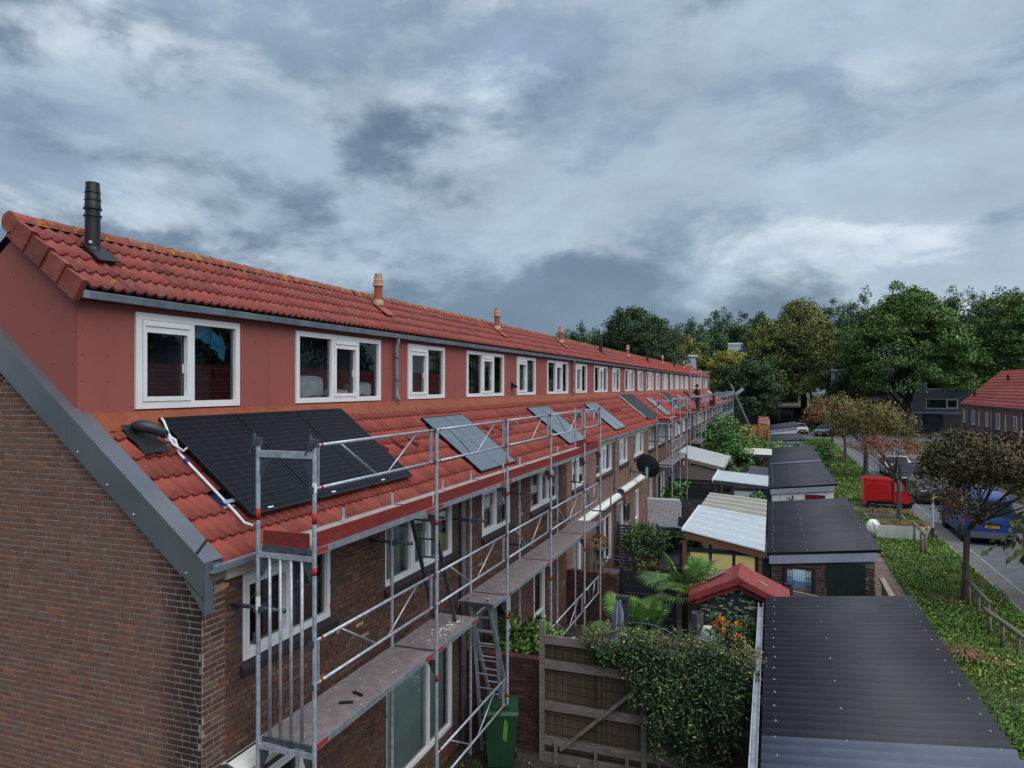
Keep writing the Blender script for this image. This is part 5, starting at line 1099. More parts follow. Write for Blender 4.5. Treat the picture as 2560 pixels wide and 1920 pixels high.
# ---------------------------------------------------------------- garden things
GBIN = pm('bin_green', S(40,78,56,.9), S(36,68,50,.9), ns=3, rough=.45); BBIN = pm('bin_blue', S(40,76,140,1.1), S(32,64,120,1.1), ns=3, rough=.45)
def wheelie(label, x, y, rz, mt):
    B = empty('wheelie_bin', (x, y, 0)); tag(B, label, 'bin'); M = Matrix.Translation((x, y, 0)) @ Matrix.Rotation(rz, 4, 'Z')
    def put(b, nm, m): b.xf(M); b.build(nm, m, B)
    b = MB(); i = len(b.v); b.v += [(-.22,-.26,.08),(.22,-.26,.08),(.22,.24,.08),(-.22,.24,.08),(-.29,-.36,1.0),(.29,-.36,1.0),(.29,.34,1.0),(-.29,.34,1.0)]; b.f += [(3,2,1,0),(0,1,5,4),(1,2,6,5),(2,3,7,6),(3,0,4,7)]; b.m += [0]*5; put(b, 'body', mt)
    b = MB(); b.box((-.305,-.375,.985), (.305,.36,1.03)); put(b, 'rim', mt)
    b = MB(); b.prism([(-.3,-.38,1.031), (-.3,-.33,1.07), (-.3,.2,1.11), (-.3,.4,1.05), (-.3,.4,1.031)], (.6,0,0)); put(b, 'lid', mt)
    b = MB(); b.box((-.16,-.25,1.092), (.16,.1,1.13)); put(b, 'lid_panel', mt)
    b = MB(); b.tube([(-.22,.42,1.02), (.22,.42,1.02)], .018, 8); put(b, 'handle', mt)
    for sx in (-.25, .25): b = MB(); b.lathe((sx-.03,.26,.1), [(.1,0),(.1,.06)], 14, 'x'); put(b, 'wheel', BLACKP)
    return B
WB = wheelie('green wheelie bin under the ladder by the brick garden wall', -4.5, 11.75, R(20), GBIN)
b = MB(); b.quad((-4.285, 11.25, .72), (-4.20, 11.2, .70), (-4.17, 11.2, 1.02), (-4.25, 11.25, 1.06)); b.v += [tuple(Vector(v)+Vector((.004,.006,0))) for v in b.v[:4]]; b.f.append((7,6,5,4)); b.m.append(0)
tag(b.build('scaffold_tag', pm('lime_tag', S(120,200,70,1.1), rough=.5)), 'lime green inspection tag hanging from the scaffold rail', 'tag')
wheelie('blue wheelie bin at the foot of the foreground shed', -.75, 10.35, R(0), BBIN)
# closed parasol, arch, flue, gate pillar
Pa = empty('parasol', (-2.87, 14, 0)); tag(Pa, 'closed grey-blue parasol tied on its pole among the palms', 'parasol'); PAR = pm('parasol_cloth', S(120,126,146,1.2), S(96,102,122,1.2), ns=3, rough=.85, stretch=(6,6,.5))
b = MB(); n = 14; i = 0
for z, r_ in ((.9,.11),(1.15,.13),(1.4,.07),(1.43,.075),(1.8,.1),(2.2,.09),(2.42,.04)): b.v += [(-2.87+(r_*(1+.25*math.cos(k*math.pi)))*math.cos(2*math.pi*k/n), 14+(r_*(1+.25*math.cos(k*math.pi)))*math.sin(2*math.pi*k/n), z) for k in range(n)]
for q in range(6):
    for k in range(n): b.f.append((q*n+k, q*n+(k+1) % n, (q+1)*n+(k+1) % n, (q+1)*n+k)); b.m.append(0)
b.f.append(tuple(6*n+k for k in range(n))); b.m.append(0); b.build('canopy', PAR, Pa); MB().tube([(-2.87,14,0), (-2.87,14,2.5)], .022, 8).build('pole', GALVD, Pa); MB().box((-2.8, 14.02, .5), (-2.68, 14.12, 2.45)).build('mast', ANTH, Pa); MB().box((-2.92, 13.98, 2.45), (-2.66, 14.12, 2.52)).build('crank_arm', ANTH, Pa)
A_ = empty('rose_arch', (-2.2, 13.2, 0)); tag(A_, 'thin metal garden arch above the reed fence', 'arch')
for dy in (0, .45):
    b = MB(); b.tube([(-3.2,13.0+dy,0), (-3.2,13.0+dy,1.6)]+[(-2.3-.9*math.cos(t_), 13.0+dy, 1.6+.62*math.sin(t_)) for t_ in [k*math.pi/12 for k in range(13)]]+[(-1.4,13.0+dy,0)], .012, 6); b.build('hoop', GALVD, A_)
for k in range(1, 8): t_ = k*math.pi/8; MB().tube([(-2.3-.9*math.cos(t_), 13.0, 1.6+.62*math.sin(t_)), (-2.3-.9*math.cos(t_), 13.45, 1.6+.62*math.sin(t_))], .008, 5).build('rung', GALVD, A_)
b = MB(); b.lathe((-1.38, 14.5, .9), [(.11,0),(.112,1.3),(.1,1.3),(.1,1.1)], 20); tag(b.build('steel_flue', pm('steel_tube', S(140,142,144,1.2), S(110,112,116,1.2), ns=3, rough=.3, metal=.7, stretch=(9,9,.3)), smooth=False), 'upright steel tube standing among the garden plants', 'tube')
smooth_angle(bpy.data.objects['steel_flue'], 40)
b = MB(); x, y = -1.09, 13.2; b.v += [(x-.15,y-.12,0),(x+.15,y-.12,0),(x+.15,y+.12,0),(x-.15,y+.12,0),(x-.15,y-.12,2.12),(x+.15,y-.12,2.12),(x+.15,y+.12,2.12),(x-.15,y+.12,2.12),(x-.07,y-.1,2.36),(x+.07,y-.1,2.36),(x+.07,y+.1,2.36),(x-.07,y+.1,2.36)]
b.f += [(0,1,5,4),(1,2,6,5),(2,3,7,6),(3,0,4,7),(4,5,9,8),(5,6,10,9),(6,7,11,10),(7,4,8,11),(8,9,10,11)]; b.m += [0]*9; tag(b.build('stone_pillar', pm('pillar_stone', S(190,190,190,1.15), S(150,150,150,1.15), ns=8, rough=.9, bump=.3, c3=S(110,110,108))), 'pointed whitewashed stone pillar beside the orange-berried shrub', 'pillar')
# patio furniture behind the anthracite fence
RAT = pm('dark_rattan', S(46,48,54,1.1), S(36,38,44,1.1), ns=30, rough=.8)
def chair(label, x, y, rz, mt, leg):
    Ch = empty('garden_chair', (x, y, 0)); tag(Ch, label, 'chair'); M = Matrix.Translation((x, y, 0)) @ Matrix.Rotation(rz, 4, 'Z')
    for nm, a, c in (('seat', (-.26,-.26,.4), (.26,.26,.46)), ('backrest', (-.27,.22,.461), (.27,.28,.95)), ('armrest', (-.3,-.24,.62), (-.25,.21,.66)), ('armrest', (.25,-.24,.62), (.3,.21,.66))): MB().box(a, c).xf(M).build(nm, mt, Ch)
    for sx in (-.25, .25):
        for sy in (-.22, .22): MB().box((sx-.02,sy-.02,0), (sx+.02,sy+.02,.399)).xf(M).build('leg', leg, Ch)
    return Ch
chair('black rattan chair in front of the whitewashed wall', -3.55, 31.6, R(10), RAT, RAT); chair('grey cushioned chair by the patio window', -4.95, 28.2, R(-80), pm('grey_cushion', S(120,116,114,1.15), rough=.9), ALU); chair('second grey cushioned chair farther along by the patio window', -4.9, 29.4, R(-80), pm('grey_cushion', S(120,116,114,1.15)), ALU)
Tb = empty('garden_table', (-4.1, 29.8, 0)); tag(Tb, 'pale-edged garden table behind the anthracite slat fence', 'table'); MB().box((-4.6, 28.9, .7), (-3.6, 30.7, .74)).build('top', pm('table_glass', S(120,130,140,1.1), rough=.3), Tb)
for sx in (-4.5, -3.7):
    for sy in (29.0, 30.6): MB().box((sx-.03,sy-.03,0), (sx+.03,sy+.03,.699)).build('leg', ALU, Tb)
# plant stand, cart, pots
GW = pm('stand_green', S(92,108,92,1.15), S(76,92,78,1.15), rough=.7)
Ps = empty('plant_stand', (-5.1, 21.7, 0)); tag(Ps, 'green stepladder plant stand with a tray of rusty foliage by the awning', 'plant stand')
for k in range(4): MB().box((-5.25+k*.05, 21.35, .4+k*.42), (-4.95+k*.05, 21.95, .43+k*.42)).build('shelf', GW, Ps)
for y in (21.35, 21.92):
    MB().bar((-4.85,y,0), (-5.15,y,1.75), .04, .07).build('leg', GW, Ps); MB().bar((-5.35,y,0), (-5.2,y,1.75), .04, .05).build('leg', GW, Ps)
Ct = empty('wire_cart', (-4.35, 21.0, 0)); tag(Ct, 'rounded metal wire cart above the end of the dark brick wall', 'cart')
for dy in (0, .4): b = MB(); b.tube([(-4.65,20.3+dy,.1),(-4.65,20.3+dy,1.55),(-4.58,20.3+dy,1.68),(-4.15,20.3+dy,1.68),(-4.08,20.3+dy,1.55),(-4.08,20.3+dy,.1)], .016, 8); b.build('hoop', GALVD, Ct)
for zz in (.3, .8, 1.3): MB().box((-4.64, 20.3, zz), (-4.09, 20.7, zz+.012)).build('tray', GALVD, Ct)
def pot(label, x, y, r_, h_, mt): b = MB(); b.lathe((x,y,0), [(r_*.75,0),(r_,h_),(r_*1.08,h_),(r_*1.08,h_-.03),(r_*.9,h_-.04),(r_*.9,h_-.08)], 16); return tag(smooth_angle(b.build('plant_pot', mt), 40), label, 'pot')
pot('dark pot holding the pink oleander', -4.2, 24.6, .32, .5, ANTH); pot('large dark pot beside the trellis', -3.0, 24.9, .3, .5, ANTH)
b = MB().box((-4.55, 13.3, .02), (-3.75, 14.3, .12)); 
T_ = bpy.data.meshes.new('x')
P6 = empty('folded_tarpaulin', (-3.9, 13.6, 0)); tag(P6, 'crumpled pale tarpaulin lying behind the reed fence', 'tarpaulin')
V = []; n = 12
b = MB()
for i in range(n):
    for k in range(n):
        f = lambda a, c_: (-4.5+a*.09, 12.9+c_*.12, .55+.09*math.sin(a*1.7+c_*.6)+.07*math.sin(c_*2.3-a)+.25*math.exp(-((a-6)**2+(c_-6)**2)/18)-.4*(a in (0, n) or c_ in (0, n)))
        b.quad(f(i,k), f(i+1,k), f(i+1,k+1), f(i,k+1))
b.build('sheet', pm('tarp_pale', S(186,198,204,1.15), S(120,132,140,1.15), ns=5, rough=.5), P6)
# ---------------------------------------------------------------- vehicles
TYRE = pm('tyre', S(30,30,32), S(24,24,26), ns=9, rough=.85); RIM = pm('rim_silver', S(150,154,158,1.2), rough=.35, metal=.6); CARGLASS = pm('car_glass', S(26,32,38), S(22,28,34), ns=1, rough=.08, spec=.6)
TRIM = pm('car_trim', S(34,34,38), rough=.6); LAMPW = pm('headlamp', S(200,206,212,1.2), rough=.15, spec=.6); LAMPR = pm('taillamp', S(130,20,20,1.2), rough=.2)
def paint(name, c): return pm(name, S(*c, 1.1), S(*[v*.94 for v in c], 1.1), ns=1, rough=.28, spec=.5, coat=.6)
PLATE = pm('plate_yellow', S(226,170,40,1.05), S(214,158,36,1.05), ns=3, rough=.5)
FONT_M = pm('plate_ink', S(20,20,20), rough=.6)
def lettering(parent, text, loc, size, rot, mt=FONT_M):
    cu = bpy.data.curves.new('lettering', 'FONT'); cu.body = text; cu.size = size; cu.align_x = 'CENTER'; cu.align_y = 'CENTER'; cu.extrude = .0008
    q = bpy.data.objects.new('tmp_text', cu); C.objects.link(q); me = bpy.data.meshes.new_from_object(q.evaluated_get(bpy.context.evaluated_depsgraph_get())); bpy.data.objects.remove(q)
    me.materials.clear(); me.materials.append(mt); o = bpy.data.objects.new('lettering', me); C.objects.link(o); o.parent = parent
    o.matrix_local = Matrix.Translation(-WP[parent.name]) @ Matrix.Translation(loc) @ rot; return o
def wheel(V_, x, y, r_, w_, M):
    W = empty('wheel', M @ Vector((x, y, r_)), V_); sg = 1 if x > 0 else -1
    b = MB(); b.lathe((x-w_/2, y, r_), [(r_*.62,0),(r_*.95,0),(r_,.03),(r_,w_-.03),(r_*.95,w_),(r_*.62,w_)], 20, 'x'); b.xf(M); smooth_angle(b.build('tyre', TYRE, W), 35)
    b = MB(); b.lathe((x+sg*(w_/2-.03), y, r_), [(r_*.63,0),(r_*.6,sg*.025),(r_*.4,sg*.01),(r_*.15,sg*.02),(r_*.14,sg*.03)], 16, 'x'); b.xf(M); smooth_angle(b.build('rim', RIM, W), 35)
def vehicle(name, label, cat, loc, rz, W, prof, belt, mt, wheels, r_, wins=(), extras=(), group=None, tumble=.16, top=None):
    """prof: side outline (y,z) closed; wins: side windows polygons (y,z); extras: (part, material, box a, box b)"""
    V_ = empty(name, loc); tag(V_, label, cat, group); M = Matrix.Translation(loc) @ Matrix.Rotation(rz, 4, 'Z'); zt = max(z for y, z in prof); cy = sum(y for y, z in prof)/len(prof); cz = sum(z for y, z in prof)/len(prof)
    hw = lambda z: W/2*(1-tumble*max(0, z-belt)/(zt-belt))
    b = MB(); st = [(-1, .955), (-.955, .985), (-.86, 1), (.86, 1), (.955, .985), (1, .955)]; n = len(prof)
    for f, s_ in st:
        for y, z in prof: zz = cz+(z-cz)*s_; b.v.append((f*hw(zz), cy+(y-cy)*s_, zz))
    for k in range(5):
        for j in range(n): q = (j+1) % n; b.f.append((k*n+j, (k+1)*n+j, (k+1)*n+q, k*n+q)); b.m.append(0)
    b.f.append(tuple(range(n))); b.f.append(tuple(5*n+j for j in range(n-1, -1, -1))); b.m += [0, 0]
    b.xf(M); o = b.build('body', mt, V_); bmx = bmesh.new(); bmx.from_mesh(o.data); bmesh.ops.recalc_face_normals(bmx, faces=bmx.faces); bmx.to_mesh(o.data); bmx.free(); smooth_angle(o, 32)
    for poly in wins:
        for sg in (-1, 1):
            b = MB(); b.prism([(sg*(hw(z)*1.0+.001), y, z) for y, z in poly], (sg*.006, 0, 0)); b.xf(M); b.build('side_window', CARGLASS, V_)
    for (y0, z0, y1, z1, f) in (top or ()):
        dv = Vector((0, y1-y0, z1-z0)); nn_ = Vector((0, -(z1-z0), y1-y0)).normalized(); 
        if nn_.z < 0: nn_ = -nn_
        b = MB(); a_, c_ = hw(z0)*f, hw(z1)*f; b.prism([(-a_, y0, z0), (a_, y0, z0), (c_, y1, z1), (-c_, y1, z1)], nn_*.008); b.xf(M); b.build('windscreen' if y1 < y0 or True else '', CARGLASS, V_)
    for nm, m_, a, c in extras: b = MB().box(a, c); b.xf(M); b.build(nm, m_, V_)
    for y in wheels:
        for x in (-W/2+.1, W/2-.1): wheel(V_, x, y, r_, .2, M)
        for sg in (-1, 1):
            b = MB(); b.lathe((sg*(W/2-.035), y, r_), [(r_*1.16,0),(r_*1.16,sg*.036)], 18, 'x'); b.xf(M); b.build('wheel_arch', TRIM, V_)
    return V_, M
# blue van (rear towards us)
vp = [(0,.45),(0,.9),(.05,1.25),(.22,1.95),(.4,2.06),(3.3,2.06),(3.6,1.98),(4.15,1.28),(4.75,1.05),(4.9,.85),(4.92,.45),(4.8,.3),(.12,.3)]
V_, M = vehicle('blue_van', 'blue van seen from behind, parked on the street beyond the nearest tree', 'van', (8.62, 34.85, 0), 0, 1.9, vp, 1.2, paint('paint_blue', (22,58,132)), (.75, 3.85), .33,
  wins=[[(.35,1.25),(.5,1.85),(1.5,1.85),(1.5,1.25)], [(1.6,1.25),(1.6,1.85),(2.55,1.85),(2.55,1.25)], [(2.65,1.25),(2.65,1.85),(3.35,1.85),(3.85,1.25)]], top=[(.045,1.22,.2,1.85,.86), (4.12,1.32,3.62,1.94,.86)],
  extras=[('bumper', pm('bumper_grey', S(92,98,108,1.1), rough=.6), (-.93,-.09,.32), (.93,.1,.55)), ('tail_light', LAMPR, (-.945,-.012,.95), (-.86,.06,1.3)), ('tail_light', LAMPR, (.86,-.012,.95), (.945,.06,1.3)), ('number_plate', PLATE, (-.2,-.03,.74), (.32,-.006,.85)), ('plate_lamp', TRIM, (-.3,-.05,.87), (.42,-.006,.93)), ('lock', RIM, (.1,-.02,.58), (.14,-.004,.62))])
lettering(V_, '5-VDK-18', M @ Vector((.06, -.0315, .795)), .1, Matrix.Rotation(R(90), 4, 'X'))
# parked cars
cp = [(0,.5),(.02,.72),(.3,.9),(.95,.98),(1.6,1.42),(2.0,1.48),(3.0,1.46),(3.7,1.2),(4.1,1.0),(4.25,.9),(4.28,.5),(4.15,.25),(.15,.25)]      # front at y=0
cw = [[(1.12,.99),(1.68,1.38),(2.3,1.41),(2.3,.99)], [(2.38,.99),(2.38,1.41),(2.98,1.4),(3.5,1.18),(3.5,.99)]]
ct = [(.98,1.0,1.6,1.42,.84), (3.72,1.2,3.05,1.45,.84)]
def car_extras(g=True): return [('headlight', LAMPW, (-.82,.03,.66), (-.5,.2,.8)), ('headlight', LAMPW, (.5,.03,.66), (.82,.2,.8)), ('grille', TRIM, (-.45,-.012,.5), (.45,.05,.72)), ('bumper', TRIM, (-.8,-.03,.28), (.8,.06,.4)), ('number_plate', PLATE, (-.26,-.05,.42), (.26,-.031,.53)), ('tail_light', LAMPR, (-.84,4.2,.72), (-.6,4.29,.9)), ('tail_light', LAMPR, (.6,4.2,.72), (.84,4.29,.9))]
gcar = 'cars parked along the kerb'
vehicle('parked_car', 'dark grey car facing us, parked behind the blue van', 'car', (8.75, 45.6, 0), 0, 1.8, cp, .98, paint('paint_grey', (62,66,72)), (.85, 3.4), .31, cw, car_extras(), gcar, top=ct)
vehicle('parked_car', 'black car with chrome trim parked behind the red three-wheeler', 'car', (8.75, 51.8, 0), 0, 1.78, cp, .98, paint('paint_black', (26,28,32)), (.85, 3.4), .31, cw, car_extras(), gcar, top=ct)
vehicle('parked_car', 'white car parked along the kerb beyond the black car', 'car', (8.75, 57.9, 0), 0, 1.76, cp, .98, paint('paint_white', (200,206,212)), (.85, 3.4), .31, cw, car_extras(), gcar, top=ct)
vehicle('parked_car', 'blue-grey car facing us at the far end of the verge', 'car', (6.0, 102.0, 0), R(-25), 1.8, cp, .98, paint('paint_steel', (92,104,122)), (.85, 3.4), .31, cw, car_extras(), 'cars at the street end', top=ct)
vehicle('parked_car', 'black car standing behind the blue-grey car at the street end', 'car', (7.6, 108.0, 0), R(-10), 1.85, [(y, z*1.12) for y, z in cp], 1.1, paint('paint_black', (26,28,32)), (.85, 3.4), .34, [[(y, z*1.12) for y, z in p_] for p_ in cw], car_extras(), 'cars at the street end', top=[(a, c_*1.12, d, e_*1.12, f) for a, c_, d, e_, f in ct])
vehicle('parked_car', 'small white car beside the farthest dark-roofed shed', 'car', (4.0, 106.0, 0), R(10), 1.7, cp, .98, paint('paint_white', (200,206,212)), (.85, 3.4), .3, cw, car_extras(), 'cars at the street end', top=ct)
vehicle('parked_car', 'dark car left of the ladder lift behind the far wooden fence', 'car', (-5.2, 108.0, 0), R(80), 1.75, cp, .98, paint('paint_dark', (36,40,46)), (.85, 3.4), .3, cw, car_extras(), 'cars at the street end', top=ct)
rv = [(0,.5),(.02,.85),(.12,1.05),(.75,1.85),(.95,1.95),(3.9,1.95),(4.05,1.8),(4.1,.5),(4.0,.3),(.1,.3)]
vehicle('red_van', 'small red van facing us behind the far wooden fences', 'van', (-1.1, 116.0, 0), R(3), 1.8, rv, 1.05, paint('paint_red', (190,44,48)), (.8, 3.3), .31, [[(.5,1.1),(.9,1.75),(1.5,1.75),(1.5,1.1)]], [('headlight', LAMPW, (-.8,-.01,.62), (-.55,.05,.78)), ('headlight', LAMPW, (.55,-.01,.62), (.8,.05,.78)), ('bumper', pm('bumper_pale', S(170,170,170,1.1), rough=.6), (-.88,-.06,.32), (.88,.06,.48)), ('number_plate', PLATE, (-.26,-.08,.36), (.26,-.061,.46))], top=[(.14,1.08,.72,1.8,.86)])
# red three-wheeled delivery van, side on
AP = empty('three_wheeler', (5.9, 43.5, 0)); tag(AP, 'small red three-wheeled delivery van parked across the verge', 'van'); RED = paint('paint_bright_red', (190,26,36))
yf, yb_ = 42.85, 44.15
b = MB(); b.prism([(4.75, yf, .5), (6.07, yf, .5), (6.06, yf, 1.62), (6.0, yf, 1.68), (4.74, yf, 1.68), (4.68, yf, 1.62)], (0, yb_-yf, 0)); b.build('cargo_box', RED, AP)
for k in range(6): MB().box((4.80, yf-.03, .62+k*.14), (6.02, yf-.0005, .675+k*.14)).build('box_rib', RED, AP)
MB().box((4.66, yf-.02, 1.60), (6.08, yb_+.02, 1.66)).build('box_rail', RED, AP); MB().box((4.72, yf-.01, .32), (4.86, yb_, .499)).build('rear_skirt', RED, AP)
b = MB(); b.prism([(6.14, yf+.02, .40), (6.82, yf+.02, .40), (7.0, yf+.02, .48), (7.06, yf+.02, .82), (6.94, yf+.02, 1.02), (6.80, yf+.02, 1.1), (6.55, yf+.02, 1.56), (6.48, yf+.02, 1.6), (6.14, yf+.02, 1.6)], (0, yb_-yf-.04, 0)); b.build('cab', RED, AP)
b = MB(); b.prism([(6.24, yf+.012, 1.06), (6.70, yf+.012, 1.06), (6.50, yf+.012, 1.5), (6.24, yf+.012, 1.5)], (0, .007, 0)); b.build('side_window', pm('cab_glass', S(130,138,138,1.1), S(100,110,112,1.1), ns=6, rough=.12, spec=.6), AP)
b = MB(); b.prism([(6.815, yf+.15, 1.11), (6.565, yf+.15, 1.55), (6.575, yf+.15, 1.555), (6.825, yf+.15, 1.115)], (0, yb_-yf-.3, 0)); b.build('windscreen', CARGLASS, AP)
b = MB(); b.prism([(6.2, yf+.008, .4), (6.78, yf+.008, .4), (6.78, yf+.008, 1.02), (6.2, yf+.008, 1.02)], (0, .011, 0)); Dd = b.build('door', RED, AP); MB().box((6.23, yf-.008, .88), (6.26, yf+.007, .98)).build('handle', TRIM, Dd)
MB().box((6.1, yf-.02, .86), (6.14, yb_, 1.55)).build('cab_gap', TRIM, AP); MB().box((4.8, yf+.1, .3), (6.9, yb_-.1, .48)).build('chassis', TRIM, AP)
MB().box((6.68, yf-.12, 1.12), (6.74, yf-.0, 1.22)).build('mirror', TRIM, AP); MB().lathe((7.05, yf+.35, .78), [(.07,0),(.07,.03),(.05,.05)], 12, 'x').build('headlight', LAMPW, AP); MB().box((6.96, yf+.3, .5), (7.02, yf+.62, .62)).build('number_plate', PLATE, AP)
b = MB(); b.prism([(6.72, yf+.3, .36), (7.12, yf+.3, .30), (7.22, yf+.3, .42), (7.0, yf+.3, .58), (6.78, yf+.3, .52)], (0,.7,0)); b.build('mudguard', TRIM, AP)
I4 = Matrix.Identity(4)
def small_wheel(x, y):
    W = empty('wheel', (x, y, .22), AP); b = MB(); b.lathe((x, y-.05, .22), [(.13,0),(.2,0),(.22,.02),(.22,.1),(.2,.12),(.13,.12)], 18, 'y'); smooth_angle(b.build('tyre', TYRE, W), 35); b = MB(); b.lathe((x, y-.045, .22), [(.135,0),(.12,-.01),(.09,.01),(.04,0)], 16, 'y'); smooth_angle(b.build('rim', RIM, W), 35)
small_wheel(5.12, yf+.1); small_wheel(5.12, yb_-.12); small_wheel(6.92, 43.5)
b = MB(); b.tube([(5.12+.28*math.cos(t_), yf+.02, .22+.28*math.sin(t_)) for t_ in [k*math.pi/8 for k in range(9)]], .03, 6); b.build('wheel_arch', TRIM, AP)

# ---------------------------------------------------------------- things on the verge
BK = pm('log_bark', S(128,118,108,1.2), S(96,88,82,1.2), ns=9, rough=.9, bump=.4, bs=30, stretch=(4,1,4))
def barrier(label, p, q, h_, posts):
    B = empty('log_barrier', ((p[0]+q[0])/2, (p[1]+q[1])/2, 0)); tag(B, label, 'barrier', 'log barriers on the verge')
    b = MB(); m = [(p[0]+(q[0]-p[0])*k/4+random.uniform(-.015,.015), p[1]+(q[1]-p[1])*k/4, h_+random.uniform(-.015,.015)) for k in range(5)]; b.tube(m, [.055,.06,.057,.06,.05], 9); b.build('rail', BK, B, smooth=True)
    for x, y in posts: b = MB(); b.tube([(x+random.uniform(-.03,.03), y, 0), (x, y, h_*.5), (x, y, h_-.02)], [.055,.05,.05], 9); b.build('post', BK, B, smooth=True)
barrier('log barrier right beside the trunk of the nearest street tree', (5.62, 25.05), (5.6, 22.7), .78, [(5.62, 24.95), (5.58, 23.75), (5.6, 22.85)])
barrier('log barrier running to the right edge, nearest of the three', (5.36, 22.35), (5.66, 20.0), .7, [(5.45, 22.1), (5.52, 21.25), (5.6, 20.3)])
barrier('log barrier beside the white trough', (5.62, 33.9), (5.58, 31.3), .95, [(5.62, 33.7), (5.52, 31.75), (5.6, 31.4)])
o = MB(); o.tube([(6.58,35.3,0), (6.58,35.3,.55)], .07, 10); PL = empty('marker_pole', (6.58, 35.3, 0)); tag(PL, 'short white pole with dark foot at the pavement edge', 'pole'); o.build('foot', ANTH, PL); MB().tube([(6.58,35.3,.55), (6.58,35.3,2.1)], .06, 10).build('shaft', pm('pole_white', S(170,180,196,1.2), S(140,150,168,1.2), ns=6, rough=.6), PL)
TR = empty('trough', (5.3, 35, 0)); tag(TR, 'white panelled trough heaped with reed mats beside the log barrier', 'trough'); TW = pm('trough_white', S(225,232,240,1.3), S(205,214,226,1.3), ns=6, rough=.5)
for k in range(5):
    x0_, x1_ = 4.3+k*.36, 4.3+(k+1)*.36-.012; b = MB(); b.prism([(x0_, 34.3, .12), (x1_, 34.3, .12), (x1_, 34.12, .72), (x0_, 34.12, .72)], (0,.03,.0)); b.build('front_panel', TW, TR)
b = MB(); b.prism([(4.3, 34.4, .1), (6.1, 34.4, .1), (6.1, 35.0, .1), (4.3, 35.0, .1)], (0,0,.3)); b.build('base', pm('trough_grey', S(110,120,132,1.1), rough=.7), TR)
b = MB(); b.prism([(4.28, 34.3, .12), (4.28, 35.0, .12), (4.18, 35.1, .72), (4.18, 34.12, .72)], (.03,0,0)); b.build('end_panel', TW, TR); b = MB(); b.prism([(6.1, 34.3, .12), (6.1, 35.0, .12), (6.25, 35.1, .72), (6.25, 34.12, .72)], (.03,0,0)); b.build('end_panel', TW, TR)
b = MB()
for _ in range(150):
    x, y, z = random.uniform(4.3,6.2), random.uniform(34.2,35.1), random.uniform(.5,.85); a = random.gauss(0,.4); l_ = random.uniform(.2,.5); b.tube([(x,y,z), (x+l_*math.cos(a), y+l_*math.sin(a)*.6, z+random.uniform(-.05,.06))], .012, 4)
struct(b.build('reed_heap', ramp_random('dry_reed', [(0, S(120,92,64,1.1)), (.5, S(150,124,90,1.1)), (1, S(96,72,54,1.1))], rough=.9), TR), 'stuff')
b = MB(); b.lathe((4.3, 35.5, .5), [(.02,.22),(.16,.19),(.26,.08),(.3,-.1),(.28,-.4)], 14); smooth_angle(tag(b.build('white_sack', TW), 'rounded white sack at the left end of the trough', 'sack'), 60)
BD = empty('raised_bed', (5.2, 39.2, 0)); tag(BD, 'low raised bed of grey boards in front of the three-wheeler', 'raised bed')
for a, c in (((4.4,39.9,.05), (6.1,39.96,.28)), ((4.4,38.4,.05), (6.1,38.46,.28)), ((4.4,38.46,.05), (4.46,39.9,.28)), ((6.04,38.46,.05), (6.1,39.9,.28))): MB().box(a, c).build('board', pm('bed_board', S(140,136,130,1.15), S(110,106,102,1.15), ns=6, rough=.9), BD)
MB().box((4.46,38.46,.05), (6.04,39.9,.2)).build('fill', SOIL, BD)
o = MB().box((4.3, 69.5, .38), (6.0, 70.0, .44)); BN = empty('bench', (5.1, 69.7, 0)); tag(BN, 'grey plank bench on the far verge', 'bench'); o.build('seat', WOODG, BN); MB().box((4.4,69.55,.05), (4.55,69.95,.379)).build('leg', WOODG, BN); MB().box((5.75,69.55,.05), (5.9,69.95,.379)).build('leg', WOODG, BN)

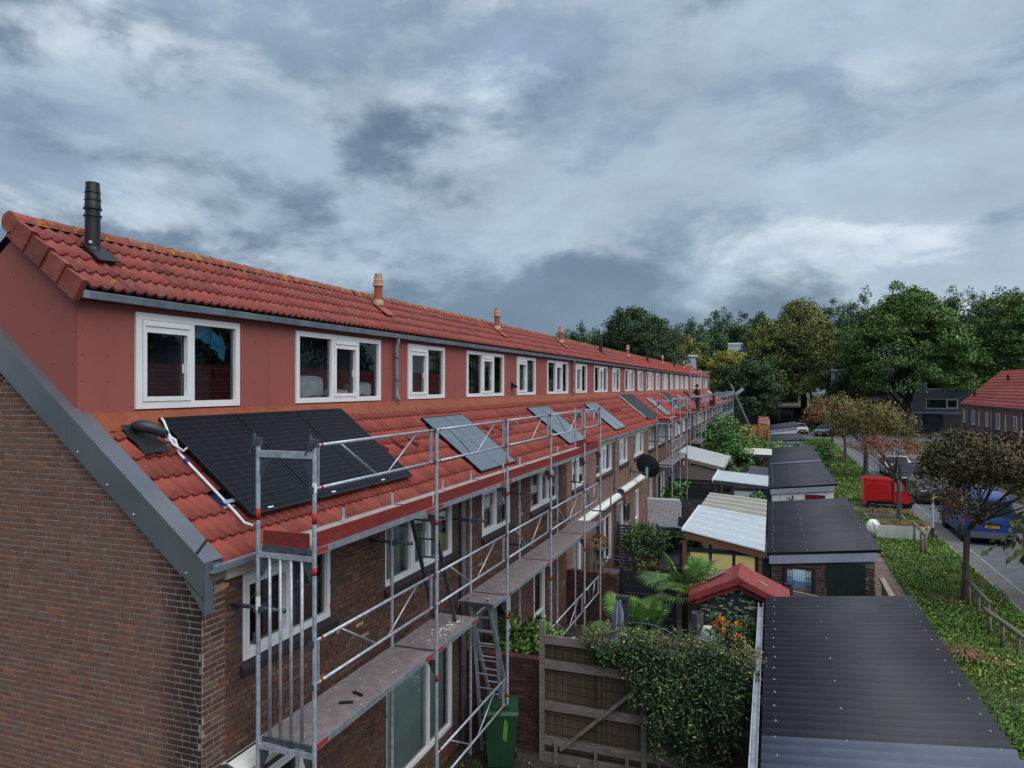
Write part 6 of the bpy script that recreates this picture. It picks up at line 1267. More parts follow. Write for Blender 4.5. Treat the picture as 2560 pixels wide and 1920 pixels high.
# ---------------------------------------------------------------- houses across the street
def opp_house(k):
    y1 = 72-k*PW; y0 = y1-PW; X0, X1, XRr = 15.6, 21.6, 18.6; ze, zr = 5.2, 7.93
    H = empty('terraced_house', (X0, (y0+y1)/2, 0)); tag(H, ['brick house with red roof across the street at the right edge, its far gable end', 'brick house with red roof across the street, second from its far gable end'][k] if k < 2 else f'house across the street, {ORD[k]} from the far gable end of that row', 'house', 'houses across the street')
    ws = [(.55, 1.5, 3.55, 4.65), (2.1, 2.45, 3.5, 4.65), (3.35, 4.5, 3.5, 4.7), (5.5, 5.9, 3.45, 4.65), (.55, 1.7, .8, 2.2), (3.3, 4.3, .1, 2.25), (5.2, 6.2, .8, 2.2)]
    wall_sheet(H, 'wall', BT_R, (X0, y1, 0), (0,-1,0), (-1,0,0), PW, 0, ze, ws)
    if k == 0: b = MB(); b.quad((X1, y1, 0), (X0, y1, 0), (X0, y1, ze), (X1, y1, ze)); b.quad((X1, y1, ze), (X0, y1, ze), (XRr, y1, zr-.05)); b.build('gable_wall', brick_tex('brick_opp_x', S(116,84,78,1.25), S(98,72,70,1.25), S(120,110,108,1.1), axis='x'), H)
    for (a, c, e_, f_) in ws: window(H, (X0, y1, 0), (0,-1,0), (-1,0,0), a, c, e_, f_, [1] if c-a < .5 or e_ < .2 else [1.6, 1], near=False, sill=pm('sill_dark', S(52,42,44,1.2)) if e_ > .2 else None, inside=('curtain', CURTAIN, 0, 1) if e_ > .2 and (k+int(a*3)) % 2 else None, sash=0 if c-a < .5 else 1 if e_ > .2 else None)
    MB().box((X0-.16, y0, ze-.12), (X0-.02, y1, ze)).build('gutter', ANTH, H); MB().tube([(X0-.06, y1-2.75, ze-.1), (X0-.06, y1-2.75, .1)], .05, 8).build('downpipe', PVC, H)
    Rf = empty('roof', (XRr, (y0+y1)/2, ze), H); ang = math.atan((zr-ze)/(XRr-X0)); L = math.hypot(zr-ze, XRr-X0+.15); n = 12
    for r_ in range(n):
        u0_ = -.2+r_*(L+.1)/n; u1_ = -.2+(r_+1)*(L+.1)/n+.05; c, s = math.cos(ang), math.sin(ang); nn_ = Vector((-s,0,c)); P0 = Vector((X0, y0, ze))+Vector((c,0,s))*u0_+nn_*.05; P1 = Vector((X0, y0, ze))+Vector((c,0,s))*u1_+nn_*.012; e_ = Vector((0, PW+(.12 if k == 0 else 0), 0))
        b = MB(); b.prism([P0, P1, P1-nn_*.03, P0-nn_*.03], e_); b.build('tile_course', T_FAR, Rf)
    b = MB(); b.quad((XRr+.1, y0, zr), (X1+.2, y0, ze-.1), (X1+.2, y1+.1*(k == 0), ze-.1), (XRr+.1, y1+.1*(k == 0), zr)); b.build('rear_slope', T_FAR, Rf); b = MB(); b.tube([(XRr+.05, y0, zr+.0), (XRr+.05, y1+.12*(k == 0), zr+.0)], .1, 10); b.build('ridge', T_FAR, Rf)
    for (u_, yy_) in (((.7, y1-1.6), (2.3, y1-5.2)) if k == 0 else ((2.4, y1-3),)):
        q = Vector((X0+math.cos(ang)*u_*1.25, yy_, ze+math.sin(ang)*u_*1.25)); MB().tube([q, q+Vector((0,0,.45))], .1, 10).build('flue', BLACKP, Rf)
for k in range(7): opp_house(k)
# grey terraced block closing the street
GB = pm('grey_render', S(112,124,140,1.2), S(102,114,130,1.2), ns=.8, rough=.8); GBR = pm('grey_stone', S(108,106,106,1.15), S(96,94,94,1.15), ns=6, rough=.9, pos=True)
def grey_block(nm, label, x0, x1, y, h_, n, win0=0, cat='building', door=None):
    B = empty(nm, ((x0+x1)/2, y, 0)); tag(B, label, cat); w_ = (x1-x0)/n; hol = []
    for k in range(n):
        a = k*w_
        for zz in (3.4, 6.2): hol.append((a+.8, a+w_-1.0, zz, zz+1.45))
        hol.append((a+.3, a+w_*.5, .0, 2.6))
    wall_sheet(B, 'wall', GB, (x0, y, 0), (1,0,0), (0,-1,0), x1-x0, 0, h_, hol, depth=.15)
    for k in range(n):
        a = k*w_
        for zz in (3.4, 6.2): window(B, (x0, y, 0), (1,0,0), (0,-1,0), a+.8, a+w_-1.0, zz, zz+1.45, [1.8, 1], near=False, fr=.12, inside=('blind', CURTAIN) if k % 2 else None, sash=1)
        MB().box((x0+a+.31, y+.1, 0), (x0+a+w_*.5-.01, y+.14, 2.59)).build('garage_door', ROOMDARK if k % 2 == 0 else pm('door_orange', S(170,74,44,1.1), rough=.5), B)
        MB().box((x0+a+w_*.5+.1, y-.03, 0), (x0+a+w_-.1, y-.002, 2.5)).build('stone_pier', GBR, B)
        MB().box((x0+a, y-.06, 2.75), (x0+a+w_-.02, y-.003, 2.87)).build('ledge', PROF, B)
    MB().box((x0-.1, y-.15, h_), (x1+.1, y+9, h_+.25)).build('roof', BARGE, B); MB().box((x0, y+.16, 0), (x1, y+8.9, h_-.01)).build('core', ROOMDARK, B)
grey_block('grey_terrace', 'grey rendered terrace with white windows behind the right-hand trees', 8.5, 44, 118, 9.0, 6)
# low shop row with white canopy
SB = empty('shop_row', (2, 135, 0)); tag(SB, 'low dark shop front with white canopy under the big tree', 'building')
MB().box((-12, 135, 0), (14, 143, 3.4)).build('wall', pm('shop_wall', S(96,94,94,1.1), S(82,80,80,1.1), ns=1, rough=.9), SB); MB().box((-3.5, 133.6, 2.95), (11.5, 136, 3.3)).build('canopy', PROF, SB)
for k in range(6): MB().box((-2.8+k*2.2, 134.92, .4), (-1.1+k*2.2, 134.985, 2.6)).build('shop_window', CARGLASS if k % 3 else ROOMDARK, SB); MB().box((-1.05+k*2.2, 134.9, 0), (-.9+k*2.2, 134.99, 2.8)).build('pier', WHITE if k % 2 else CREAM, SB)
# white block and blue-white tower
def from_px(u, v, Y):
    a = (u-1280)/1775; th = math.atan(649/1775); X = Y*(-math.sin(th)+a*math.cos(th))/(math.cos(th)+a*math.sin(th)); d = Y/(math.cos(th)+a*math.sin(th)); return X, 6.7+(965-v)/1775*d
x0_, z_ = from_px(1820, 858, 175); x1_, _ = from_px(1895, 858, 175)
TB = empty('tower_block', ((x0_+x1_)/2, 175, 0)); tag(TB, 'white building with slanted blue panel above the yellow-green tree', 'building'); MB().box((x0_, 175, 0), (x1_, 185, z_)).build('wall', pm('tower_white', S(176,182,190,1.15), S(160,166,176,1.15), ns=.4, rough=.7), TB)
b = MB(); b.prism([(x0_+3.0, 174.9, z_-.35), (x1_, 174.9, z_-.35), (x1_, 174.9, 0), (x0_+.6, 174.9, 0)], (0,.08,0)); b.build('blue_panel', pm('tower_blue', S(64,120,172,1.15), S(58,110,160,1.15), ns=.5, rough=.6), TB); MB().box((x0_-.05, 174.85, z_-.35), (x1_+.05, 185.1, z_+.05)).build('cornice', PROF, TB)
x0_, z_ = from_px(1672, 888, 120); x1_, _ = from_px(1736, 888, 120)
WBk = empty('roof_block', ((x0_+x1_)/2, 120, 0)); tag(WBk, 'white flat-roofed block with a dark window beyond the terrace ridge', 'building'); MB().box((x0_, 120, 0), (x1_, 126, z_-.3)).build('wall', pm('tower_white', S(176,182,190,1.15)), WBk); MB().box((x0_-.2, 119.8, z_-.3), (x1_+.2, 126.2, z_)).build('roof', PROF, WBk); MB().box((x0_+.2, 119.95, z_-1.7), (x0_+2.2, 119.998, z_-.75)).build('window', CARGLASS, WBk); MB().box((x0_+2.2, 119.9, z_-1.8), (x0_+2.4, 119.998, z_-.6)).build('frame', WHITE, WBk)
# grey flats to the right, outside the view but mirrored in the dormer glass
B = empty('apartment_block', (40, 55, 0)); tag(B, 'grey flat-roofed apartment block mirrored in the near dormer windows', 'building'); MB().box((36, 40, 0), (44, 80, 9.2)).build('wall', GB, B); MB().box((35.8, 39.8, 9.2), (44.2, 80.2, 9.5)).build('roof', BARGE, B)
for k in range(9):
    for zz in (1.0, 3.9, 6.7): MB().box((35.94, 41+k*4.3, zz), (35.998, 43.4+k*4.3, zz+1.5)).build('window', WHITE, B); MB().box((35.91, 41.15+k*4.3, zz+.12), (35.935, 43.25+k*4.3, zz+1.38)).build('pane', CARGLASS, B)
# ---------------------------------------------------------------- vegetation
BARK = pm('bark', S(92,84,78,1.15), S(70,62,58,1.15), ns=8, rough=.95, bump=.5, bs=20, stretch=(3,3,.7)); BARKD = pm('bark_dark', S(58,52,46,1.1), S(44,40,36,1.1), ns=4, rough=.95)
LF = {
 'dark': leafmat('leaf_dark', [(0, S(30,48,30,1.86)), (.5, S(42,62,36,1.86)), (.85, S(56,76,44,1.86)), (1, S(78,92,54,1.86))]),
 'lime': leafmat('leaf_linden', [(0, S(44,58,32,2.03)), (.4, S(64,76,40,2.03)), (.75, S(92,96,52,2.03)), (1, S(130,118,60,2.03))]),
 'mid': leafmat('leaf_mid', [(0, S(38,62,34,1.86)), (.5, S(56,86,42,1.86)), (.85, S(84,108,52,1.86)), (1, S(122,130,60,1.86))]),
 'yel': leafmat('leaf_yellow', [(0, S(84,92,40,1.54)), (.5, S(124,124,56,1.54)), (1, S(160,150,70,1.54))]),
 'pop': leafmat('leaf_poplar', [(0, S(40,62,48,1.94)), (.5, S(56,80,56,1.94)), (1, S(76,98,66,1.94))], ns=.25),
 'str': leafmat('leaf_street', [(0, S(46,50,34,1.35)), (.4, S(62,64,42,1.35)), (.65, S(76,70,46,1.35)), (.87, S(94,68,50,1.35)), (1, S(124,112,70,1.35))], ns=1.5),
 'red': leafmat('leaf_reddish', [(0, S(92,60,52,1.35)), (.4, S(124,76,62,1.35)), (.75, S(112,84,58,1.35)), (1, S(150,112,84,1.35))], ns=1.5),
 'ora': leafmat('leaf_orange', [(0, S(60,72,40,1.43)), (.45, S(80,88,48,1.43)), (.75, S(112,96,54,1.43)), (1, S(148,106,62,1.43))], ns=1.5),
 'gro': leafmat('leaf_ground', [(0, S(44,66,32,1.65)), (.4, S(58,88,38,1.65)), (.75, S(78,108,46,1.65)), (1, S(118,136,66,1.65))], ns=.9),
 'gry': leafmat('leaf_ground_pale', [(0, S(70,98,40,1.46)), (.5, S(98,128,52,1.46)), (1, S(150,164,84,1.46))], ns=1.1),
 'cli': leafmat('leaf_climber', [(0, S(28,46,32,1.49)), (.45, S(42,66,42,1.49)), (.8, S(58,84,52,1.49)), (.93, S(96,110,62,1.49)), (1, S(150,146,84,1.49))], rough=.4, ns=3),
 'vin': leafmat('leaf_vine', [(0, S(44,76,38,1.49)), (.5, S(62,100,50,1.49)), (1, S(92,130,66,1.49))], ns=1.2),
 'ole': leafmat('leaf_oleander', [(0, S(48,70,44,1.3)), (.5, S(68,92,58,1.3)), (1, S(104,124,80,1.3))]),
 'dry': leafmat('leaf_dry', [(0, S(110,82,58,0.97)), (.5, S(140,108,78,0.97)), (1, S(168,136,100,0.97))], ns=2),
 'palm': leafmat('leaf_palm', [(0, S(48,78,34,1.3)), (.5, S(72,106,48,1.3)), (1, S(112,140,72,1.3))], rough=.4, ns=2),
 'near': leafmat('leaf_near', [(0, S(62,72,44,1.3)), (.5, S(92,100,62,1.3)), (1, S(128,122,80,1.3))], rough=.4, ns=4),
}
def crown_points(c, r, n_cl, n_leaf, rng, flat=.55, spread=.16, surf=.62, shape=None):
    """clumps of leaves through an ellipsoid, denser near its surface; returns points, outward dirs and clump centres"""
    c = np.array(c); r = np.array(r); d = rng.normal(size=(n_cl, 3)); d /= np.linalg.norm(d, axis=1)[:, None]; d[:, 2] = np.where(d[:, 2] < -.55, -d[:, 2]*.6, d[:, 2])
    rad = surf+(1-surf)*rng.random(n_cl)**.6; lump = 1+.09*np.sin(d[:, 0]*5+d[:, 2]*4+c[0])+.06*np.sin(d[:, 1]*7+c[1])
    cc = c+d*r*(rad*lump)[:, None]
    if shape: cc = shape(cc, c, r)
    s = r.mean()*spread; k = rng.integers(0, n_cl, n_leaf); q = rng.normal(size=(n_leaf, 3)); q /= np.linalg.norm(q, axis=1)[:, None]; q *= (rng.random(n_leaf)**.4*1.55)[:, None]
    off = q*s*np.array([1, 1, flat])*rng.uniform(.55, 1.25, n_cl)[k][:, None]; off[:, 2] -= .22*(off[:, 0]**2+off[:, 1]**2)/s
    glob = (cc[k]-c)/r; return cc[k]+off, q*.7+glob*.5, cc
def tree(name, label, base, crown_c, r, leaf, n_cl, n_leaf, size, mat, seed, trunk_r=.15, fork=None, group=None, limbs=9, flat=.55, spread=.16, surf=.62, bark=None, asp=.6, droop=.2, shape=None, cat='tree', bend=0):
    rng = np.random.default_rng(seed); rr = random.Random(seed); T = empty(name, base); tag(T, label, cat, group); B = Vector(base); cc_ = Vector(crown_c)
    fork = fork if fork is not None else max(1.2, (crown_c[2]-r[2])*.9); F = Vector((B.x+(cc_.x-B.x)*.05, B.y+(cc_.y-B.y)*.05, fork))
    P, off, cl = crown_points(crown_c, r, n_cl, n_leaf, rng, flat, spread, surf, shape)
    b = MB(); b.tube([B, B.lerp(F, .06), B.lerp(F, .5)+Vector((bend, 0, 0)), F, F.lerp(cc_, .5)], [trunk_r*1.5, trunk_r*1.1, trunk_r*.92, trunk_r*.85, trunk_r*.45], 10)
    for k in range(limbs):
        e_ = Vector(cl[rr.randrange(len(cl))]); s_ = F.lerp(cc_, rr.random()*.4); m = s_.lerp(e_, .5)+Vector((0, 0, (e_-s_).length*.06)); b.tube([s_-Vector((0,0,trunk_r*.3)), m, e_], [trunk_r*.36, trunk_r*.2, trunk_r*.05], 6)
    b.build('trunk', bark or BARKD, T, smooth=True)
    leaf_obj('crown', leaves(P, size, asp=asp, droop=droop, rng=rng, out=off*.9), LF[mat] if isinstance(mat, str) else mat, T); return T
# street trees on the verge
SG = 'small street trees on the verge'
tree('street_tree', 'nearest whole street tree, with bronze-green crown in front of the blue van', (5.55, 25.2, 0), (7.0, 25.4, 3.95), (2.95, 2.7, 1.3), 0, 185, 33000, .1, 'str', 41, .1, fork=2.25, group=SG, limbs=16, flat=.5, spread=.17, surf=.35, bark=BARK)
tree('street_tree', 'thin reddish street tree beside the red three-wheeler', (5.78, 38.6, 0), (5.3, 38.9, 3.7), (1.8, 1.7, .6), 0, 65, 4200, .085, 'red', 42, .1, fork=1.95, group=SG, limbs=18, flat=.4, spread=.17, surf=.3, bark=BARK)
tree('street_tree', 'thick-trunked street tree with green and orange crown beyond the three-wheeler', (6.42, 57.3, 0), (6.6, 57.3, 4.0), (3.2, 3.0, 1.9), 0, 75, 11000, .15, 'ora', 43, .17, fork=2.2, group=SG, limbs=12, flat=.5, spread=.2, surf=.4, bark=BARK)
tree('street_tree', 'orange-leaved street tree left of the thick-trunked one', (6.07, 68.4, 0), (5.2, 68.4, 3.9), (2.6, 2.4, 1.4), 0, 50, 5000, .16, 'red', 44, .13, fork=2.0, group=SG, limbs=16, flat=.5, spread=.2, surf=.35, bark=BARK)
tree('street_tree', 'farthest slim street tree on the verge', (6.42, 87.3, 0), (6.5, 87.3, 4.4), (3.0, 2.6, 1.6), 0, 45, 5000, .2, 'ora', 45, .13, fork=2.2, group=SG, limbs=8, flat=.5, spread=.2, surf=.4, bark=BARK)
tree('street_tree', 'tree with hanging leaves poking in at the right edge', (6.0, 12.2, 0), (6.35, 12.5, 4.3), (2.7, 2.3, 1.5), 0, 80, 5200, .16, 'near', 46, .1, fork=2.1, group=SG, limbs=14, flat=.5, spread=.15, surf=.5, bark=BARK, asp=.5, droop=1.2)
# large trees behind
def egg(cc, c, r): z = (cc[:, 2]-c[2])/r[2]; k = np.where(z > 0, 1-.42*z**1.6, 1-.12*z*z); o = cc.copy(); o[:, :2] = c[:2]+(cc[:, :2]-c[:2])*k[:, None]; return o
tree('linden_tree', 'big egg-shaped linden in the middle distance with yellowing top', (5.0, 126, 0), (4.4, 126, 11.2), (8.9, 7.4, 9.0), 0, 460, 95000, .29, 'lime', 51, .6, fork=4.5, limbs=14, shape=egg, spread=.115, surf=.7, flat=.65)
tree('chestnut_tree', 'tallest broad green tree right of the linden', (17.2, 108, 0), (17.2, 108, 11.2), (8.2, 6.8, 9.0), 0, 330, 85000, .30, 'mid', 52, .55, fork=3.2, limbs=14, shape=egg, spread=.14, flat=.42, surf=.62)
tree('chestnut_tree', 'green tree at the right edge above the red roof', (33, 112, 0), (32.5, 112, 11.5), (9.0, 7.0, 7.8), 0, 240, 52000, .31, 'mid', 53, .5, fork=4, limbs=10, spread=.13, flat=.4)
tree('round_tree', 'dark dome-shaped tree behind the terrace ridge', (-19.5, 112, 0), (-19.6, 112, 11.0), (7.3, 6.4, 8.0), 0, 380, 75000, .28, 'dark', 54, .5, fork=4, limbs=10, spread=.115, surf=.72)
tree('maple_tree', 'yellow-green round tree beside the blue-white building', (-6.3, 118, 0), (-6.0, 118, 8.2), (3.9, 3.6, 4.4), 0, 120, 24000, .26, 'yel', 55, .25, fork=3, limbs=8)
tree('dark_tree', 'dark low tree behind the ladder lift', (-3.4, 104, 0), (-3.3, 106, 5.6), (4.2, 3.5, 5.0), 0, 140, 26000, .28, 'dark', 56, .25, fork=2, limbs=8)
tree('dark_tree', 'dark tree under the left edge of the linden', (-1.0, 122, 0), (-1.2, 122, 7.0), (4.5, 3.6, 5.5), 0, 130, 24000, .29, 'dark', 57, .25, fork=2, limbs=8)
tree('dark_tree', 'small dark tree between the linden and the tallest tree', (12.0, 113, 0), (11.6, 114, 5.5), (4.0, 3.2, 4.2), 0, 110, 18000, .29, 'dark', 58, .25, fork=2, limbs=8)
tree('round_tree', 'yellow-tinged tree to the right of the dark dome tree', (-13.5, 126, 0), (-13.2, 126, 9.0), (3.8, 3.5, 6.0), 0, 110, 18000, .3, 'lime', 59, .3, fork=3, limbs=6)
rp_ = random.Random(77); k = 0
for i in range(30):
    u = 1405+i*42+rp_.uniform(-10, 10); Yp = 195+rp_.uniform(-12, 14)
    vt = 836-14*rp_.random() if u < 1640 else 822-(u-1640)*.105-22*rp_.random()
    x, z = from_px(u, max(vt, 738), Yp); hh = z
    tree('poplar_tree', 'tall poplar in the long dark row along the horizon', (x, Yp, 0), (x, Yp, hh*.58), (4.4, 3.8, hh*.48), 0, 100, 9500, .48, 'pop', 100+i, .3, fork=3, limbs=3, group='poplars along the horizon', spread=.12, surf=.4, droop=-.4, flat=1.1)
for i in range(9):
    u = 1560+i*120; Yp = 168+rp_.uniform(-6, 6); x, z = from_px(u, 905, Yp)
    tree('dark_tree', 'dark rounded tree in the belt below the poplars', (x, Yp, 0), (x, Yp, 7.0), (7.2, 5, 6.6), 0, 110, 13000, .42, 'dark', 200+i, .3, fork=2, limbs=3, group='dark trees in the belt below the poplars', spread=.15)
for (x, y, hh, lb) in ((27, 48, 13, 'tree mirrored in the near dormer glass, behind the houses across'), (29, 62, 15, 'taller tree mirrored in the dormer glass, behind the houses across'), (28, 36, 12, 'tree mirrored at left in the near dormer glass')): tree('dark_tree', lb, (x, y, 0), (x, y, hh*.6), (4.5, 4.5, hh*.42), 0, 70, 6000, .5, 'dark', int(x*y), .25, fork=2.5, limbs=5)
# shrubs, vine, climber
def bush(name, label, c, r, n_cl, n_leaf, size, mat, seed, cat='shrub', stem=True, asp=.55, droop=.1, spread=.2, surf=.4, flat=.7, group=None):
    rng = np.random.default_rng(seed); B = empty(name, (c[0], c[1], 0)); tag(B, label, cat, group); P, off, cl = crown_points(c, r, n_cl, n_leaf, rng, flat, spread, surf); P[:, 2] = np.maximum(P[:, 2], .05)
    leaf_obj('foliage', leaves(P, size, asp=asp, droop=droop, rng=rng, out=off*.9), LF[mat], B); rr = random.Random(seed); b = MB()
    for k in range(6): e_ = Vector(cl[rr.randrange(n_cl)]); b.tube([(c[0]+rr.uniform(-.1,.1), c[1]+rr.uniform(-.1,.1), 0), (c[0]*.6+e_.x*.4, c[1]*.6+e_.y*.4, max(.2, e_.z*.5)), e_], [.03, .02, .008], 5)
    b.build('stem', BARK, B); return B
bush('vine_bush', 'large leafy vine mound between the scaffolds and the canopies', (-3.3, 52.5, 2.3), (1.9, 2.8, 2.1), 90, 9000, .2, 'vin', 61, spread=.2)
bush('vine_bush', 'vine spilling over the grey board fence', (-2.2, 47.8, 1.7), (1.4, 1.6, 1.2), 50, 4500, .17, 'vin', 62)
bush('vine_bush', 'green vine on top of the garden behind the small ribbed roof', (-1.2, 57.0, 1.6), (2.6, 2.2, 1.1), 70, 6500, .19, 'gro', 63)
bush('shrub', 'dark green shrub at the back of the sheds by the verge', (2.6, 57.2, 1.3), (1.5, 1.5, 1.1), 50, 4500, .18, 'vin', 64)
bush('shrub', 'leafy climber under the second scaffold', (-4.3, 35.2, 1.1), (.8, .9, .9), 30, 2200, .13, 'vin', 65)
bush('oleander', 'pink-tipped oleander in a pot before the anthracite fence', (-4.2, 24.6, 1.25), (.75, .7, .75), 40, 2600, .17, 'ole', 66, asp=.22, droop=-.3)
bush('shrub', 'cream-leaved shrub below the oleander', (-4.0, 24.0, .55), (.6, .5, .45), 26, 1500, .09, 'near', 67)
bush('ivy', 'ivy covering the diamond trellis', (-3.1, 26.05, 1.05), (.8, .2, .5), 40, 3000, .09, 'cli', 68, cat='ivy')
bush('shrub', 'bright green shrub behind the brick wall by the scaffold posts', (-4.55, 13.5, 1.25), (.85, .8, .75), 50, 4200, .1, 'gro', 69)
bush('shrub', 'rusty foliage on the top tray of the green plant stand', (-5.05, 21.65, 1.85), (.25, .5, .18), 20, 1100, .06, 'red', 70, cat='plant')
bush('bean_plant', 'young climbing plant on canes in front of the frosted screen', (-.55, 32.2, 1.6), (.28, .25, .75), 26, 1000, .12, 'vin', 71, cat='plant')
bush('firethorn', 'dark shrub bearing orange berries under the red playhouse', (-.85, 14.6, 1.65), (.62, .5, .6), 40, 3400, .06, 'cli', 72)
rng = np.random.default_rng(3); P, off, cl = crown_points((-.85, 14.45, 1.85), (.34, .28, .3), 14, 700, rng, .8, .16, .7); o = leaf_obj('berry_clusters', leaves(P, .036, asp=.95, fold=.8, rng=rng, out=off), pm('berry_orange', S(214,132,36,1.1), S(190,104,30,1.1), ns=20, rough=.5), bpy.data.objects['firethorn']); struct(o, 'stuff')
bush('ivy', 'blue-green ivy beside the foreground shed gutter', (-.42, 15.2, 1.2), (.3, .7, .75), 30, 1900, .11, 'ole', 73, cat='ivy')
# climber on the reed fence: hangs from the top over both panels
rng = np.random.default_rng(9); B = empty('climber', (-1.3, FY-.1, 0)); tag(B, 'dense evergreen climber hanging over the right half of the reed fence', 'climber')
C_ = []
for k in range(150):
    x = rng.uniform(-2.95, -.25); top = 2.28+.12*math.sin(x*5.3)+.08*math.sin(x*13+2); Lm = max(.15, .55*(x+3.0)) if x < -2.1 else 2.0-.75*abs(x+1.15); Ls = Lm*rng.uniform(.2, 1.05); yy_ = FY-.12-rng.random()*.12; z = top
    if rng.random() < .3: yy_ = FY+rng.uniform(-.1, .55); Ls = min(Ls, .25); z += rng.uniform(0, .16)
    while z > top-Ls: C_.append((x, yy_-(.18*min(1, (top-z)) if yy_ < FY else 0)*rng.uniform(.3, 1.2), z, .13-.05*(top-z)/2)); z -= .07; x += rng.normal()*.035
C_ = np.array(C_); kk = rng.integers(0, len(C_), 19000); of = rng.normal(size=(19000, 3)); of /= np.linalg.norm(of, axis=1)[:, None]; of *= (rng.random(19000)**.5)[:, None]
P = C_[kk, :3]+of*C_[kk, 3:4]*np.array([1, .8, 1]); P[:, 1] = np.where((P[:, 2] < 2.2) & (P[:, 1] > FY-.06), FY-.06-rng.random(19000)*.08, P[:, 1])
leaf_obj('foliage', leaves(P, .068, asp=.40, droop=.3, rng=rng, out=of*.8+np.array([0, -.35, .2])), LF['cli'], B)
n_ = 60; P = []
b = MB()
for k in range(n_):
    x = rng.uniform(-3.2, -.2); p = [(x, FY-.15+rng.random()*.4, 2.25)]; a = rng.uniform(-.5, .5)
    for j in range(4): p.append((p[-1][0]+a*.12+rng.normal()*.05, p[-1][1]+rng.normal()*.05, p[-1][2]+rng.uniform(.03, .17)-.045*j))
    b.tube(p, .005, 4)
    for j in range(1, 5): P += [np.array(p[j])+rng.normal(size=3)*.03 for _ in range(10)]
b.build('tendril', pm('tendril', S(96,84,56,1.2), rough=.8), B); leaf_obj('young_leaves', leaves(np.array(P), .05, asp=.45, rng=rng), LF['near'], B)
# verge planting: weeds, grass, dry clumps
def vnoise(x, y, f, ph): return .5+.25*np.sin(x*f+ph+1.7*np.sin(y*f*.7+ph*2))+.25*np.sin(y*f*1.3-ph+1.3*np.sin(x*f*.9+ph))
LABELS = {'weeds': 'leafy green ground cover on the verge', 'far_weeds': 'leafy green ground cover on the far verge', 'pale_weeds': 'patches of pale yellow-green weeds on the verge', 'grass': 'long green grass on the verge', 'dry_grass': 'dry straw patches among the verge weeds', 'leaf_litter': 'low weeds on the garden floor'}
def scatter(name, n, x0, x1, y0, y1, size, mat, hgt, seed, blades=False, z0=.05, bias=1.0, patch=None):
    rng = np.random.default_rng(seed); y = y0+(y1-y0)*rng.random(n)**bias; x = rng.uniform(x0, x1, n); keep = ~((x > 3.1) & (x < 4.02) & (y > 16) & (y < 33.6))
    if patch: keep &= (vnoise(x, y, patch[0], patch[1])+rng.normal(size=n)*.06 > patch[2])
    x, y = x[keep], y[keep]; n = len(x); k = np.clip(vnoise(x, y, 1.9, seed)*.7+vnoise(x, y, 5.1, seed+2)*.5-.1, 0, 1.2)
    P = np.stack([x, y, z0+rng.random(n)**1.6*hgt*(.25+1.1*k)], 1); sz = size*(.6+.7*k)
    tilt = rng.normal(size=(n, 3))*.5+np.array([0, 0, 1.]); o = leaf_obj(name, leaves(P, sz, asp=.10 if blades else .6, up=.2 if blades else .7, droop=-.8 if blades else .0, rng=rng, out=tilt*.5), LF[mat])
    o['label'] = LABELS[name]; o['category'] = 'ground cover'; struct(o, 'stuff')
scatter('weeds', 125000, 2.78, 6.84, 9.5, 41.2, .06, 'gro', .24, 81, bias=1.25, patch=(1.3, .4, .33))
scatter('pale_weeds', 40000, 2.78, 6.84, 9.5, 41.2, .06, 'gry', .16, 86, bias=1.25, patch=(1.1, 2.2, .55))
scatter('far_weeds', 30000, 2.78, 6.84, 45.0, 96, .12, 'gro', .22, 82, bias=1.4, patch=(1.0, .9, .22))
scatter('grass', 60000, 2.78, 6.86, 9.5, 60, .13, 'gry', .05, 83, True, bias=1.5)
scatter('dry_grass', 9000, 2.78, 6.86, 9.5, 60, .14, 'dry', .05, 87, True, bias=1.4, patch=(.9, 3.1, .66))
scatter('leaf_litter', 9000, -5.3, -.2, 6, 12, .05, 'cli', .08, 84, z0=.0)
def tuft(label, x, y, r_, h_, n, seed):
    rng = np.random.default_rng(seed); a = rng.uniform(0, 2*math.pi, n); q = rng.random(n)**.5*rng.uniform(.5, 1.25, n); b0 = np.stack([x+np.cos(a)*r_*.4*q, y+np.sin(a)*r_*.4*q, np.full(n, .06)], 1); d = np.stack([np.cos(a), np.sin(a)], 1); V = []; F = []
    m1 = b0+np.c_[d*r_*.45*q[:, None], h_*(1-.3*q)]; t_ = b0+np.c_[d*r_*(.5+.6*q)[:, None], h_*(1.0-.75*q)]; s_ = np.c_[-d[:, 1], d[:, 0], np.zeros(n)]*.008
    V = np.stack([b0-s_, b0+s_, m1+s_, m1-s_, t_], 1).reshape(-1, 3); i = np.arange(n)*5; F = np.concatenate([np.stack([i, i+1, i+2], 1), np.stack([i, i+2, i+3], 1), np.stack([i+3, i+2, i+4], 1)]); o = np_mesh('grass_tuft', V, F, LF['dry'], None); tag(o, label, 'grass tuft', 'dry grass tufts on the verge')
tuft('largest dry brown grass tuft by the foreground log barrier', 4.45, 20.1, .5, .26, 260, 1); tuft('small dry tuft left of the largest brown tuft', 3.85, 20.7, .38, .24, 140, 2); tuft('dry tuft between the largest tuft and the barrier posts', 5.0, 19.75, .4, .22, 130, 3)
tuft('dry tuft left of the tree in front of the three-wheeler', 4.9, 40.7, .5, .4, 200, 4); tuft('dry tuft close by the trunk in front of the three-wheeler', 5.5, 40.6, .4, .36, 150, 5); tuft('dry tuft right of the trunk near the pavement', 6.4, 40.4, .5, .4, 180, 6)
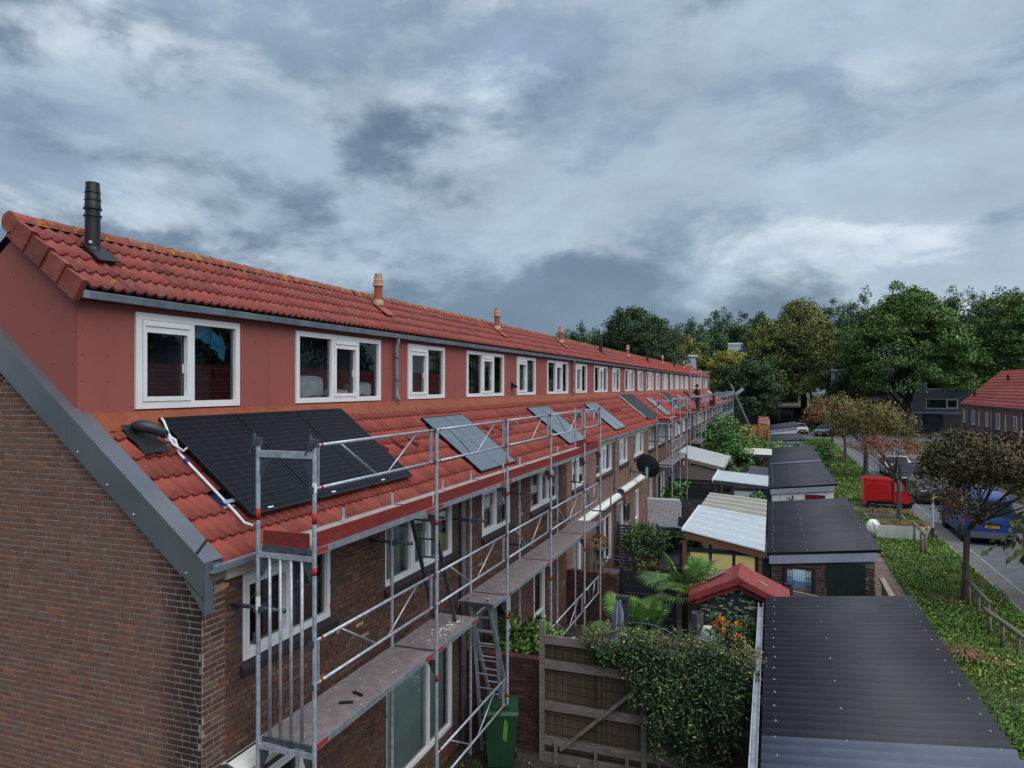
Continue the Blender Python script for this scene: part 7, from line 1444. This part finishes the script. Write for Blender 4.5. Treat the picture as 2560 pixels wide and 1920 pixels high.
# palms
def palm(label, x, y, z, n, L, seed, lean=0):
    rr = random.Random(seed); T = empty('fan_palm', (x, y, 0)); tag(T, label, 'palm', 'fan palms in the garden'); MB().tube([(x, y, 0), (x, y, z)], [.09, .07], 9).build('trunk', BARKD, T)
    for k in range(n):
        a = 2*math.pi*k/n+rr.uniform(-.3, .3); el = rr.uniform(.05, 1.15); d = Vector((math.cos(a)*math.cos(el), math.sin(a)*math.cos(el), math.sin(el))); pl = rr.uniform(.35, .6)*L; tip = Vector((x, y, z))+d*pl-Vector((0,0,.08*pl))
        Fr = empty('frond', (x, y, z), T); MB().tube([(x, y, z-.05), Vector((x,y,z))+d*pl*.5, tip], [.014, .01, .008], 5).build('stalk', LF['palm'], Fr)
        side = d.cross(Vector((0,0,1))).normalized(); upv = side.cross(d).normalized(); m = 26; b = MB(); fl = rr.uniform(.42, .55)*L; 
        for j in range(m):
            t_ = -1.75+3.5*j/(m-1); q = (d*math.cos(t_)+side*math.sin(t_)).normalized(); w_ = side*math.cos(t_)-d*math.sin(t_); e1 = tip+q*fl*.62+upv*.03; e2 = tip+q*fl*(1-.12*abs(t_))-Vector((0,0,.10*fl)); w1 = w_*.018
            i = len(b.v); b.v += [tuple(tip-w1*.3), tuple(tip+w1*.3), tuple(e1+w1), tuple(e1-w1), tuple(e2)]; b.f += [(i,i+1,i+2,i+3), (i+3,i+2,i+4)]; b.m += [0, 0]
        b.build('blades', LF['palm'], Fr)
palm('larger fan palm left of the red playhouse', -1.95, 17.4, 1.75, 15, 1.25, 5); palm('smaller fan palm behind the closed parasol', -2.75, 15.3, 1.35, 12, 1.15, 6); palm('fan palm low between the larger palm and the playhouse', -1.55, 18.3, 1.7, 9, 1.05, 7)
# hedge at the street end and dark hedge behind
def hedge(label, x0, x1, y0, y1, z, n, seed, mat='dark'):
    rng = np.random.default_rng(seed); H = empty('hedge', ((x0+x1)/2, (y0+y1)/2, 0)); tag(H, label, 'hedge'); P = np.stack([rng.uniform(x0, x1, n), rng.uniform(y0, y1, n), rng.uniform(.05, z, n)], 1); leaf_obj('foliage', leaves(P, .22, asp=.7, rng=rng), LF[mat], H); MB().box((x0+.1, y0+.15, 0), (x1-.1, y1-.1, z-.15)).build('core', BARKD, H)
hedge('low clipped hedge before the shop row', -1, 12, 131, 132, 1.0, 5000, 5); hedge('dark hedge at the end of the terrace gardens', -9, -5.2, 97, 98.5, 1.6, 3000, 6)
